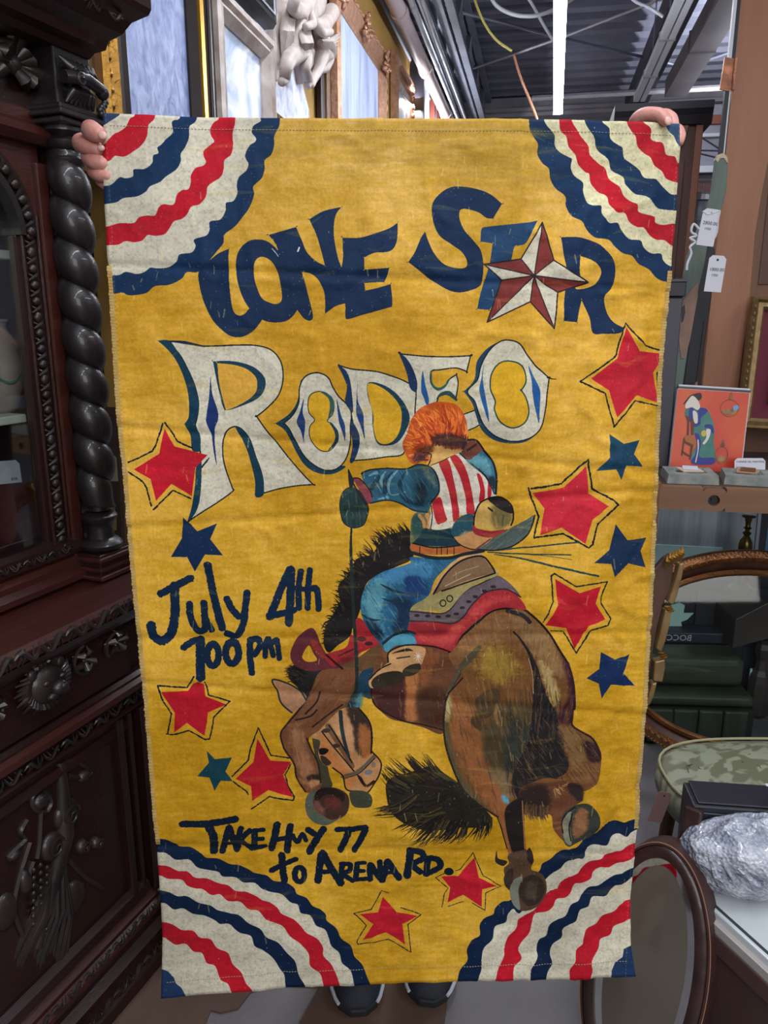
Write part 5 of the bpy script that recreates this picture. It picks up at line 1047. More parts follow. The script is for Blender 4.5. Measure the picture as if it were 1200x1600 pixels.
# trophy
def tp(px, py): return hp(px, py, .06)
TY = .072
disc = MB()
for (px, py, r) in ((103, 1272, .034), (80, 1322, .030), (126, 1322, .016), (147, 1316, .014)):
    x, z = tp(px, py); disc.ball((x, TY - .012, z), (r, .016, r * 1.05), 16, 10)
    scroll(disc, x, z, TY - .026, r * .7, 1.5, 0, .0035)
trophy = obj('trophy_carving', MB().tube([(tp(95, 1190)[0], TY - .008, tp(95, 1190)[1]), (tp(100, 1300)[0], TY - .012, tp(100, 1300)[1]), (tp(60, 1480)[0], TY - .008, tp(60, 1480)[1])], [.012, .022, .012], 10), carv, H_, smooth=True)
obj('rosette', disc, carv, trophy, smooth=True)
m_ = MB()
for k in range(17):      # sheaf of reeds fanning down
    x0_, z0_ = tp(82 + k * 1.2, 1345); x1_, z1_ = tp(22 + k * 5.2, 1500 + 12 * math.sin(k)); m_.tube([(x0_, TY - .008 - .006 * (k % 2), z0_), ((x0_ + x1_) / 2, TY - .018 - .006 * (k % 3), (z0_ + z1_) / 2), (x1_, TY - .004, z1_)], [.004, .007, .009], 6)
for k in range(9):       # arrows behind, upper right
    x0_, z0_ = tp(120 + k * 1.0, 1310); x1_, z1_ = tp(135 + k * 3.2, 1228 + 3 * (k % 2)); m_.tube([(x0_, TY - .006, z0_), (x1_, TY - .006, z1_)], .0045, 5)
stuff(obj('reeds', m_, carv, trophy, smooth=True))
rb = MB()
for P_ in ([(60,1230),(48,1245),(52,1262),(70,1268),(78,1250),(66,1236)], [(62,1265),(60,1310),(56,1340)], [(40,1280),(30,1300),(38,1310),(18,1330),(10,1340)], [(100,1190),(120,1190),(140,1205),(125,1215),(105,1212)], [(45,1315),(28,1370),(20,1420),(34,1460)], [(108,1345),(130,1368),(160,1388)], [(50,1345),(44,1370),(60,1385)]):
    Q = [(tp(*q)[0], TY - .012, tp(*q)[1]) for q in P_]; rb.tube(sm3(Q, 4), .0085, 6, flat=.7)
for px, py, rx, rz in ((20,1335,.016,.011),(115,1402,.034,.040),(38,1378,.016,.028),(8,1425,.03,.04),(62,1252,.02,.018),(130,1212,.02,.014)): x, z = tp(px, py); rb.ball((x, TY - .01, z), (rx, .016, rz), 12, 8)
for k in range(26): x, z = tp(58 + 12 * math.sin(k * 2.1), 1350 + k * 4); rb.ball((x, TY - .02, z), .0055, 6, 4)
stuff(obj('ribbons', rb, carv, trophy, smooth=True))
# ---- upper stage
obj('upper_back', MB().box(X0, .10, .50, .52, .94, 2.06), wood, H_)
obj('upper_side', MB().box(.07, .10, .19, .52, .94, 2.06), wood, H_)
interior = mat('cabinet_interior', S(92, 94, 96), .6, c2=S(74, 76, 78), scale=2)
obj('interior_lining', MB().box(X0, .06, .488, .498, .96, 1.9), interior, H_)
dx1, _ = hp(84, 400, .19)      # right side of door
obj('door_stile', MB().box(hp(84, 620, .19)[0], hp(101, 620, .19)[0], .175, .205, .965, 1.80), woodr, H_, bevel=.004)
gx = hp(53, 620, .18)[0]; cxm = hp(74, 620, .18)[0]
obj('door_stile', MB().box(gx, cxm + .03, .185, .205, .98, 1.66), wood, H_, bevel=.004)
m_ = MB()
for k in range(22): z = 1.01 + k * .031; m_.ball((cxm, .182, z), (.010, .008, .010 if k % 4 else .013), 8, 6); m_.tube([(cxm - .012, .183, z + .008), (cxm, .176, z + .016), (cxm + .012, .183, z + .024)], [.002, .005, .002], 5); m_.tube([(cxm + .012, .183, z + .006), (cxm, .178, z + .013), (cxm - .012, .183, z + .02)], [.002, .004, .002], 5)
stuff(obj('carved_stile', m_, carv, H_, smooth=True))
obj('stile_bead', MB().tube([(cxm - .021, .183, .99), (cxm - .021, .183, 1.66)], .005, 6), wood, H_, smooth=True); obj('stile_bead', MB().tube([(cxm + .021, .183, .99), (cxm + .021, .183, 1.70)], .005, 6), wood, H_, smooth=True)
# arched head of the door
ax = cxm - .16; az = 1.66; ar = .16
def arch(y0, y1, r_out, r_in, name, m, **kw):
    mb_ = MB(); N_ = 20; v = []
    for i in range(N_ + 1):
        a_ = math.pi * i / N_ / 1.0
        for r_, y_ in ((r_out, y0), (r_out, y1), (r_in, y1), (r_in, y0)): v.append((ax + r_ * math.cos(a_), y_, az + r_ * math.sin(a_)))
    mb_.add(v, [(i * 4 + k, i * 4 + (k + 1) % 4, (i + 1) * 4 + (k + 1) % 4, (i + 1) * 4 + k) for i in range(N_) for k in range(4)]); return obj(name, mb_, m, H_, smooth=True, **kw)
arch(.180, .205, ar + .022, ar - .02, 'arch_moulding', wood)
arch(.172, .20, ar - .016, ar - .030, 'arch_bead', blk)
m_ = MB()
for k in range(17): a_ = math.pi * (k + .3) / 17; m_.ball((ax + ar * math.cos(a_), .176, az + ar * math.sin(a_)), (.011, .009, .011), 8, 6); m_.tube([(ax + (ar - .014) * math.cos(a_ + .04), .178, az + (ar - .014) * math.sin(a_ + .04)), (ax + ar * math.cos(a_ + .09), .170, az + ar * math.sin(a_ + .09)), (ax + (ar + .014) * math.cos(a_ + .12), .178, az + (ar + .014) * math.sin(a_ + .12))], [.002, .006, .002], 5)
stuff(obj('carved_arch', m_, carv, H_, smooth=True))
# board above the arch, cut to it
N_ = 18; P_ = [(ax + (ar + .018) * math.cos(math.pi * i / N_), az + (ar + .018) * math.sin(math.pi * i / N_)) for i in range(N_ + 1)]
obj('spandrel', MB().prism([(ax + ar + .018, az), (cxm + .045, az), (cxm + .045, 1.86), (ax - ar - .05, 1.86), (ax - ar - .05, az)] + P_[::-1][:-1], .186, .205), woodr, H_)
obj('side_board', MB().box(X0, ax - ar - .045, .186, .205, .97, 1.86), woodr, H_)
glass = mat('cabinet_glass', (1, 1, 1, 1), .02)
gm = glass; nt = gm.node_tree; nt.nodes.clear(); out = nt.nodes.new('ShaderNodeOutputMaterial'); mxs = nt.nodes.new('ShaderNodeMixShader'); tr = nt.nodes.new('ShaderNodeBsdfTransparent'); gl = nt.nodes.new('ShaderNodeBsdfGlossy'); gl.inputs['Roughness'].default_value = .03; mxs.inputs[0].default_value = .13; tr.inputs[0].default_value = (.9, .93, .92, 1)
nt.links.new(tr.outputs[0], mxs.inputs[1]); nt.links.new(gl.outputs[0], mxs.inputs[2]); nt.links.new(mxs.outputs[0], out.inputs[0])
obj('glass_pane', MB().box(ax - ar + .015, gx + .01, .196, .199, .985, 1.83), glass, H_)
# rails below the door
obj('base_moulding', MB().mould([(-.3, .94), (-.165, .94), (-.15, .95), (-.15, .962), (-.165, .972), (-.165, .985), (-.18, .995), (-.3, .995)], X0, .03), woodr, H_)
obj('door_bottom_rail', MB().mould([(-.3, .995), (-.18, .995), (-.17, 1.005), (-.175, 1.03), (-.185, 1.04), (-.3, 1.04)], X0, cxm + .05), wood, H_)
m_ = MB()
for k in range(26): leaf(m_, cxm - .0 - k * .034, 1.018, .175, .016, 1 if k % 2 else -1)
stuff(obj('carved_bottom_rail', m_, carv, H_, smooth=True))
# frieze: red moulded rail and leaf carving above the door
obj('frieze_moulding', MB().mould([(-.3, 1.83), (-.165, 1.83), (-.15, 1.845), (-.155, 1.86), (-.17, 1.87), (-.17, 1.89), (-.3, 1.90)], X0, .05), woodr, H_)
obj('frieze', MB().box(X0, .05, .18, .3, 1.88, 2.01), wood, H_)
m_ = MB(); fx, fz = hp(18, 100, .17)
for k in range(11):
    a_ = math.pi * (-.35 + 1.5 * k / 10); L_ = .05 + .03 * math.sin(k * 2.3) ** 2
    m_.tube([(fx, .172, fz), (fx + .6 * L_ * math.cos(a_), .155, fz + .6 * L_ * math.sin(a_)), (fx + 1.15 * L_ * math.cos(a_ + .25), .172, fz + L_ * math.sin(a_ + .25))], [.006, .014, .002], 7)
m_.ball((fx, .168, fz), (.02, .014, .02), 10, 6)
for k in range(4): m_.tube([(fx - .1 - .06 * k, .172, fz - .02), (fx - .12 - .06 * k, .158, fz + .02), (fx - .16 - .06 * k, .172, fz + .045)], [.004, .012, .002], 7)
stuff(obj('frieze_carving', m_, carv, H_, smooth=True))
# mirror strip beside the column
mir = mat('mirror', (.82, .84, .88, 1), .04, metal=1)
mx0 = hp(88, 420, .19)[0]; obj('mirror_strip', MB().box(cxm + .048, .066, .189, .192, 1.04, 1.80), mir, H_)
# the column: block, turned base, barley twist, rings, capital
CXc, CYc = .080, .150

obj('column_plinth', MB().box(.028, .135, .11, .19, .94, 1.00), wood, H_, bevel=.003)
for z_, e_ in ((.945, .010), (.962, .005), (.985, .008)): obj('plinth_step', MB().box(.028 - e_, .135 + e_, .11 - e_, .19, z_, z_ + .010), woodr, H_, bevel=.003)
col_ = obj('turned_base', MB().lathe([(.038, 1.0), (.044, 1.006), (.046, 1.014), (.040, 1.022), (.029, 1.028), (.027, 1.05), (.029, 1.062), (.038, 1.07), (.039, 1.078), (.030, 1.086)], (CXc, CYc, 0), 28), blk, H_, smooth=True)
pts_ = []
for k in range(28 * 9 + 8):
    z = 1.098 + k * .0832 / 28 * .955; ph = -2 * math.pi * k / 28 + .4; fade = min(1, k / 20, (28 * 9 + 7 - k) / 20)
    pts_.append((CXc + .0165 * fade * math.cos(ph), CYc + .0165 * fade * math.sin(ph), z))
obj('barley_twist', MB().tube(pts_, .0275, 20, up=(0, 0, 1), flat=1.34).lathe([(.021, 1.09), (.021, 1.80)], (CXc, CYc, 0), 16), blk, H_, smooth=True)
obj('neck_rings', MB().lathe([(.026, 1.795), (.034, 1.80), (.036, 1.81), (.027, 1.818), (.027, 1.825), (.038, 1.832), (.040, 1.842), (.032, 1.85), (.046, 1.858), (.046, 1.866)], (CXc, CYc, 0), 28), blk, H_, smooth=True)
for z_, e_ in ((1.866, .006), (1.878, .014), (1.89, .004)): obj('capital_step', MB().box(.028 - e_, .135 + e_, .105 - e_, .19, z_, z_ + .011), blk, H_, bevel=.003)
obj('capital_block', MB().box(.034, .13, .115, .19, 1.90, 2.005), blk, H_, bevel=.003)
m_ = MB(); cxx = .085
for k in range(7): dx = -.036 + k * .012; m_.tube([(cxx + dx * .35, .108, 1.950), (cxx + dx * .8, .095, 1.965), (cxx + dx * 1.2, .108, 1.982)], [.004, .009, .004], 7); m_.tube([(cxx + dx * .3, .108, 1.940), (cxx + dx * .7, .098, 1.925), (cxx + dx * 1.0, .108, 1.905)], [.004, .009, .003], 7)
m_.tube([(cxx - .05, .095, 1.945), (cxx, .085, 1.951), (cxx + .05, .095, 1.945)], .012, 10); scroll(m_, cxx - .02, 1.945, .082, .014, 1.4, 0, .004); m_.ball((cxx + .052, .095, 1.941), .014, 10, 8)
for k in range(7): m_.ball((cxx + .05 + .008 * math.cos(k), .095, 1.925 - .006 * k), .0075, 8, 6)
stuff(obj('capital_carving', m_, blk, H_, smooth=True))
# cornice
prof = [(-.5, 2.0), (-.11, 2.0), (-.10, 2.01), (-.078, 2.015), (-.072, 2.03), (-.045, 2.042), (-.025, 2.062), (.008, 2.074), (.014, 2.084), (.014, 2.118), (-.5, 2.12)]
def corn(prof, x1, e): 
    mb_ = MB(); n_ = len(prof); v = [(X0, -o, z) for o, z in prof] + [(x1 + (o + .10) * e, -o, z) for o, z in prof] + [(x1 + (o + .10) * e, .5, z) for o, z in prof]
    return mb_.add(v, [(j * n_ + i, j * n_ + i + 1, (j + 1) * n_ + i + 1, (j + 1) * n_ + i) for j in range(2) for i in range(n_ - 1)] + [(0, n_, 2 * n_), (n_ - 1, 3 * n_ - 1, 2 * n_ - 1)])
obj('cornice', corn(prof, .130, .33), wood, H_, smooth=False)
m_ = MB()
for k in range(24): leaf(m_, .10 - k * .062, 2.054, .020, .020, 1 if k % 2 else -1)
stuff(obj('cornice_carving', m_, carv, H_, smooth=True))
# shelves
shelfm = mat('glass_shelf', S(228, 232, 222), .35)
sx1 = hp(47, 632, .30)[0]; zs2 = hp(20, 655, .3)[1]; zs1 = hp(14, 402, .3)[1]; zf = hp(20, 860, .32)[1]
obj('shelf', MB().box(X0 + .05, hp(46, 640, .26)[0], .27, .47, zs2 - .006, zs2 + .012), shelfm, H_, bevel=.003)
obj('shelf', MB().box(X0 + .05, hp(28, 400, .27)[0], .28, .47, zs1 - .006, zs1 + .012), shelfm, H_, bevel=.003)
obj('shelf', MB().box(X0 + .05, .05, .22, .48, .995, 1.012), wood, H_)
# things on the shelves
def hworld(x, y, z): p = HO + HD * x - HN * y; return (float(p[0]), float(p[1]), float(z))
vx = hp(-2, 560, .33)[0]
vm = mat('marbled_vase', S(186, 176, 168), .35, c2=S(150, 134, 128), scale=14, contrast=.9)
vs = thing('marbled_vase', 'pale marbled vase with green veins on the middle white shelf', 'vase', hworld(vx, .35, zs2 + .0125)); obj('vase_body', MB().lathe([(.034, 0), (.045, .01), (.058, .06), (.062, .10), (.05, .15), (.035, .18), (.038, .19)], n=32), vm, vs, smooth=True)
obj('green_vein', MB().tube([((.0605 - .15 * (q_ / 20 - .5) ** 2 * .1) * math.cos(-2.2 + q_ * .12), (.0605 - .15 * (q_ / 20 - .5) ** 2 * .1) * math.sin(-2.2 + q_ * .12), .085 + .02 * math.sin(q_ * .35)) for q_ in range(21)], .003, 6), mat('green_vein', S(60, 130, 118), .4), vs, smooth=True)
obj('vase_rim', MB().lathe([(.036, .188), (.041, .192), (.04, .197), (.034, .196)], n=32, cap=False), vm, vs, smooth=True)
gb = mat('red_glitter', S(84, 20, 34), .3, metal=.4, c2=S(34, 8, 16), scale=160, bump=.8, bscale=300, contrast=.4)
gx2 = hp(8, 800, .33)[0]
gt = thing('glitter_ornament', 'dark red glitter-covered bell ornament on the bottom shelf', 'ornament', hworld(gx2, .32, 1.0125)); 
obj('bell_body', MB().lathe([(.075, 0), (.076, .015), (.068, .07), (.05, .12), (.03, .15), (.01, .165)], n=32), gb, gt, smooth=True); obj('knob', MB().ball((0, 0, .17), .012, 12, 8), gb, gt, smooth=True)
tagm = mat('tag_card', S(176, 184, 196), .7); inkm = mat('tag_ink', S(40, 40, 48), .7)
def price_tag(name, label, loc, rot, w, h, lines, hole=True, group=None, m=None):
    t = thing(name, label, 'tag', loc, rot, group)
    c_ = min(w, h) * .18
    P_ = [(-w / 2, 0), (w / 2, 0), (w / 2, h - c_), (w / 2 - c_, h), (-w / 2 + c_, h), (-w / 2, h - c_)]
    obj('card', MB().prism(P_, -.0004, .0004), m or tagm, t)
    for sx, s_, dx, dz in lines: text(s_, sx, inkm, t, (dx, -.0006, dz), (math.pi / 2, 0, 0))
    if hole: obj('eyelet', MB().tube([(0, -.0008, h * .88), (0, .0008, h * .88)], w * .07, 10), inkm, t)
    return t
tp_ = hworld(hp(14, 733, .26)[0], .262, hp(14, 756, .26)[1])
price_tag('price_tag', 'white price tag lying against the red glitter ornament', tp_, (math.radians(-8), math.radians(6), HANG), .062, .048, [(.008, '$128', .004, .006)], hole=False)
tan = mat('tan_card', S(150, 118, 92), .7, c2=S(120, 90, 70), scale=6)
bk = thing('leaf_dish', 'tan leaf-shaped dish leaning behind the glitter ornament', 'dish', hworld(hp(44, 840, .3)[0], .34, 1.0125), (math.radians(-14), 0, HANG))
obj('bowl', MB().prism([(-.03, 0), (.028, 0), (.034, .02), (.024, .035), (.032, .055), (.016, .10), (.004, .13), (-.012, .09), (-.028, .04)], -.006, .006), tan, bk, bevel=.004); obj('rib', MB().tube([(0, -.008, .005), (.004, -.009, .12)], .002, 6), tan, bk)
lace_m = mat('parchment', S(120, 100, 84), .7, c2=S(96, 70, 62), scale=5)
tb_ = thing('painted_tray', 'low flat brown painted tray at the front of the bottom shelf', 'tray', hworld(hp(14, 850, .25)[0], .262, 1.0125), (0, 0, HANG)); obj('tray_base', MB().box(-.14, .07, -.015, .05, 0, .024), lace_m, tb_, bevel=.003); obj('tray_rim', MB().rectring(.2, .055, [(0, 0), (.004, 0), (.004, .004), (0, .004)]), lace_m, tb_, loc=(-.035, .018, .024), rot=(math.pi / 2, 0, 0))
# behind the column: furniture and a hanging tag in the shadow beside the hutch
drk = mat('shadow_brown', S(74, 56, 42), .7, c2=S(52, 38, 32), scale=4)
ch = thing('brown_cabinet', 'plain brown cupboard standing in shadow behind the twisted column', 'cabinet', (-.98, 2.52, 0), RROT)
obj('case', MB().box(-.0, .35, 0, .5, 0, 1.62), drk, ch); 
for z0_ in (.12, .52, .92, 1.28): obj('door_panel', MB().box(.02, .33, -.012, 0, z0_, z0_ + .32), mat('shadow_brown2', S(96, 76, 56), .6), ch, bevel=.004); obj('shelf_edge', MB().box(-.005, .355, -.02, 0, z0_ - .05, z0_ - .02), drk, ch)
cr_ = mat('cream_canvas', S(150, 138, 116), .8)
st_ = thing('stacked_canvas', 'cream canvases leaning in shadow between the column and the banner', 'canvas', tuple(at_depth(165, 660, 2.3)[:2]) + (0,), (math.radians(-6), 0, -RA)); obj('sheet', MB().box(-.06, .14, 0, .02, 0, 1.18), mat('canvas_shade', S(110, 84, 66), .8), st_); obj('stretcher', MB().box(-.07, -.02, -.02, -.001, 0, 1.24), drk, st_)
p_ = at_depth(173, 752, 1.98)
price_tag('price_tag', 'cream hanging tag in the gap between twisted column and banner', tuple(p_), (0, 0, math.radians(4)), .038, .068, [], m=mat('tag_cream', S(150, 140, 118), .7))
tas = mat('gold_tassel', S(150, 116, 40), .5, c2=S(60, 40, 20), scale=120, stretch=(1, 1, .05)); tt = thing('gold_tassel', 'gold twisted tassel hanging under the cream tag in the gap', 'tassel', tuple(at_depth(172, 800, 2.02))); obj('cord', MB().tube([(0, 0, .03), (0, 0, .12)], .003, 6), tas, tt); obj('skirt', MB().lathe([(.012, -.05), (.014, -.02), (.012, .02), (.006, .034)], n=16), tas, tt, smooth=True)
# ---------------------------------------------------------------- what hangs on the mustard wall
WP0 = np.array(room(WLR, 0, 0)); WANG = math.atan2(e2[1], e2[0])
def wp(px, py, off=.045):
    p = at_plane(px, py, WP0 + e1 * off, e1); return float(np.dot(p, e2)), float(p[2])
def wall_thing(name, label, cat, d, z, off=0, group=None, rx=0): return thing(name, label, cat, room(WLR + off, d, z), (rx, 0, WANG), group)
gilt = mat('gilt', S(196, 150, 66), .35, metal=.75, c2=S(120, 78, 34), scale=30, bump=.4, bscale=80, contrast=.9)
giltp = mat('rose_gilt', S(204, 160, 130), .4, metal=.5, c2=S(140, 92, 66), scale=30, bump=.5, bscale=90, contrast=.9)
creamf = mat('cream_frame', S(214, 204, 198), .45, c2=S(170, 150, 140), scale=14)
darkw = mat('dark_frame', S(44, 26, 24), .4, c2=S(28, 16, 16), scale=8)
blackf = mat('black_frame', S(22, 22, 30), .35); silver = mat('silver_frame', S(190, 192, 204), .35, metal=.5)
brownf = mat('brown_frame', S(120, 80, 46), .4, c2=S(84, 54, 32), scale=12, bump=.2)
def canvas_mat(name, cols, scale, stretch, bump=.3):
    m = bpy.data.materials.new(name); m.use_nodes = True; nt = m.node_tree; p = nt.nodes['Principled BSDF']; p.inputs['Roughness'].default_value = .42
    tc = nt.nodes.new('ShaderNodeTexCoord'); mp = nt.nodes.new('ShaderNodeMapping'); mp.inputs['Scale'].default_value = stretch
    n = nt.nodes.new('ShaderNodeTexNoise'); n.inputs['Scale'].default_value = scale; n.inputs['Detail'].default_value = 6; n.inputs['Distortion'].default_value = .6
    r = nt.nodes.new('ShaderNodeValToRGB'); el = r.color_ramp.elements
    el[0].position = .3; el[0].color = cols[0]; el[1].position = .7; el[1].color = cols[-1]
    for k, c in enumerate(cols[1:-1]): e_ = el.new(.3 + .4 * (k + 1) / (len(cols) - 1)); e_.color = c
    b = nt.nodes.new('ShaderNodeBump'); b.inputs['Strength'].default_value = bump; b.inputs['Distance'].default_value = .01
    nt.links.new(tc.outputs['Object'], mp.inputs[0]); nt.links.new(mp.outputs[0], n.inputs['Vector']); nt.links.new(n.outputs['Fac'], r.inputs[0]); nt.links.new(r.outputs[0], p.inputs['Base Color']); nt.links.new(n.outputs['Fac'], b.inputs['Height']); nt.links.new(b.outputs[0], p.inputs['Normal'])
    return m
def picture(name, label, d0, d1, z0, z1, rings, canvas, group=None, off=.01):
    """opening d0..d1 x z0..z1 with nested frame rings [(name, profile, material)]"""
    t = wall_thing(name, label, 'painting', (d0 + d1) / 2, (z0 + z1) / 2, off, group)
    w, h = d1 - d0, z1 - z0
    for nm, pr_, m_ in rings: obj(nm, MB().rectring(w, h, pr_), m_, t)
    obj('canvas', MB().box(-w / 2 - .005, w / 2 + .005, -.012, -.004, -h / 2 - .005, h / 2 + .005), canvas, t)
    return t
blue = canvas_mat('blue_canvas', [S(104, 122, 176), S(136, 152, 204), S(176, 190, 226)], 30, (1, 1, .6), .8)
bl_dk = [('outer_frame', [(.015, 0), (.015, -.03), (.03, -.045), (.05, -.04), (.07, -.055), (.085, -.03), (.085, 0)], darkw), ('gilt_slip', [(0, 0), (0, -.02), (.012, -.03), (.016, 0)], gilt)]
# leftmost: gilt frame end seen past the hutch's capital
d1, _ = wp(181, 120); d0, _ = wp(158, 120)
olive = canvas_mat('olive_canvas', [S(92, 80, 48), S(120, 104, 62), S(140, 122, 80)], 8, (1, 1, 1), .2)
t = picture('gilt_painting', 'olive painting in a beaded gilt frame beside the hutch capital', d0 - .7, d0, 1.95, 2.95, [('inner_slip', [(0, 0), (0, -.02), (.02, -.025), (.02, 0)], brownf), ('frame', [(.02, 0), (.02, -.03), (.03, -.045), (d1 - d0 - .03, -.03), (d1 - d0 - .015, -.055), (d1 - d0, -.05), (d1 - d0, 0)], gilt)], olive)
m_ = MB()
for k in range(26): m_.ball((.35 + (d1 - d0) * .5, -.042, -.5 + k * .04), (.008, .006, .010), 6, 4)
stuff(obj('beading', m_, gilt, t, smooth=True))
# blue textured canvas
bx0, _ = wp(205, 130); bx1, _ = wp(304, 130)
picture('blue_painting', 'tall textured periwinkle-blue canvas between dark wood frame bars', bx0, bx1, 1.7, 3.35, [('outer_frame', [(.0, 0), (.0, -.02), (.03, -.045), (.05, -.035), (.08, -.055), (.10, -.03), (.10, 0)], darkw)], blue)
# sky painting in cream frame, with black and gilt outer bars
cx0, _ = wp(345, 130); cx1, cz1 = wp(407, 96); _, ztop = wp(418, 80)
sky = canvas_mat('sky_canvas', [S(110, 130, 170), S(150, 170, 205), S(238, 240, 250), S(140, 160, 200), S(120, 126, 140)], 2.2, (1, 1, 1.6), .1)
zt = ztop - .055
picture('sky_painting', 'bright cloudy sky painting in a cream stepped frame', cx0, cx1, 1.75, zt, [('cream_frame', [(0, -.008), (.0, -.02), (.03, -.05), (.05, -.04), (.06, -.055), (.085, -.05), (.085, 0), (0, 0)], creamf)], sky, off=.03)
px0, _ = wp(312, 130); px1, _ = wp(335, 130)
t = wall_thing('reeded_picture', 'tall narrow black and gilt frame bar between the blue and sky paintings', 'frame', px0, 1.7, .01)
obj('gilt_bar', MB().mould([(0, 0), (0, 1.7), (.05, 1.7), (.05, 0)], 0, .045), mat('bright_gilt', S(222, 168, 58), .3, metal=.7), t)
for k in range(4): obj('black_reed', MB().box(.05 + k * .028, .074 + k * .028, -.06 + .006 * (k % 2), 0, 0, 1.7), darkw, t, bevel=.006)
# small black frame above
sx0, _ = wp(340, 0); sx1, sz0 = wp(411, 47); 
pinkc = canvas_mat('pale_canvas', [S(160, 150, 160), S(190, 190, 214), S(150, 166, 210)], 6, (1, 1, 1), .2)
picture('small_painting', 'small painting in black and silver frame above the sky painting', sx1 - .42, sx1 - .09, sz0 + .09, sz0 + .55, [('pink_slip', [(0, -.01), (0, -.03), (.02, -.035), (.02, 0), (0, 0)], giltp), ('black_frame', [(.02, 0), (.02, -.03), (.035, -.055), (.075, -.06), (.09, -.04), (.09, 0)], blackf), ('silver_line', [(.045, -.058), (.045, -.063), (.054, -.064), (.054, -.058)], silver)], pinkc, off=.05)
# speckled pale panels added for the light glare on the wall
glarem = canvas_mat('glare_speckle', [S(150, 166, 214), S(206, 214, 240), S(236, 238, 250), S(196, 204, 236)], 14, (1, 1, 1), .6)
a0, _ = wp(344, 60); a1, _ = wp(416, 60); t = wall_thing('glare_panel', 'speckled blue-white panel standing for wall glare above and behind the cream-framed sky', 'painting', a0, 1.8, .012); obj('sheet', MB().box(0, a1 - a0 + .1, -.01, 0, 0, 1.6), glarem, t); obj('edge', MB().box(-.004, 0, -.012, 0, 0, 1.6), creamf, t)
a0, _ = wp(420, 150); a1, z1_ = wp(488, 118); t = wall_thing('glare_panel', 'speckled blue-white panel standing for wall glare below the cherub carving', 'painting', a0, 1.8, .012)
W_ = a1 - a0; obj('sheet', MB().prism([(0, 0), (W_, 0), (W_, z1_ - 1.95), (W_ * .8, z1_ - 1.83), (W_ * .5, z1_ - 1.8), (W_ * .2, z1_ - 1.78), (0, z1_ - 1.66)], -.01, 0), glarem, t); obj('edge', MB().box(W_ - .004, W_ + .006, -.012, 0, 0, z1_ - 1.95), creamf, t)
a0, _ = wp(419, 180); a1, z1_ = wp(432, 172); t = wall_thing('framed_print', 'little gilt frame corner peeping over the banner below the cherubs', 'picture', (a0 + a1) / 2, z1_ - .3, .03); obj('moulding', MB().rectring(.16, .5, [(0, 0), (0, -.02), (.03, -.03), (.03, 0)]), gilt, t); obj('print', MB().box(-.08, .08, -.01, -.004, -.25, .25), creamf, t)
# the cherub group: pale plaster carving
plas = mat('pale_plaster', S(196, 184, 178), .5, c2=S(170, 156, 150), scale=14, bump=.7, bscale=18)
g0, _ = wp(436, 80); g1, _ = wp(530, 80); zb = wp(478, 138)[1]
GW = g1 - g0
tch = wall_thing('cherub_carving', 'pale plaster carving of two winged cherubs hanging on the mustard wall', 'carving', g0, zb, .04)
def gp(px, py, off=.08): x, z = wp(px, py, off); return (x - g0, -off + .04, z - zb)
bd = [[(*gp(470, 18), .062), (*gp(464, 40), .055), (*gp(460, 62), .062), (*gp(466, 82), .06)],            # near cherub torso
      [0, (*gp(480, 4), .05), (*gp(486, -12), .062)], [0, (*gp(456, 12, .12), .034), (*gp(462, -2, .14), .03), (*gp(470, -10, .14), .026)],
      [0, (*gp(485, 22, .12), .03), (*gp(490, 38, .14), .026), (*gp(476, 42, .14), .022)],
      [3, (*gp(452, 92, .12), .048), (*gp(446, 108, .12), .036), (*gp(445, 124, .10), .034), (*gp(438, 130, .10), .022)], [3, (*gp(480, 88, .12), .046), (*gp(476, 108, .12), .034), (*gp(482, 126, .10), .034), (*gp(480, 138, .10), .018)]]
bd = [[q if isinstance(q, int) else (*q[:3], q[3] * .80) for q in ch] for ch in bd]; skinned('cherub', bd, tch, plas)
bd = [[(*gp(503, 44), .058), (*gp(500, 60), .06), (*gp(506, 80), .058)], [0, (*gp(514, 30), .044), (*gp(520, 14), .068)], [0, (*gp(494, 36, .14), .032), (*gp(504, 52, .16), .028), (*gp(518, 50, .16), .024)], [2, (*gp(500, 95), .048), (*gp(498, 108), .036), (*gp(490, 122), .03), (*gp(486, 136), .02)], [2, (*gp(514, 92), .046), (*gp(508, 106), .034), (*gp(497, 110), .022)]]
bd = [[q if isinstance(q, int) else (*q[:3], q[3] * .80) for q in ch] for ch in bd]
skinned('cherub', bd, tch, plas)
def wing(pts, w):
    mb_ = MB()
    for a_, b_, c_ in pts: mb_.tube([a_, b_, c_], [w, w * 1.1, w * .3], 7, flat=.6)
    return mb_
wg = []
for k in range(7): q = k / 6; wg.append((gp(500 + 4 * q, 66 + 6 * q, .10), gp(514 + 4 * q, 72 + 7 * q - 6, .13), gp(530 - q * 6, 52 + q * 38, .10)))
stuff(obj('wing', wing(wg, .022), plas, tch, smooth=True))
wg = []
for k in range(6): wg.append((gp(446 + k * 2.2, 10, .06), gp(444 + k * 2, 50, .09), gp(442 + k * 2.6, 98 + 3 * (k % 2), .07)))
stuff(obj('drapery', wing(wg, .018), plas, tch, smooth=True))
wg = []
for k in range(6): wg.append((gp(468 + k * 2.4, 44, .10), gp(476 + k * 2, 68, .15), gp(474 + k * 1.5, 92, .11)))
stuff(obj('drapery', wing(wg, .014), plas, tch, smooth=True))
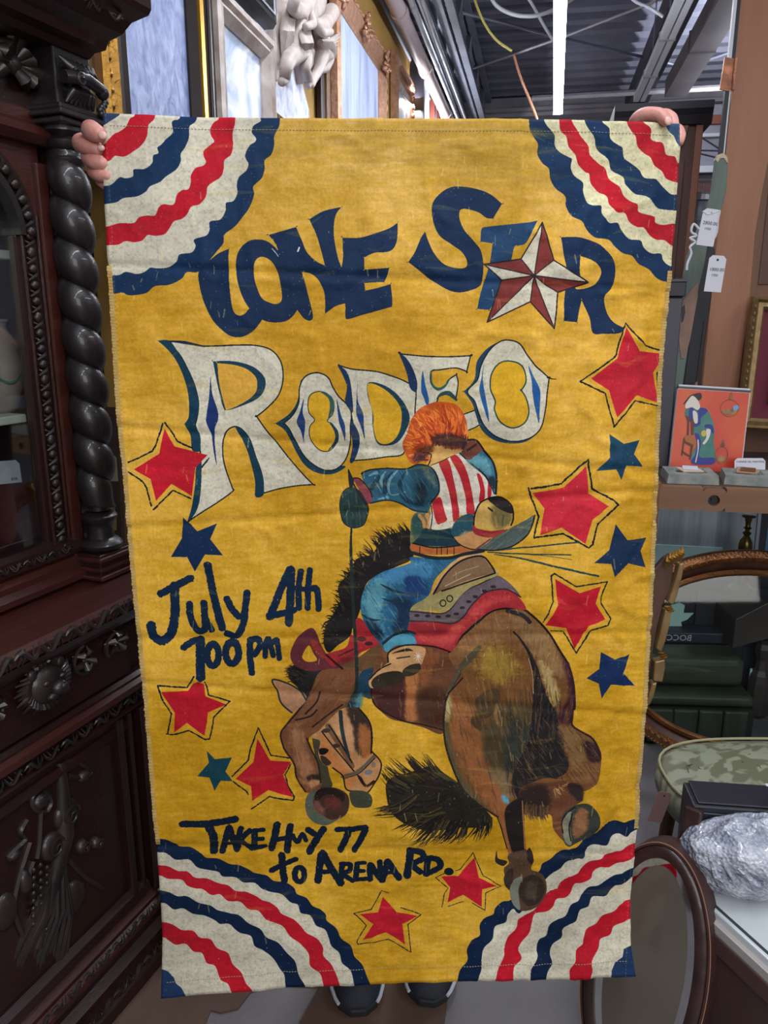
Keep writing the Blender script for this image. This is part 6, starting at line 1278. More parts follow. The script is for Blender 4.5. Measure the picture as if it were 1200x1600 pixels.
obj('backboard', MB().prism([(gp(438,0)[0], gp(438,-30)[2]), (gp(438,100)[0], gp(438,100)[2]), (gp(440,128)[0], gp(440,128)[2]), (gp(448,124)[0], gp(448,124)[2]), (gp(455,96)[0], gp(455,98)[2]), (gp(476,96)[0], gp(476,98)[2]), (gp(482,132)[0], gp(482,132)[2]), (gp(490,112)[0], gp(490,112)[2]), (gp(512,84)[0], gp(512,84)[2]), (gp(520,0)[0], gp(520,-30)[2])], -.02, .03), plas, tch, bevel=.01)
# big painting in an ornate gilt frame
f0, _ = wp(527, 120); f1, _ = wp(589, 130); zT = wp(590, 112)[1]; fw_ = wp(611, 150)[0] - wp(590, 150)[0]; print('FW', f0, f1, zT, fw_)
misty = canvas_mat('misty_canvas', [S(150, 160, 206), S(182, 196, 232), S(206, 216, 244), S(176, 200, 236)], 3.0, (4, 4, .7), .3)
t = picture('ornate_painting', 'large pale blue misty painting in an ornate rose-gilt scrolled frame', f0, f1, 1.6, zT, [('inner_bead', [(0, -.01), (0, -.02), (.02, -.03), (.03, -.025), (.03, 0), (0, 0)], giltp), ('frame', [(.03, 0), (.03, -.025), (.06, -.04), (.10, -.055), (.13, -.04), (.13, 0)], giltp)], misty, off=.04)
w_, h_ = f1 - f0, zT - 1.6
m_ = MB()
for (cx_, cz_) in ((w_ / 2 + .07, h_ / 2 + .06), (-w_ / 2 - .07, h_ / 2 + .06), (w_ / 2 + .07, h_ / 2 - .75), (0, h_ / 2 + .08), (w_ / 2 + .07, -h_ / 2 + .1)):
    for k in range(14): a_ = k * 2.4; q = .02 + .0045 * k; m_.ball((cx_ + q * math.cos(a_), -.055 - .012 * (k % 2), cz_ + q * 1.2 * math.sin(a_)), (.017, .014, .017), 8, 5)
    for k in range(5): scroll(m_, cx_ + .055 * math.cos(k * 1.26), cz_ + .065 * math.sin(k * 1.26), -.062, .026, 1.3, k, .008, 1 if k % 2 else -1)
stuff(obj('corner_ornament', m_, giltp, t, smooth=True))
m_ = MB()
n_ = int(w_ / .07)
for k in range(n_): 
    for zz in (1,): m_.ball((-w_ / 2 + .035 + k * w_ / n_, -.042, h_ / 2 + .128 + .008 * math.sin(k * .9)), (.036, .02, .014), 8, 5)
for k in range(22): m_.ball((w_ / 2 + .128, -.04, h_ / 2 - k * .07), (.014, .02, .036), 8, 5)
stuff(obj('edge_scrolls', m_, giltp, t, smooth=True))
q0, _ = wp(503, 130); q1, _ = wp(525, 130); zq = wp(520, 62)[1]
t = wall_thing('reeded_picture', 'tall brown reeded frame side standing between cherubs and ornate painting', 'frame', q0, 1.6, .012)
for k in range(4): L_ = (q1 - q0) / 4; obj('reed', MB().box(k * L_, (k + .9) * L_, -.03 - .012 * (k % 2), 0, 0, zq - 1.6), brownf if k % 2 else darkw, t, bevel=.006)
# beyond it
a0, _ = wp(624, 160); a1, za = wp(638, 158)
warm = canvas_mat('warm_canvas', [S(120, 160, 190), S(190, 200, 210), S(190, 120, 100)], 3, (1, 1, 1), .2)
t = picture('rose_painting', 'painting in a pink-gilt frame just beyond the ornate one', a0, a1, 1.6, za, [('inner_slip', [(0, -.01), (0, -.03), (.04, -.04), (.04, 0), (0, 0)], creamf), ('frame', [(.04, 0), (.04, -.03), (.08, -.045), (.16, -.06), (.20, -.04), (.20, 0)], giltp)], warm)
m_ = MB()
for k in range(22): m_.ball(((a1 - a0) / 2 + .12, -.058, (za - 1.6) / 2 + .12 - k * .07), (.026, .015, .024), 7, 5); 
for k in range(14): m_.ball((-(a1 - a0) / 2 + k * (a1 - a0) / 14, -.058, (za - 1.6) / 2 + .12), (.026, .015, .026), 7, 5)
stuff(obj('frame_beads', m_, giltp, t, smooth=True))
a0, _ = wp(650, 160); a1, za = wp(671, 142); d_ = a1 - a0
palec = canvas_mat('pale_grey_canvas', [S(140, 150, 176), S(186, 196, 216), S(160, 176, 206)], 3, (2, 2, .7), .2)
t = picture('pale_painting', 'thin-edged pale grey painting beyond the pink-gilt one', a0, a1, 1.6, za, [('thin_edge', [(0, -.01), (0, -.03), (.04, -.03), (.04, 0), (0, 0)], white)], palec)
obj('side_return', MB().box(-d_ / 2 - .10, -d_ / 2 - .04, -.12, 0, -(za - 1.6) / 2, (za - 1.6) / 2 + .12), blackf, t); obj('label', MB().box(-d_ / 2 + .1, -d_ / 2 + d_ * .42, -.02, -.013, (za - 1.6) / 2 - .36, (za - 1.6) / 2 - .04), white, t)
a0, _ = wp(680, 175); a1, za = wp(686, 172); picture('red_painting', 'farthest small reddish frame on the mustard wall', a0, a1, 1.6, za, [('frame', [(0, 0), (0, -.04), (.16, -.05), (.16, 0)], mat('red_frame', S(120, 62, 54), .4))], warm)
# ---------------------------------------------------------------- right-hand side: stock stacked in the aisle
def V3d(px, py, y): return at_y(px, py, y)
def local_poly(pts, y, org):           # pixel outline on the plane Y=y as (x, z) about org
    return [(float(V3d(px, py, y)[0] - org[0]), float(V3d(px, py, y)[2] - org[2])) for px, py in pts]
brd = mat('leaning_board', S(136, 88, 62), .5, c2=S(158, 106, 76), scale=2.2, stretch=(7, 1, 1), bump=.12, bscale=20, contrast=.9)
brd2 = mat('brown_panel', S(118, 78, 52), .55, c2=S(98, 64, 44), scale=3, stretch=(4, 1, 1))
maho = mat('armoire_wood', S(92, 54, 44), .5, c2=S(76, 44, 38), scale=4, stretch=(4, 1, 1)); mahol = mat('armoire_edge', S(140, 92, 70), .5)
ink = mat('near_black', S(24, 26, 36), .5); grey = mat('charcoal_paint', S(66, 66, 76), .5, c2=S(54, 54, 64), scale=2)
# armoire
o_ = V3d(1097, 195, 3.12); t = thing('armoire', 'tall reddish-brown armoire with a black cornice behind the right-hand fingers', 'cabinet', (o_[0], 3.12, 0), RROT)
zt = float(o_[2]); Wd = .29
obj('case', MB().box(-Wd, 0, .0, .5, 0, zt), maho, t); obj('stile', MB().box(-.022, .004, -.012, .01, 0, zt), mahol, t, bevel=.003); obj('door', MB().box(-Wd + .02, -.05, -.006, 0, .1, zt - .12), maho, t, bevel=.004)
obj('cornice', MB().mould([(-.5, zt), (.02, zt), (.03, zt + .03), (.04, zt + .05), (.04, zt + .075), (-.5, zt + .075)], -Wd - .03, .03), ink, t)
obj('corbel', MB().prism([(-.05, zt - .005), (-.13, zt - .005), (-.12, zt - .03), (-.09, zt - .05), (-.08, zt - .09), (-.06, zt - .06)], -.03, 0), brownf, t, bevel=.003)
# charcoal cabinet below it
rz_ = 1.0215; o_ = V3d(1073, 440, 2.52); t = thing('charcoal_cabinet', 'narrow charcoal painted cabinet with a dark top beside the banner edge', 'cabinet', (o_[0], 2.52, rz_), RROT); zt = float(o_[2]) - rz_
obj('case', MB().box(-.3, -.006, .004, .12, 0, zt - .05), grey, t, bevel=.003); obj('top', MB().box(-.31, 0, -.004, .12, zt - .045, zt), ink, t, bevel=.003); obj('lip', MB().box(-.312, .003, -.008, .12, zt, zt + .008), grey, t)
# table with the front rail
rz = 1.025; ro = at_z(1031, 760, rz); t = thing('work_table', 'brown wooden work table whose thick front rail has a bored hole', 'table', (ro[0], ro[1], 0), RROT)
railm = mat('rail_wood', S(134, 96, 68), .5, c2=S(108, 76, 56), scale=3, stretch=(1, 1, 9), contrast=.8)
hole_c = (float(np.dot(at_z(1113, 779, rz - .035) - ro, e1)), rz - .036)
mbh = MB(); N_ = 20; L_ = 1.2; zc_ = hole_c[1]; hx = hole_c[0]; rr = .0105
sq = [(hx - .033, rz - .068), (hx + .033, rz - .068), (hx + .033, rz), (hx - .033, rz)]
obj('front_rail', MB().box(0, hx - .033, 0, .035, rz - .068, rz).box(hx + .033, L_, 0, .035, rz - .068, rz), railm, t)
v = []
for y_ in (0, .035):
    for k in range(16):
        a_ = 2 * math.pi * k / 16 + math.pi / 16; cx_, sx_ = math.cos(a_), math.sin(a_); q = .034 / max(abs(cx_), abs(sx_)); v.append((hx + max(-.033, min(.033, q * cx_)), y_, rz - .034 + max(-.034, min(.034, q * sx_))))
    for k in range(16): a_ = 2 * math.pi * k / 16 + math.pi / 16; v.append((hx + .0165 * math.cos(a_), y_, zc_ + .0165 * math.sin(a_)))
f = []
for k in range(16): k2 = (k + 1) % 16; f += [(k, k2, 16 + k2, 16 + k), (32 + k, 48 + k, 48 + k2, 32 + k2), (16 + k, 16 + k2, 48 + k2, 48 + k)]
obj('bored_block', MB().add(v, f), railm, t); obj('ferrule', MB().tube([(hx, .012, zc_), (hx, .03, zc_)], .0165, 20), darkw, t, smooth=True); obj('socket', MB().box(hx - .006, hx + .006, .008, .02, zc_ - .007, zc_ + .006), blackf, t)
obj('table_top', MB().box(0, L_, .036, .75, rz - .03, rz - .004), drk, t); obj('leg', MB().box(-.018, .004, .0, .05, 0, rz + .012), brd2, t, bevel=.003); obj('leg', MB().box(L_ - .05, L_, .0, .05, 0, rz - .068), brd2, t)
obj('leg', MB().box(0, .05, .70, .75, 0, rz - .03), brd2, t); obj('leg', MB().box(L_ - .05, L_, .70, .75, 0, rz - .03), brd2, t)
# big brown panel and leaning board behind the table
o_ = V3d(1151, 610, 2.86); t = thing('brown_board', 'broad brown backing board at the far right behind the leaning plank', 'board', (o_[0] - .02, 2.86, rz_), RROT); obj('board', MB().box(0, .9, 0, .03, 0, 2.2), brd2, t)
for zz, h_ in ((.18, .34), (.60, .42), (1.2, .6)): obj('recess', MB().box(.05, .6, -.004, 0, zz, zz + h_), mat('panel_shadow', S(86, 56, 42), .6), t, bevel=.002)
o0 = V3d(1097, 610, 2.72); o1 = V3d(1152, 610, 2.72); bw = float(o1[0] - o0[0]); t = thing('leaning_plank', 'tall warm brown plank with a copper hinge standing at the far right', 'board', (o0[0], 2.72, rz), (0, 0, -RA * .5))
mb = MB(); n_ = 14; v = []
for k in range(n_ + 1):
    z_ = k / n_ * 1.75; wob = .004 * math.sin(k * 1.9) + (.012 if z_ > .95 else 0)
    v += [(0, 0, z_), (bw + wob, 0, z_), (bw + wob, .03, z_), (0, .03, z_)]
obj('plank', mb.add(v, [(k * 4 + j, k * 4 + (j + 1) % 4, (k + 1) * 4 + (j + 1) % 4, (k + 1) * 4 + j) for k in range(n_) for j in range(4)] + [(0, 1, 2, 3), (4 * n_ + 3, 4 * n_ + 2, 4 * n_ + 1, 4 * n_)]), brd, t)
cop = mat('copper_plate', S(176, 116, 84), .4, metal=.6, c2=S(130, 84, 66), scale=30, bump=.3)
zh = float(V3d(1140, 132, 2.65)[2]) - rz; zh1 = float(V3d(1140, 80, 2.65)[2]) - rz
obj('copper_hinge', MB().prism([(-.040, zh + .004), (-.002, zh - .004), (.002, zh1 - .002), (-.034, zh1 + .004)], -.006, .0), cop, t); obj('hinge_knuckle', MB().tube([(-.0, -.008, zh), (-.0, -.008, zh1)], .005, 8), cop, t)
for k in range(4): obj('hinge_screw', MB().ball((.004, -.004, zh + .03 + k * .012), .0035, 8, 5), mat('bright_copper', S(240, 190, 160), .25, metal=.8), t)
obj('edge_strip', MB().box(-.022, -.012, -.004, .01, zh1 - .01, 1.75), white, t); obj('edge_strip', MB().box(-.011, -.001, -.004, .01, zh1 - .01, 1.75), ink, t); obj('edge_strip', MB().box(-.010, -.003, -.003, .01, zh1 + .03, 1.75), silver, t)
zl = float(V3d(1122, 245, 2.65)[2]) - rz
obj('black_strip', MB().box(-.022, -.003, -.003, .01, zl, zh), ink, t); obj('white_strip', MB().box(-.009, -.005, -.006, -.003, zl, zh), white, t)
# paddles
gp_ = mat('weathered_green', S(70, 88, 82), .55, c2=S(104, 118, 108), scale=5, stretch=(6, 1, 1.2), bump=.15, contrast=.8)
O_ = V3d(1060, 605, 2.60)
t = thing('green_paddle', 'long curved weathered green paddle blade leaning beside the plank', 'paddle', (O_[0], 2.60, O_[2]))
P_ = local_poly([(1053,605),(1056,580),(1060,530),(1063,490),(1066,465),(1070,430),(1076,400),(1086,370),(1098,345),(1107,325),(1113,300),(1117,270),(1119,250),(1124,241),(1131,239),(1136,246),(1138,258),(1137,280),(1135,300),(1130,320),(1125,335),(1114,362),(1106,385),(1102,410),(1096,435),(1090,462),(1084,495),(1078,530),(1072,570),(1067,605),(1064,650),(1058,735),(1044,735),(1050,650)], 2.60, O_)
obj('blade', MB().prism(P_, 0, .022), gp_, t, bevel=.004)
P_ = local_poly([(1062,500),(1066,470),(1090,440),(1090,462),(1084,495),(1078,530),(1070,560),(1064,560),(1060,530)], 2.60, O_); obj('worn_patch', MB().prism(P_, -.003, .001), mat('worn_pink', S(142, 112, 96), .6, c2=S(112, 88, 76), scale=20), t)
P_ = local_poly([(1065,480),(1069,476),(1070,488),(1067,502),(1064,505)], 2.60, O_); obj('slot', MB().prism(P_, -.004, .0), blackf, t)
P_ = local_poly([(1119,250),(1124,241),(1131,239),(1136,246),(1137,256),(1131,247),(1125,247),(1121,254)], 2.60, O_); obj('tip_edge', MB().prism(P_, -.002, .0225), mat('tip_pale', S(190, 170, 140), .6), t)
O_ = V3d(1080, 605, 2.66)
t = thing('black_paddle', 'black blade leaning between the green paddle and the plank', 'paddle', (O_[0], 2.66, O_[2]))
obj('blade', MB().prism(local_poly([(1068,607),(1074,560),(1081,510),(1088,465),(1095,430),(1100,405),(1106,385),(1114,378),(1118,392),(1116,430),(1110,480),(1103,530),(1095,607),(1090,735),(1066,735)], 2.66, O_), 0, .02), ink, t, bevel=.004); obj('grip_edge', MB().prism(local_poly([(1086,607),(1092,560),(1100,500),(1104,500),(1098,560),(1095,607)], 2.66, O_), -.003, 0), darkw, t)
O_ = V3d(1082, 608, 2.62); t = thing('carved_finial', 'small orange-brown carved piece standing between the blades', 'ornament', (O_[0], 2.61, O_[2] - .05)); obj('shaft', MB().tube([(0, 0, rz - float(O_[2]) + .05), (.002, 0, .04), (.008, 0, .075)], [.009, .010, .003], 8), mat('orange_wood', S(176, 110, 70), .5, c2=S(110, 70, 48), scale=60), t, smooth=True); obj('collar', MB().ball((0, 0, .0), (.012, .01, .008), 10, 6), brownf, t, smooth=True)
# hanging tags
cardw = mat('white_card', S(206, 206, 216), .7)
p_ = V3d(1101, 384, 2.44); price_tag('price_tag', 'upper white price tag hanging from the green paddle', tuple(p_), (0, math.radians(7), 0), .052, .105, [(.014, '2800.00', -.020, .060), (.010, '1950', -.012, .045)], m=cardw)
p_ = V3d(1113, 456, 2.42); price_tag('price_tag', 'lower white price tag hanging in front of the plank', tuple(p_), (0, math.radians(4), 0), .052, .105, [(.014, '1800.00', -.020, .060), (.010, '1950', -.012, .045)], m=cardw)
wire('tag_string', 'white string loop tied round the green paddle above the upper tag', 'string', sm3([tuple(V3d(a_, b_, 2.44)) for a_, b_ in ((1104,333),(1098,330),(1106,335),(1120,331),(1125,330),(1122,345),(1121,360),(1117,372))]), .0022, white)
wire('knotted_cord', 'white knotted cord dangling left of the upper tag', 'cord', sm3([tuple(V3d(a_, b_, 2.44)) for a_, b_ in ((1092,358),(1084,350),(1080,362),(1088,368),(1078,372),(1086,378),(1078,386),(1080,396),(1074,412),(1073,422))]), .0035, white)
# red painting on the table, canvases behind it
O_ = V3d(1043, 720, 2.50); e_r = V3d(1149, 733, 2.50); w_ = float(e_r[0] - O_[0]); h_ = float(V3d(1053, 604, 2.50)[2] - O_[2]) + .02
lean = math.radians(-9)
t = thing('red_painting', 'small red painting of a robed woman bowed over a chair, bird cages above', 'painting', (O_[0], 2.48, rz), (lean, math.radians(3), -RA * .6))
redc = canvas_mat('red_ground', [S(170, 44, 26), S(196, 58, 32), S(206, 84, 36), S(186, 50, 34)], 4, (1, 1, 1), .2)
obj('canvas', MB().box(0, w_, -.002, .014, 0, h_), cardw, t); obj('painted_face', MB().box(.001, w_ - .003, -.004, -.002, .001, h_ - .001), redc, t)
fx_ = lambda P: [((px - 45) / 122. * w_ if False else px * w_, (1 - py) * h_) for px, py in P]
def pp(name, P, m, d=0, sm=True):
    Q = smooth(fx_(P), True, 4) if sm else fx_(P); return obj(name, MB().prism([tuple(q) for q in Q], -.0052 - d, -.0038), m, t)
teal_ = mat('robe_green', S(76, 132, 118), .6, c2=S(60, 112, 108), scale=30); bl_ = mat('robe_blue', S(32, 44, 130), .5); fl_ = mat('face_white', S(214, 206, 196), .6); bk_ = mat('hair_black', S(24, 18, 20), .5); ch_ = mat('chair_brown', S(92, 42, 26), .5); sg = mat('cage_gold', S(150, 110, 60), .6, c2=S(110, 60, 50), scale=60)
pp('robe', [(.30,.22),(.42,.23),(.50,.32),(.56,.46),(.57,.62),(.60,.75),(.60,.88),(.30,.89),(.31,.75),(.36,.62),(.27,.52),(.30,.40),(.14,.32),(.16,.24)], teal_)
pp('robe_trim', [(.30,.23),(.40,.22),(.44,.26),(.36,.34),(.36,.42),(.28,.46),(.26,.40),(.32,.32)], bl_, .0006); pp('robe_trim', [(.30,.54),(.36,.55),(.40,.66),(.40,.82),(.60,.82),(.59,.90),(.30,.91),(.34,.78),(.34,.66)], bl_, .0006); pp('robe_trim', [(.43,.42),(.52,.42),(.56,.50),(.54,.52),(.48,.46),(.43,.46)], bl_, .0006); pp('collar', [(.19,.24),(.25,.24),(.24,.38),(.20,.38)], bl_, .0006)
pp('robe_stripe', [(.345,.62),(.36,.62),(.375,.72),(.36,.88),(.345,.88),(.36,.74)], fl_, .0010)
pp('face', [(.13,.18),(.20,.08),(.28,.12),(.33,.20),(.30,.25),(.22,.22),(.14,.24)], fl_, .0008); pp('hair', [(.10,.18),(.18,.08),(.25,.05),(.32,.04),(.34,.10),(.30,.13),(.26,.10),(.20,.08),(.13,.17)], bk_, .0012); pp('hand', [(.24,.26),(.30,.29),(.32,.40),(.28,.41),(.25,.34)], fl_, .0012); pp('hand', [(.45,.48),(.51,.48),(.50,.58),(.45,.66),(.42,.65),(.46,.58)], fl_, .0012)
pp('medallion', ell(.42, .53, .035, .04)[:-1], mat('medal_gold', S(196, 170, 80), .5), .0010)
for P_ in ([(.14,.32),(.20,.34),(.22,.56),(.19,.57),(.18,.40)], [(.22,.36),(.27,.36),(.28,.56),(.25,.56)], [(.15,.60),(.30,.66),(.28,.86),(.26,.86),(.26,.70),(.17,.66),(.16,.82),(.14,.82)], [(.15,.76),(.28,.82),(.28,.84),(.15,.79)]): pp('chair', P_, ch_, .0008, sm=False)
pp('chair_seat', [(.16,.58),(.24,.56),(.34,.64),(.30,.68),(.18,.64)], mat('seat_tan', S(160, 96, 40), .5), .0012, sm=False)
for cx_, cy_, a_, b_ in ((.74,.20,.12,.10), (.70,.78,.08,.10)):
    obj('bird_cage', MB().ovalring(a_ * w_, b_ * h_, [(0, -.0056), (.002, -.0056), (.002, -.004), (0, -.004)], 28), sg, t, loc=(cx_ * w_, 0, (1 - cy_) * h_)); pp('cage_floor', ell(cx_, cy_ + b_ * .45, a_ * .8, b_ * .35)[:-1], mat('cage_brown', S(120, 84, 60), .6, c2=S(170, 140, 90), scale=90), .0006)
    pp('cage_hook', [(cx_ - .008, cy_ - b_ - .09), (cx_ + .008, cy_ - b_ - .09), (cx_ + .03, cy_ - b_), (cx_ - .03, cy_ - b_)], sg, .0004, sm=False)
pp('blue_bird', [(.78,.18),(.84,.16),(.86,.20),(.80,.23)], mat('bird_blue', S(110, 150, 190), .5), .0014)
for k, (dx, dz_, m__) in enumerate(((.008, .006, blackf), (.016, .010, cardw))):
    q = thing('spare_canvas', ['black-backed canvas directly behind the red painting', 'white-edged canvas at the back of the red painting stack'][k], 'canvas', (O_[0] + dx, 2.505 + .02 * k, rz), (lean, math.radians(3), -RA * .6)); obj('board', MB().box(.004, w_ + .004, 0, .012, 0, h_ + dz_), m__, q); obj('stretcher', MB().rectring(w_ * .8, h_ * .8, [(0, .0121), (.006, .0121), (.006, .016), (0, .016)]), brownf, q, loc=(w_ / 2, 0, h_ / 2))
p_ = V3d(1172, 735, 2.40); price_tag('sign_card', 'white printed price card propped at the corner of the red painting', (p_[0], 2.40, rz + .002), (math.radians(-12), 0, 0), .098, .048, [(.0085, 'CHINESE OIL PAINTING', -.044, .034), (.0085, '$195.00', -.044, .015), (.0075, '12X14', -.044, .006)], hole=False, m=cardw)
# two small grey-green frames lying flat
gf = mat('distressed_frame', S(96, 112, 112), .6, c2=S(150, 148, 140), scale=24, contrast=.5)
for k, (ax_, bx_, lab) in enumerate(((1043, 1124, 'chipped grey-green small frame lying flat under the red painting'), (1138, 1215, 'chipped grey-green small frame lying flat at the right edge'))):
    a0 = at_z(ax_, 757, rz); b0 = at_z(bx_, 759, rz); w2 = float(np.linalg.norm(b0 - a0)); dpt = .13
    q = thing('picture_frame', lab, 'frame', tuple(at_z((ax_ + bx_) / 2, 756 + 3 * k, rz) + e2 * (dpt / 2 + .012) + np.array([0, 0, .000])), (0, 0, -RA - k * .12), 'small grey-green frames on the work table')
    q.location.z = rz - .003
    obj('frame', MB().rectring(w2 * .4, dpt * .4, [(0, 0), (0, -.014), (w2 * .10, -.030), (w2 * .28, -.028), (w2 * .3, 0)]), gf, q, rot=(-math.pi / 2, 0, 0), loc=(0, 0, 0)); obj('backing', MB().box(-w2 * .25, w2 * .25, -dpt * .3, dpt * .3, .0, .004), darkw, q)
    obj('photo_card', MB().box(-w2 * .22, w2 * .2, -.035, .03, .031, .034), mat('card_tan', S(206, 184, 158), .7) if k == 0 else mat('card_brown', S(170, 130, 104), .7), q, rot=(0, 0, .2 - k * .3)); obj('photo_card', MB().box(-w2 * .14, w2 * .16, -.02, .04, .035, .037), cardw if k == 0 else brownf, q, rot=(0, 0, -.15))
# gilt frame with burgundy mat
O_ = V3d(1153, 668, 2.64); t = thing('burgundy_framed_picture', 'gilt-framed picture with deep burgundy mat leaning at the far right edge', 'painting', (O_[0], 2.64, float(O_[2])), (math.radians(-5), math.radians(3), 0))
dimg = mat('aged_gilt', S(150, 124, 80), .45, metal=.5, c2=S(96, 74, 50), scale=40, bump=.3, contrast=.9)
pw, ph = .46, .36
obj('outer_frame', MB().rectring(pw, ph, [(0, 0), (0, -.012), (.010, -.022), (.024, -.018), (.032, -.028), (.042, -.012), (.042, .01)]), dimg, t, loc=(pw / 2 + .035, 0, ph / 2 + .035)); obj('mat_board', MB().box(.03, pw + .04, -.002, .003, .03, ph + .04), mat('burgundy', S(94, 14, 40), .7), t)
obj('inner_frame', MB().rectring(pw - .16, ph - .16, [(0, -.002), (0, -.010), (.010, -.018), (.022, -.012), (.028, -.016), (.028, -.002)]), dimg, t, loc=(pw / 2 + .035, 0, ph / 2 + .035)); obj('picture', MB().box(.10, pw - .03, -.006, -.002, .10, ph - .03), mat('dim_picture', S(64, 58, 50), .6, c2=S(40, 36, 36), scale=10), t)
m_ = MB()
for k in range(34): m_.ball((pw + .072 if k % 2 else -.002, -.022, .02 + (k // 2) * .024), (.004, .004, .008), 6, 4)
stuff(obj('frame_beading', m_, dimg, t, smooth=True))
# --- seen through the gap: the far booth
far = thing('far_booth', 'white partition booth with a rust-brown band seen through the gap right of the armoire', 'booth', tuple(room(float(np.dot(at_y(1080, 300, 6.0), e1)), float(np.dot(at_y(1080, 300, 6.0), e2)), 0)), RROT)
zz = lambda py: float(at_y(1110, py, 6.0)[2])
obj('panel', MB().box(-.3, .8, 0, .05, zz(268), zz(196)), shopwall, far); obj('fascia', MB().box(-.3, .8, -.03, .05, zz(196), zz(182)), mat('rust_band', S(140, 84, 66), .6), far); obj('upper_panel', MB().box(-.3, .8, 0, .05, zz(182), zz(164)), shopwall, far); obj('cap', MB().box(-.3, .8, -.03, .06, zz(164), zz(162)), dark, far)
obj('white_rail', MB().box(-.3, .8, -.04, .02, zz(216), zz(211)), white, far); obj('sill', MB().box(-.3, .8, -.06, .02, zz(272), zz(262)), white, far); obj('dark_band', MB().box(-.3, .8, -.02, .03, zz(282), zz(272)), dark, far); obj('lower_panel', MB().box(-.3, .8, 0, .05, 0, zz(282)), mat('booth_brown', S(96, 62, 54), .6), far)
for (a_, b_) in (((1095,214),(1135,240)), ((1093,235),(1130,236)), ((1093,240),(1122,247))): obj('cable', MB().tube([tuple(Vector(at_y(*a_, 5.9)) - Vector(far.location)), tuple(Vector(at_y(*b_, 5.9)) - Vector(far.location))], .006, 6), dark, far).rotation_euler = (0, 0, RA)
gls = mat('crystal', S(196, 214, 232), .08, spec=1, c2=S(120, 140, 160), scale=30)
cl_ = at_y(1094, 345, 3.4); t = thing('glass_lantern', 'clear crystal lantern piece in the gap between armoire and paddle', 'lamp', tuple(cl_)); obj('jar', MB().lathe([(.022, -.10), (.024, -.02), (.030, 0), (.032, .07), (.026, .075)], n=8), gls, t); obj('cap', MB().lathe([(.034, .08), (.030, .10), (.024, .11)], n=12), silver, t); obj('drop', MB().ball((.006, -.02, -.125), .012, 8, 6), gls, t, smooth=True); obj('hanger', MB().tube([(.0, 0, .11), (0, 0, .16)], .004, 6).tube([(-.03, 0, .155), (.035, 0, .155)], .008, 6), silver, t); obj('arm', MB().tube(sm3([(.03, -.0, .02), (.05, 0, .035), (.055, 0, .075)]), .004, 6), white, t, smooth=True)
# --- under the table
galv = mat('streaked_metal', S(120, 132, 142), .28, metal=.6, c2=S(176, 190, 200), scale=5, stretch=(9, 1, .5), bump=.1, contrast=.9)
O_ = V3d(1030, 885, 3.02); t = thing('metal_sheet', 'bright streaked galvanised sheet standing under the work table', 'sheet', (O_[0] - .1, 3.02, .502), (math.radians(-4), 0, -RA)); obj('sheet', MB().box(0, .45, 0, .006, 0, .48), galv, t); obj('folded_edge', MB().box(.45, .462, -.01, .008, 0, .48), galv, t)
obj('pale_foot', MB().box(0, .33, -.012, 0, .0, .11), mat('pale_aqua', S(176, 214, 218), .4), t)
brass = mat('old_brass', S(120, 104, 60), .3, metal=.85, c2=S(80, 66, 38), scale=12)
O_ = V3d(1164, 860, 2.80); bs = float(at_y(1180, 930, 2.75)[2]); t = thing('brass_candlestick', 'tarnished brass candlestick behind the top of the oval gilt mirror', 'candlestick', (O_[0], 2.80, bs + .002)); t.scale = (1, 1, .88)
k_ = 1.0; obj('stem', MB().lathe([(.045, 0), (.046, .01), (.03, .02), (.014, .05), (.012, .10), (.02, .15), (.0245, .18), (.0255, .20), (.022, .225), (.012, .243), (.009, .25), (.014, .255), (.016, .262), (.008, .268), (.008, .275), (.015, .282), (.009, .29), (.010, .31), (.0125, .315), (.0125, .33)], n=24), brass, t, smooth=True); obj('drip_pan', MB().lathe([(.012, .328), (.024, .331), (.025, .336), (.013, .338)], n=24), brass, t, smooth=True)
O_ = V3d(1176, 880, 3.0); t = thing('dark_post', 'dark grey square post right of the brass candlestick', 'post', (O_[0], 3.0, 0)); obj('post', MB().box(0, .045, 0, .045, .0, 1.0), grey, t, bevel=.003); obj('bracket', MB().box(-.02, .0, .01, .03, .92, 1.0), ink, t)
bls = mat('blue_steel', S(110, 150, 190), .35, metal=.3); t = thing('blue_shelving', 'pale blue metal shelving at the right edge under the table', 'shelving', tuple(V3d(1189, 880, 3.2) * np.array([1, 1, 0])))
obj('upright', MB().box(0, .03, 0, .03, 0, 1.25), bls, t); 
for z_ in (.42, .62, .8, .95, 1.1): obj('shelf', MB().box(.03, .5, 0, .2, z_, z_ + .025), bls, t)
t = thing('glass_bottle', 'clear glass bottle at the foot of the blue shelving', 'bottle', tuple(V3d(1186, 876, 3.05) * np.array([1, 1, 0]) + np.array([0, 0, .425]))); obj('bottle', MB().lathe([(.018, 0), (.02, .05), (.018, .08), (.008, .10), (.008, .12), (.011, .125)], n=16), gls, t, smooth=True); obj('stopper', MB().ball((0, 0, .135), .011, 10, 6), pink, t, smooth=True)
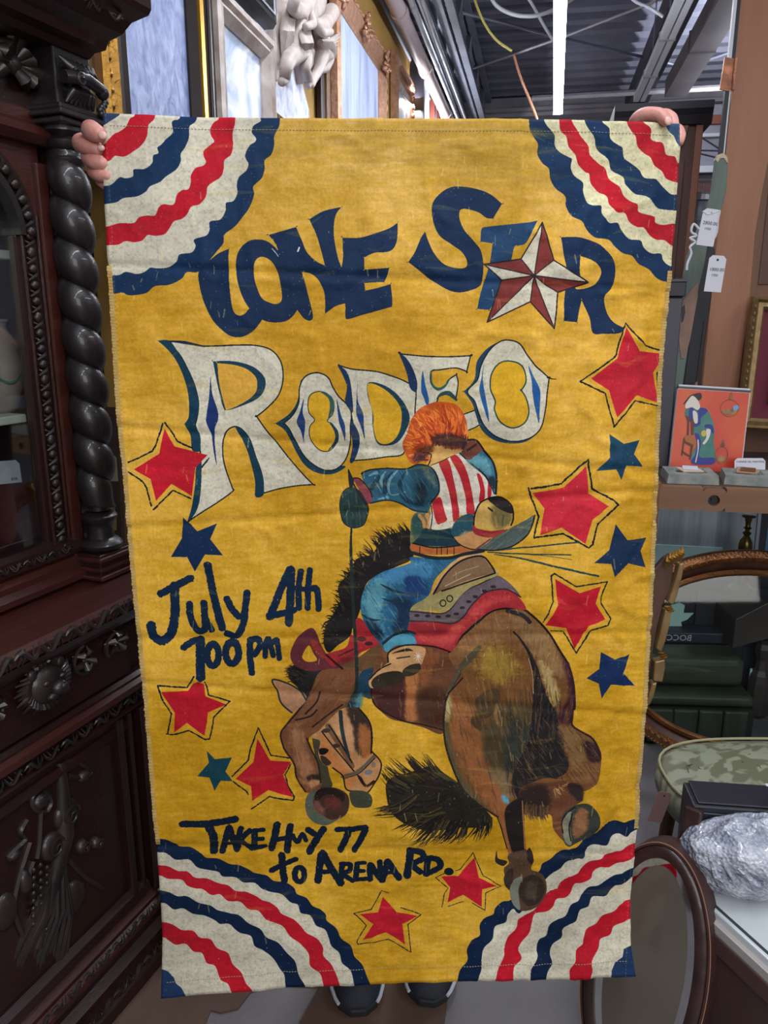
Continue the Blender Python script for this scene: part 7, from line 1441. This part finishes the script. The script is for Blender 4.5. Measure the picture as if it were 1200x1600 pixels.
# --- oval gilt mirror standing on the floor, glazed clear; pieces behind give its reflection
glass2 = glass.copy(); glass2.name = 'thin_glass'; [setattr(n_.inputs[0], 'default_value', .025) for n_ in glass2.node_tree.nodes if n_.type == 'MIX_SHADER']
orng = mat('copper_gilt', S(176, 122, 76), .36, metal=.6, c2=S(96, 58, 36), scale=16, bump=.4, bscale=120, contrast=1)
orngd = mat('dark_gilt', S(90, 56, 40), .4, metal=.3, c2=S(60, 38, 30), scale=20)
def oriented(name, label, cat, loc, theta, phi, group=None):
    """theta turns the face to the left, phi tilts its top away"""
    R_ = Vector((math.cos(theta), -math.sin(theta), 0)); A_ = Vector((math.sin(theta), math.cos(theta), 0)); U_ = Vector((0, 0, 1)) * math.cos(phi) + A_ * math.sin(phi); Y_ = U_.cross(R_)
    M = Matrix(((R_.x, Y_.x, U_.x), (R_.y, Y_.y, U_.y), (R_.z, Y_.z, U_.z))); return thing(name, label, cat, loc, tuple(M.to_euler()), group)
cM = at_depth(1167, 1030, 2.52)
t = oriented('oval_gilt_mirror', 'wide oval frame with beaded copper-gilt rings standing behind the damask stool', 'mirror', tuple(cM), RA * .6, math.radians(14))
A_o, B_o = .395, .275
obj('outer_ring', MB().ovalring(A_o, B_o, [(.045, -.02), (.06, -.035), (.08, -.03), (.085, -.01), (.085, .01), (.045, .01)], 96), orng, t, smooth=True)
obj('cove', MB().ovalring(A_o, B_o, [(.02, 0), (.022, -.006), (.035, -.012), (.046, -.02), (.046, 0)], 96), orngd, t, smooth=True)
obj('inner_ring', MB().ovalring(A_o, B_o, [(0, 0), (0, -.012), (.008, -.02), (.02, -.012), (.02, 0)], 96), orng, t, smooth=True)
m_ = MB()
for k in range(230): a_ = 2 * math.pi * k / 230; m_.ball(((A_o + .078) * math.cos(a_), -.032, (B_o + .078) * math.sin(a_)), .0042, 6, 4)
for k in range(110): a_ = 2 * math.pi * k / 110; c_, s_ = math.cos(a_), math.sin(a_); m_.tube([((A_o + .048) * c_, -.026, (B_o + .048) * s_), ((A_o + .056) * math.cos(a_ + .012), -.034, (B_o + .056) * math.sin(a_ + .012)), ((A_o + .066) * math.cos(a_ + .035), -.03, (B_o + .066) * math.sin(a_ + .035))], [.002, .005, .002], 5)
stuff(obj('beading', m_, orng, t, smooth=True))
obj('glass_pane', MB().prism([(A_o * math.cos(2 * math.pi * k / 64), B_o * math.sin(2 * math.pi * k / 64)) for k in range(64)], .001, .004), glass2, t)
# gilded crest seen edge-on in front of it
O_ = V3d(1010, 1100, 2.2); t = thing('gilt_side_frame', 'brown-backed frame with scalloped gilt edge seen side-on beside the banner', 'frame', (O_[0], 2.2, O_[2]))
bp = mat('frame_back', S(100, 72, 58), .6, c2=S(78, 54, 46), scale=5)
obj('back_board', MB().prism(local_poly([(985,1180),(985,930),(1005,905),(1022,890),(1038,872),(1048,866),(1052,890),(1048,920),(1036,945),(1026,985),(1020,1020),(1012,1070),(1008,1130),(1004,1180)], 2.2, O_), 0, .02), bp, t, bevel=.003)
gl2 = mat('pale_gilt', S(176, 148, 100), .4, metal=.4, c2=S(130, 100, 64), scale=14)
for P_ in ([(1058,878),(1066,876),(1062,900),(1054,930),(1048,942),(1040,938),(1048,915),(1054,895)], [(1036,950),(1046,950),(1044,970),(1036,1000),(1030,1015),(1022,1010),(1028,985)], [(1020,1030),(1036,1026),(1036,1040),(1032,1062),(1018,1060)], [(1016,1064),(1024,1062),(1018,1085),(1012,1098),(1006,1098)]): obj('gilt_edge', MB().prism(local_poly(P_, 2.2, O_), -.02, .012), gl2, t, bevel=.004)
m_ = MB()
for k in range(6): a_ = V3d(1041 + k * 4.6, 868 - 2 * k + (3 if k == 0 else 0), 2.19); m_.tube([(a_[0] - O_[0] - .004, -.018, a_[2] - O_[2] - .03), (a_[0] - O_[0], -.026, a_[2] - O_[2] - .008), (a_[0] - O_[0] + .004, -.012, a_[2] - O_[2] + .004)], [.003, .0075, .004], 7)
for py in (946, 1018): 
    for k in range(3): a_ = V3d(1042 - (py - 946) * .14 + k * 2, py + k * 3.4, 2.19); m_.ball((a_[0] - O_[0], -.018, a_[2] - O_[2]), (.013, .008, .004), 8, 5)
stuff(obj('crest_carving', m_, gilt, t, smooth=True))
# low green leather seat behind the frame, standing in for the mirror's reflection
lea = mat('green_leather', S(66, 76, 58), .38, c2=S(48, 56, 44), scale=7, bump=.5, bscale=14, contrast=.9, coat=.2)
yC = 2.52; c0_ = V3d(1010, 1150, yC); c1_ = V3d(1160, 1150, yC); wC = float(c1_[0] - c0_[0]); zc2 = lambda py: max(.02, float(V3d(1085, py, yC)[2]))
t = thing('reflection_green_leather_chair', 'worn olive green leather low seat behind the oval gilt frame, in place of a mirror reflection', 'chair', (c0_[0], yC, 0), (0, 0, -RA * .3))
z1, z2, z3, z4 = zc2(1038), zc2(1084), zc2(1104), .012
obj('backrest', MB().box(.0, wC, .06, .2, z2, z1), lea, t, bevel=.028, seg=4); obj('seat', MB().box(-.01, wC + .02, .0, .3, z3, z2 - .006), lea, t, bevel=.02, seg=4)
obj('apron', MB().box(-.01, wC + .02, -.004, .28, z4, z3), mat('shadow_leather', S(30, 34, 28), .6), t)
for k in range(4): q = wC / 4; obj('pleat_panel', MB().box(k * q, (k + .96) * q, -.016, 0, z4, z3 - .004), lea, t, bevel=.006)
for k in range(4): obj('foot', MB().box(.02 + (k % 2) * (wC - .06), .05 + (k % 2) * (wC - .06), .02 + (k // 2) * .2, .05 + (k // 2) * .2, 0, z4), darkw, t)
# black cases and dark turned-leg table behind it, also in place of the reflection
t = thing('reflection_black_case', 'stacked black games case with white lettering behind the green leather chair, in place of a mirror reflection', 'case', tuple(V3d(1035, 1040, 2.74) * np.array([1, 1, 0])), (0, 0, -RA * .3)); zl0 = float(V3d(1055, 1000, 2.74)[2]); 
obj('lower_case', MB().box(-.3, .30, 0, .08, 0, zl0 - .015), ink, t, bevel=.006); obj('upper_case', MB().box(-.3, .26, .0, .08, zl0 - .012, zl0 + .032), mat('case_grey', S(44, 50, 60), .5), t, bevel=.006)
lt_ = text('BOCC', .034, cardw, t, (.10, -.002, zl0 + .0), (math.pi / 2, 0, 0)); lt_.scale = (-1, 1, 1)
dkb = thing('dark_backing', 'added black cupboard darkening the view through the oval frame', 'cabinet', tuple(V3d(990, 1000, 2.88) * np.array([1, 1, 0])), (0, 0, -RA)); obj('case', MB().box(-.3, 1.2, 0, .16, 0, .5), ink, dkb);  # dark backing added so the lit floor stays hidden inside the oval
for k in range(3): obj('door', MB().box(-.28 + k * .50, .2 + k * .50, -.008, 0, .03, .48), mat('backing_door', S(36, 36, 44), .5), dkb, bevel=.004)
O_ = V3d(1060, 975, 2.80); t = thing('glare_sheet', 'jagged aqua-white sheet standing for a window reflection behind the oval frame', 'sheet', (O_[0], 2.80, 0)); P_ = [(p[0], p[1]) for p in local_poly([(1041,948),(1062,942),(1070,946),(1068,958),(1084,958),(1074,968),(1064,972),(1066,980),(1044,978),(1038,968)], 2.80, (O_[0], 0, 0))]; aq = mat('aqua_glare', S(200, 240, 238), .5); obj('sheet', MB().prism(P_, 0, .004), aq, t); obj('prop', MB().box(-.01, .01, .005, .015, 0, P_[0][1]), ink, t)  # pale jagged sheet added as the bright window reflection in the oval
dtb = mat('grey_walnut', S(74, 64, 58), .45, c2=S(58, 50, 48), scale=4)
O_ = V3d(1185, 1155, 2.62); t = thing('reflection_turned_leg_table', 'dark table with chamfered block leg at the right edge, in place of a mirror reflection', 'table', (O_[0] + .0, 2.72, 0)); zk = lambda py: max(.0, float(V3d(1180, py, 2.72)[2]))
obj('top', MB().prism([(-.13, zk(1000)), (.0, zk(985)), (.45, zk(998)), (.45, zk(928)), (-.02, zk(930)), (-.13, zk(955))], -.08, .14), dtb, t, bevel=.004)
for z_ in (938, 952, 966, 980): obj('top_reed', MB().box(.02, .5, -.092, -.08, zk(z_ + 10), zk(z_)), dtb, t, bevel=.004)
leg_ = obj('leg', MB().lathe([(.030, 0), (.045, .02), (.045, zk(1065)), (.040, zk(1052)), (.027, zk(1045)), (.021, zk(1030)), (.030, zk(1020)), (.034, zk(1012)), (.027, zk(1004)), (.042, zk(996))], (.03, 0, 0), 8), dtb, t); obj('leg', MB().lathe([(.03, 0), (.04, .06), (.03, .15), (.04, zk(996))], (.40, .06, 0), 8), dtb, t)
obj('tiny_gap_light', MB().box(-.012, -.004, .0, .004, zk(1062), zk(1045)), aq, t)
# --- damask stool
dam = mat('damask', S(104, 104, 80), .5, c2=S(140, 144, 122), scale=9, contrast=.10, detail=1)
for n_ in dam.node_tree.nodes:
    if n_.type == 'TEX_NOISE': n_.inputs['Distortion'].default_value = 2.6
fz_ = .40; sc = (at_z(1130, 1148, fz_)); xl = float(at_z(1040, 1205, fz_)[0]); 
t = thing('damask_stool', 'round-ended stool upholstered in sage green damask behind the black box', 'stool', (xl, 1.53, 0))
def cush(u_, v_):
    a_ = 2 * math.pi * u_; r_ = min(1, v_ * 1.25); q = 4.0
    cx_, sx_ = math.cos(a_), math.sin(a_); k = (abs(cx_) ** q + abs(sx_) ** q) ** (-1 / q) if False else (abs(cx_) ** 2.8 + abs(sx_) ** 2.8) ** (-1 / 2.8)
    z_ = fz_ + .025 - .045 * r_ ** 2.2 if v_ < .8 else fz_ - .015 - .075 * (v_ - .8) / .2
    rr_ = r_ + (.03 * math.sin(math.pi * (v_ - .8) / .2) if v_ >= .8 else 0)
    return (.30 + .30 * k * cx_ * rr_, .18 + .18 * k * sx_ * rr_, z_)
obj('cushion', MB().grid(cush, 64, 24), dam, t, smooth=True)
pip = [(cush(k / 48, .80)) for k in range(49)]; pip = [(x, y, z + .003) for x, y, z in pip]; obj('piping', MB().tube(pip, .0035, 6), mat('piping', S(158, 152, 118), .6), t, smooth=True)
obj('seat_rail', MB().box(.05, .55, .03, .33, fz_ - .14, fz_ - .085), darkw, t, bevel=.01)
for x_, y_ in ((.07, .05), (.53, .05), (.07, .31), (.53, .31)): obj('leg', MB().tube([(x_, y_, fz_ - .10), (x_ + .004, y_, .2), (x_ - .01, y_, 0)], [.03, .02, .016], 8), brownf, t, smooth=True)
m_ = MB()
for k in range(20):      # woven leaves, a hair proud
    a_ = .09 + .105 * (k % 5) + .03 * ((k // 5) % 2); b_ = .06 + .08 * (k // 5); h_ = fz_ + .0255 - .045 * min(1, (((a_ - .3) / .3) ** 2 + ((b_ - .18) / .18) ** 2)) ** 1.1
    for j in range(3): an = j * .9 + k; m_.tube([(a_, b_, h_ - .004), (a_ + .035 * math.cos(an), b_ + .03 * math.sin(an), h_ + .0015), (a_ + .06 * math.cos(an + .4), b_ + .048 * math.sin(an + .4), h_ - .003)], [.0015, .0022, .001], 5)
stuff(obj('woven_leaves', m_, mat('damask_leaf', S(92, 92, 66), .6), t, smooth=True))
# --- wooden bench with the marble slab, black box and wrapped bowl
mz = .37; sa = at_z(1106, 1414, mz); sb_ = at_z(1200, 1499, mz); ed = (sb_ - sa) / np.linalg.norm(sb_ - sa); an_ = math.atan2(ed[1], ed[0])
benchm = mat('dusty_walnut', S(92, 66, 60), .5, c2=S(66, 48, 46), scale=5, bump=.1, contrast=.9)
t = thing('low_bench', 'dusty dark brown low bench carrying the white marble slab', 'table', (sa[0], sa[1], 0), (0, 0, an_))
obj('top', MB().box(-.06, .9, -.015, .40, mz - .075, mz - .033), benchm, t, bevel=.004)
obj('side_panel', MB().box(-.05, .89, -.008, .012, .03, mz - .075), benchm, t)
for x_, y_ in ((-.02, .012), (.84, .012), (-.02, .36), (.84, .36)): obj('leg', MB().box(x_ - .02, x_ + .02, y_ - .02, y_ + .02, 0, mz - .075), benchm, t)
t = thing('marble_slab', 'white marble slab with dark edge line lying on the low bench', 'slab', (sa[0], sa[1], mz - .033), (0, 0, an_)); mrb = mat('white_marble', S(206, 212, 214), .22, c2=S(188, 194, 200), scale=2)
obj('slab', MB().box(-.05, .9, .0, .38, 0, .033), mrb, t, bevel=.003); obj('edge_line', MB().box(-.05, .9, .008, .015, .0331, .0336), mat('dark_line', S(50, 62, 60), .4), t); obj('apron', MB().box(-.05, .9, -.012, 0, 0, .018), mat('marble_side', S(176, 172, 168), .5), t)
b0 = at_z(1072, 1245, .52); t = thing('black_box', 'plain black cardboard box standing behind the bubble-wrapped bowl', 'box', (b0[0], 1.395, mz + .0005), (0, 0, -.12)); bxm = mat('black_card', S(34, 34, 44), .45, c2=S(28, 28, 38), scale=3)
obj('body', MB().box(0, .38, 0, .085, 0, .155), bxm, t, bevel=.004); obj('lid_panel', MB().box(.01, .38, .004, .083, .156, .161), bxm, t, bevel=.002); obj('lid_seam', MB().tube([(.0, -.002, .140), (.19, -.003, .137), (.38, -.002, .136)], .0016, 6), grey, t); obj('tape', MB().box(.17, .38, .078, .088, .1605, .1625), cardw, t, bevel=.001)
# bubble wrap
bw = bpy.data.materials.new('bubble_wrap'); bw.use_nodes = True; nt = bw.node_tree; p = nt.nodes['Principled BSDF']; p.inputs['Base Color'].default_value = S(196, 204, 222); p.inputs['Roughness'].default_value = .16; p.inputs['Transmission Weight'].default_value = .25; p.inputs['Coat Weight'].default_value = .6
tc = nt.nodes.new('ShaderNodeTexCoord'); vo = nt.nodes.new('ShaderNodeTexVoronoi'); vo.inputs['Scale'].default_value = 130; n2 = nt.nodes.new('ShaderNodeTexNoise'); n2.inputs['Scale'].default_value = 16; n2.inputs['Detail'].default_value = 6; ad = nt.nodes.new('ShaderNodeMath'); ad.operation = 'ADD'; b_ = nt.nodes.new('ShaderNodeBump'); b_.inputs['Strength'].default_value = .9; b_.inputs['Distance'].default_value = .006; cr = nt.nodes.new('ShaderNodeValToRGB'); cr.color_ramp.elements[0].position = .38; cr.color_ramp.elements[0].color = S(138, 146, 166); cr.color_ramp.elements[1].position = .6; cr.color_ramp.elements[1].color = S(222, 228, 240)
nt.links.new(tc.outputs['Object'], vo.inputs['Vector']); nt.links.new(tc.outputs['Object'], n2.inputs['Vector']); nt.links.new(vo.outputs['Distance'], ad.inputs[0]); nt.links.new(n2.outputs['Fac'], ad.inputs[1]); nt.links.new(ad.outputs[0], b_.inputs['Height']); nt.links.new(b_.outputs[0], p.inputs['Normal']); nt.links.new(n2.outputs['Fac'], cr.inputs[0]); nt.links.new(cr.outputs[0], p.inputs['Base Color'])
wb = at_z(1184, 1432, mz); t = thing('wrapped_bowl', 'bowl bundled in clear bubble wrap sitting on the white marble slab', 'bowl', (wb[0] + .015, wb[1] + .080, mz))
wr = np.random.RandomState(3); NSx = fbm(80, 120, 5, 7, 77, 4)
def wrapf(u_, v_):
    a_ = 2 * math.pi * u_; z_ = v_; prof_ = np.interp(v_, [0, .12, .35, .7, .92, 1.0], [.07, .105, .130, .142, .136, .118]); n_ = NSx[min(79, int(v_ * 79)), int((u_ % 1) * 118)] * min(1, (u_ % 1) * 12, (1 - u_ % 1) * 12)
    r_ = prof_ * (1 + .22 * n_) * (1 + .03 * math.sin(7 * a_ + 9 * v_)); return (r_ * math.cos(a_), r_ * math.sin(a_) * .55, .002 + .125 * v_ + .012 * n_)
obj('wrap', MB().grid(wrapf, 96, 40), bw, t, smooth=True)
obj('wrap_top', MB().grid(lambda u_, v_: tuple(np.array(wrapf(u_, 1.0)) * np.array([1 - v_, 1 - v_, 1]) + np.array([0, 0, .030 * math.sin(v_ * math.pi / 2) + .030 * math.sin(9 * v_ + 6 * u_ * math.pi) * v_ * (1 - v_)])), 96, 12), bw, t, smooth=True)
fld = MB()
for k in range(9):
    a_ = -2.6 + k * .27; fld.tube([(.128 * math.cos(a_), .072 * math.sin(a_) - .004, .12 - .01 * k % .03), (.140 * math.cos(a_ + .25), .078 * math.sin(a_ + .25) - .006, .08), (.118 * math.cos(a_ + .6), .068 * math.sin(a_ + .6) - .006, .045)], [.003, .006, .002], 6)
stuff(obj('wrap_folds', fld, bw, t, smooth=True)); pass
obj('gathered_end', MB().grid(lambda u_, v_: ((.035 + .012 * math.sin(3 * 2 * math.pi * u_ + 5 * v_)) * (1 - .25 * v_) * math.cos(2 * math.pi * u_) + .085, (.022 + .006 * math.sin(5 * 2 * math.pi * u_)) * math.sin(2 * math.pi * u_) + .045, .11 + .085 * v_), 30, 10), bw, t, smooth=True)
# --- dark oval standing mirror in the foreground
cm = at_depth(1004, 1520, 1.56)
t = oriented('oval_standing_mirror', 'scuffed dark-brown oval standing mirror in the bottom right foreground', 'mirror', tuple(cm), math.radians(42), math.radians(16))
fm_ = mat('scuffed_mahogany', S(42, 26, 25), .38, c2=S(62, 38, 34), scale=26, contrast=.5, bump=.15, coat=.2)
Ao, Bo = .095, .238
obj('frame', MB().ovalring(Ao, Bo, [(0, .0), (0, -.004), (.010, -.008), (.022, -.006), (.026, 0), (.026, .035), (0, .035)], 96), fm_, t, smooth=True)
obj('rim', MB().ovalring(Ao, Bo, [(.026, -.004), (.031, -.004), (.033, .004), (.033, .05), (.026, .05)], 96), mat('scuffed_rim', S(78, 50, 44), .4, c2=S(46, 28, 28), scale=20, contrast=1), t, smooth=True)
obj('edge_line', MB().ovalring(Ao, Bo, [(.0305, -.005), (.032, -.005), (.032, -.003), (.0305, -.003)], 96), mat('pale_edge', S(150, 110, 92), .6), t, smooth=True)  # thin paler line round the rim
obj('bevel', MB().ovalring(Ao, Bo, [(-.016, .003), (0, .0015), (0, .005), (-.016, .005)], 96), mir, t, smooth=True)
obj('glass', MB().prism([((Ao - .014) * math.cos(2 * math.pi * k / 72), (Bo - .014) * math.sin(2 * math.pi * k / 72)) for k in range(72)], .0035, .006), mat('taupe_mirror', S(128, 118, 106), .16, metal=.5, c2=S(112, 104, 94), scale=3), t)  # taupe put into the glass colour to lighten its dark reflection
obj('stand_post', MB().box(.0, .034, .055, .075, -.22, Bo + .10), fm_, t, bevel=.003); obj('wing_nut', MB().ball((.0, .06, .0), .012, 10, 6), brass, t)
p_ = at_depth(1022, 1284, 1.8); price_tag('price_tag', 'mauve-brown tag hanging above the floor beside the damask stool', tuple(p_), (math.radians(4), math.radians(12), 0), .034, .085, [], m=mat('mauve_card', S(150, 116, 108), .7))
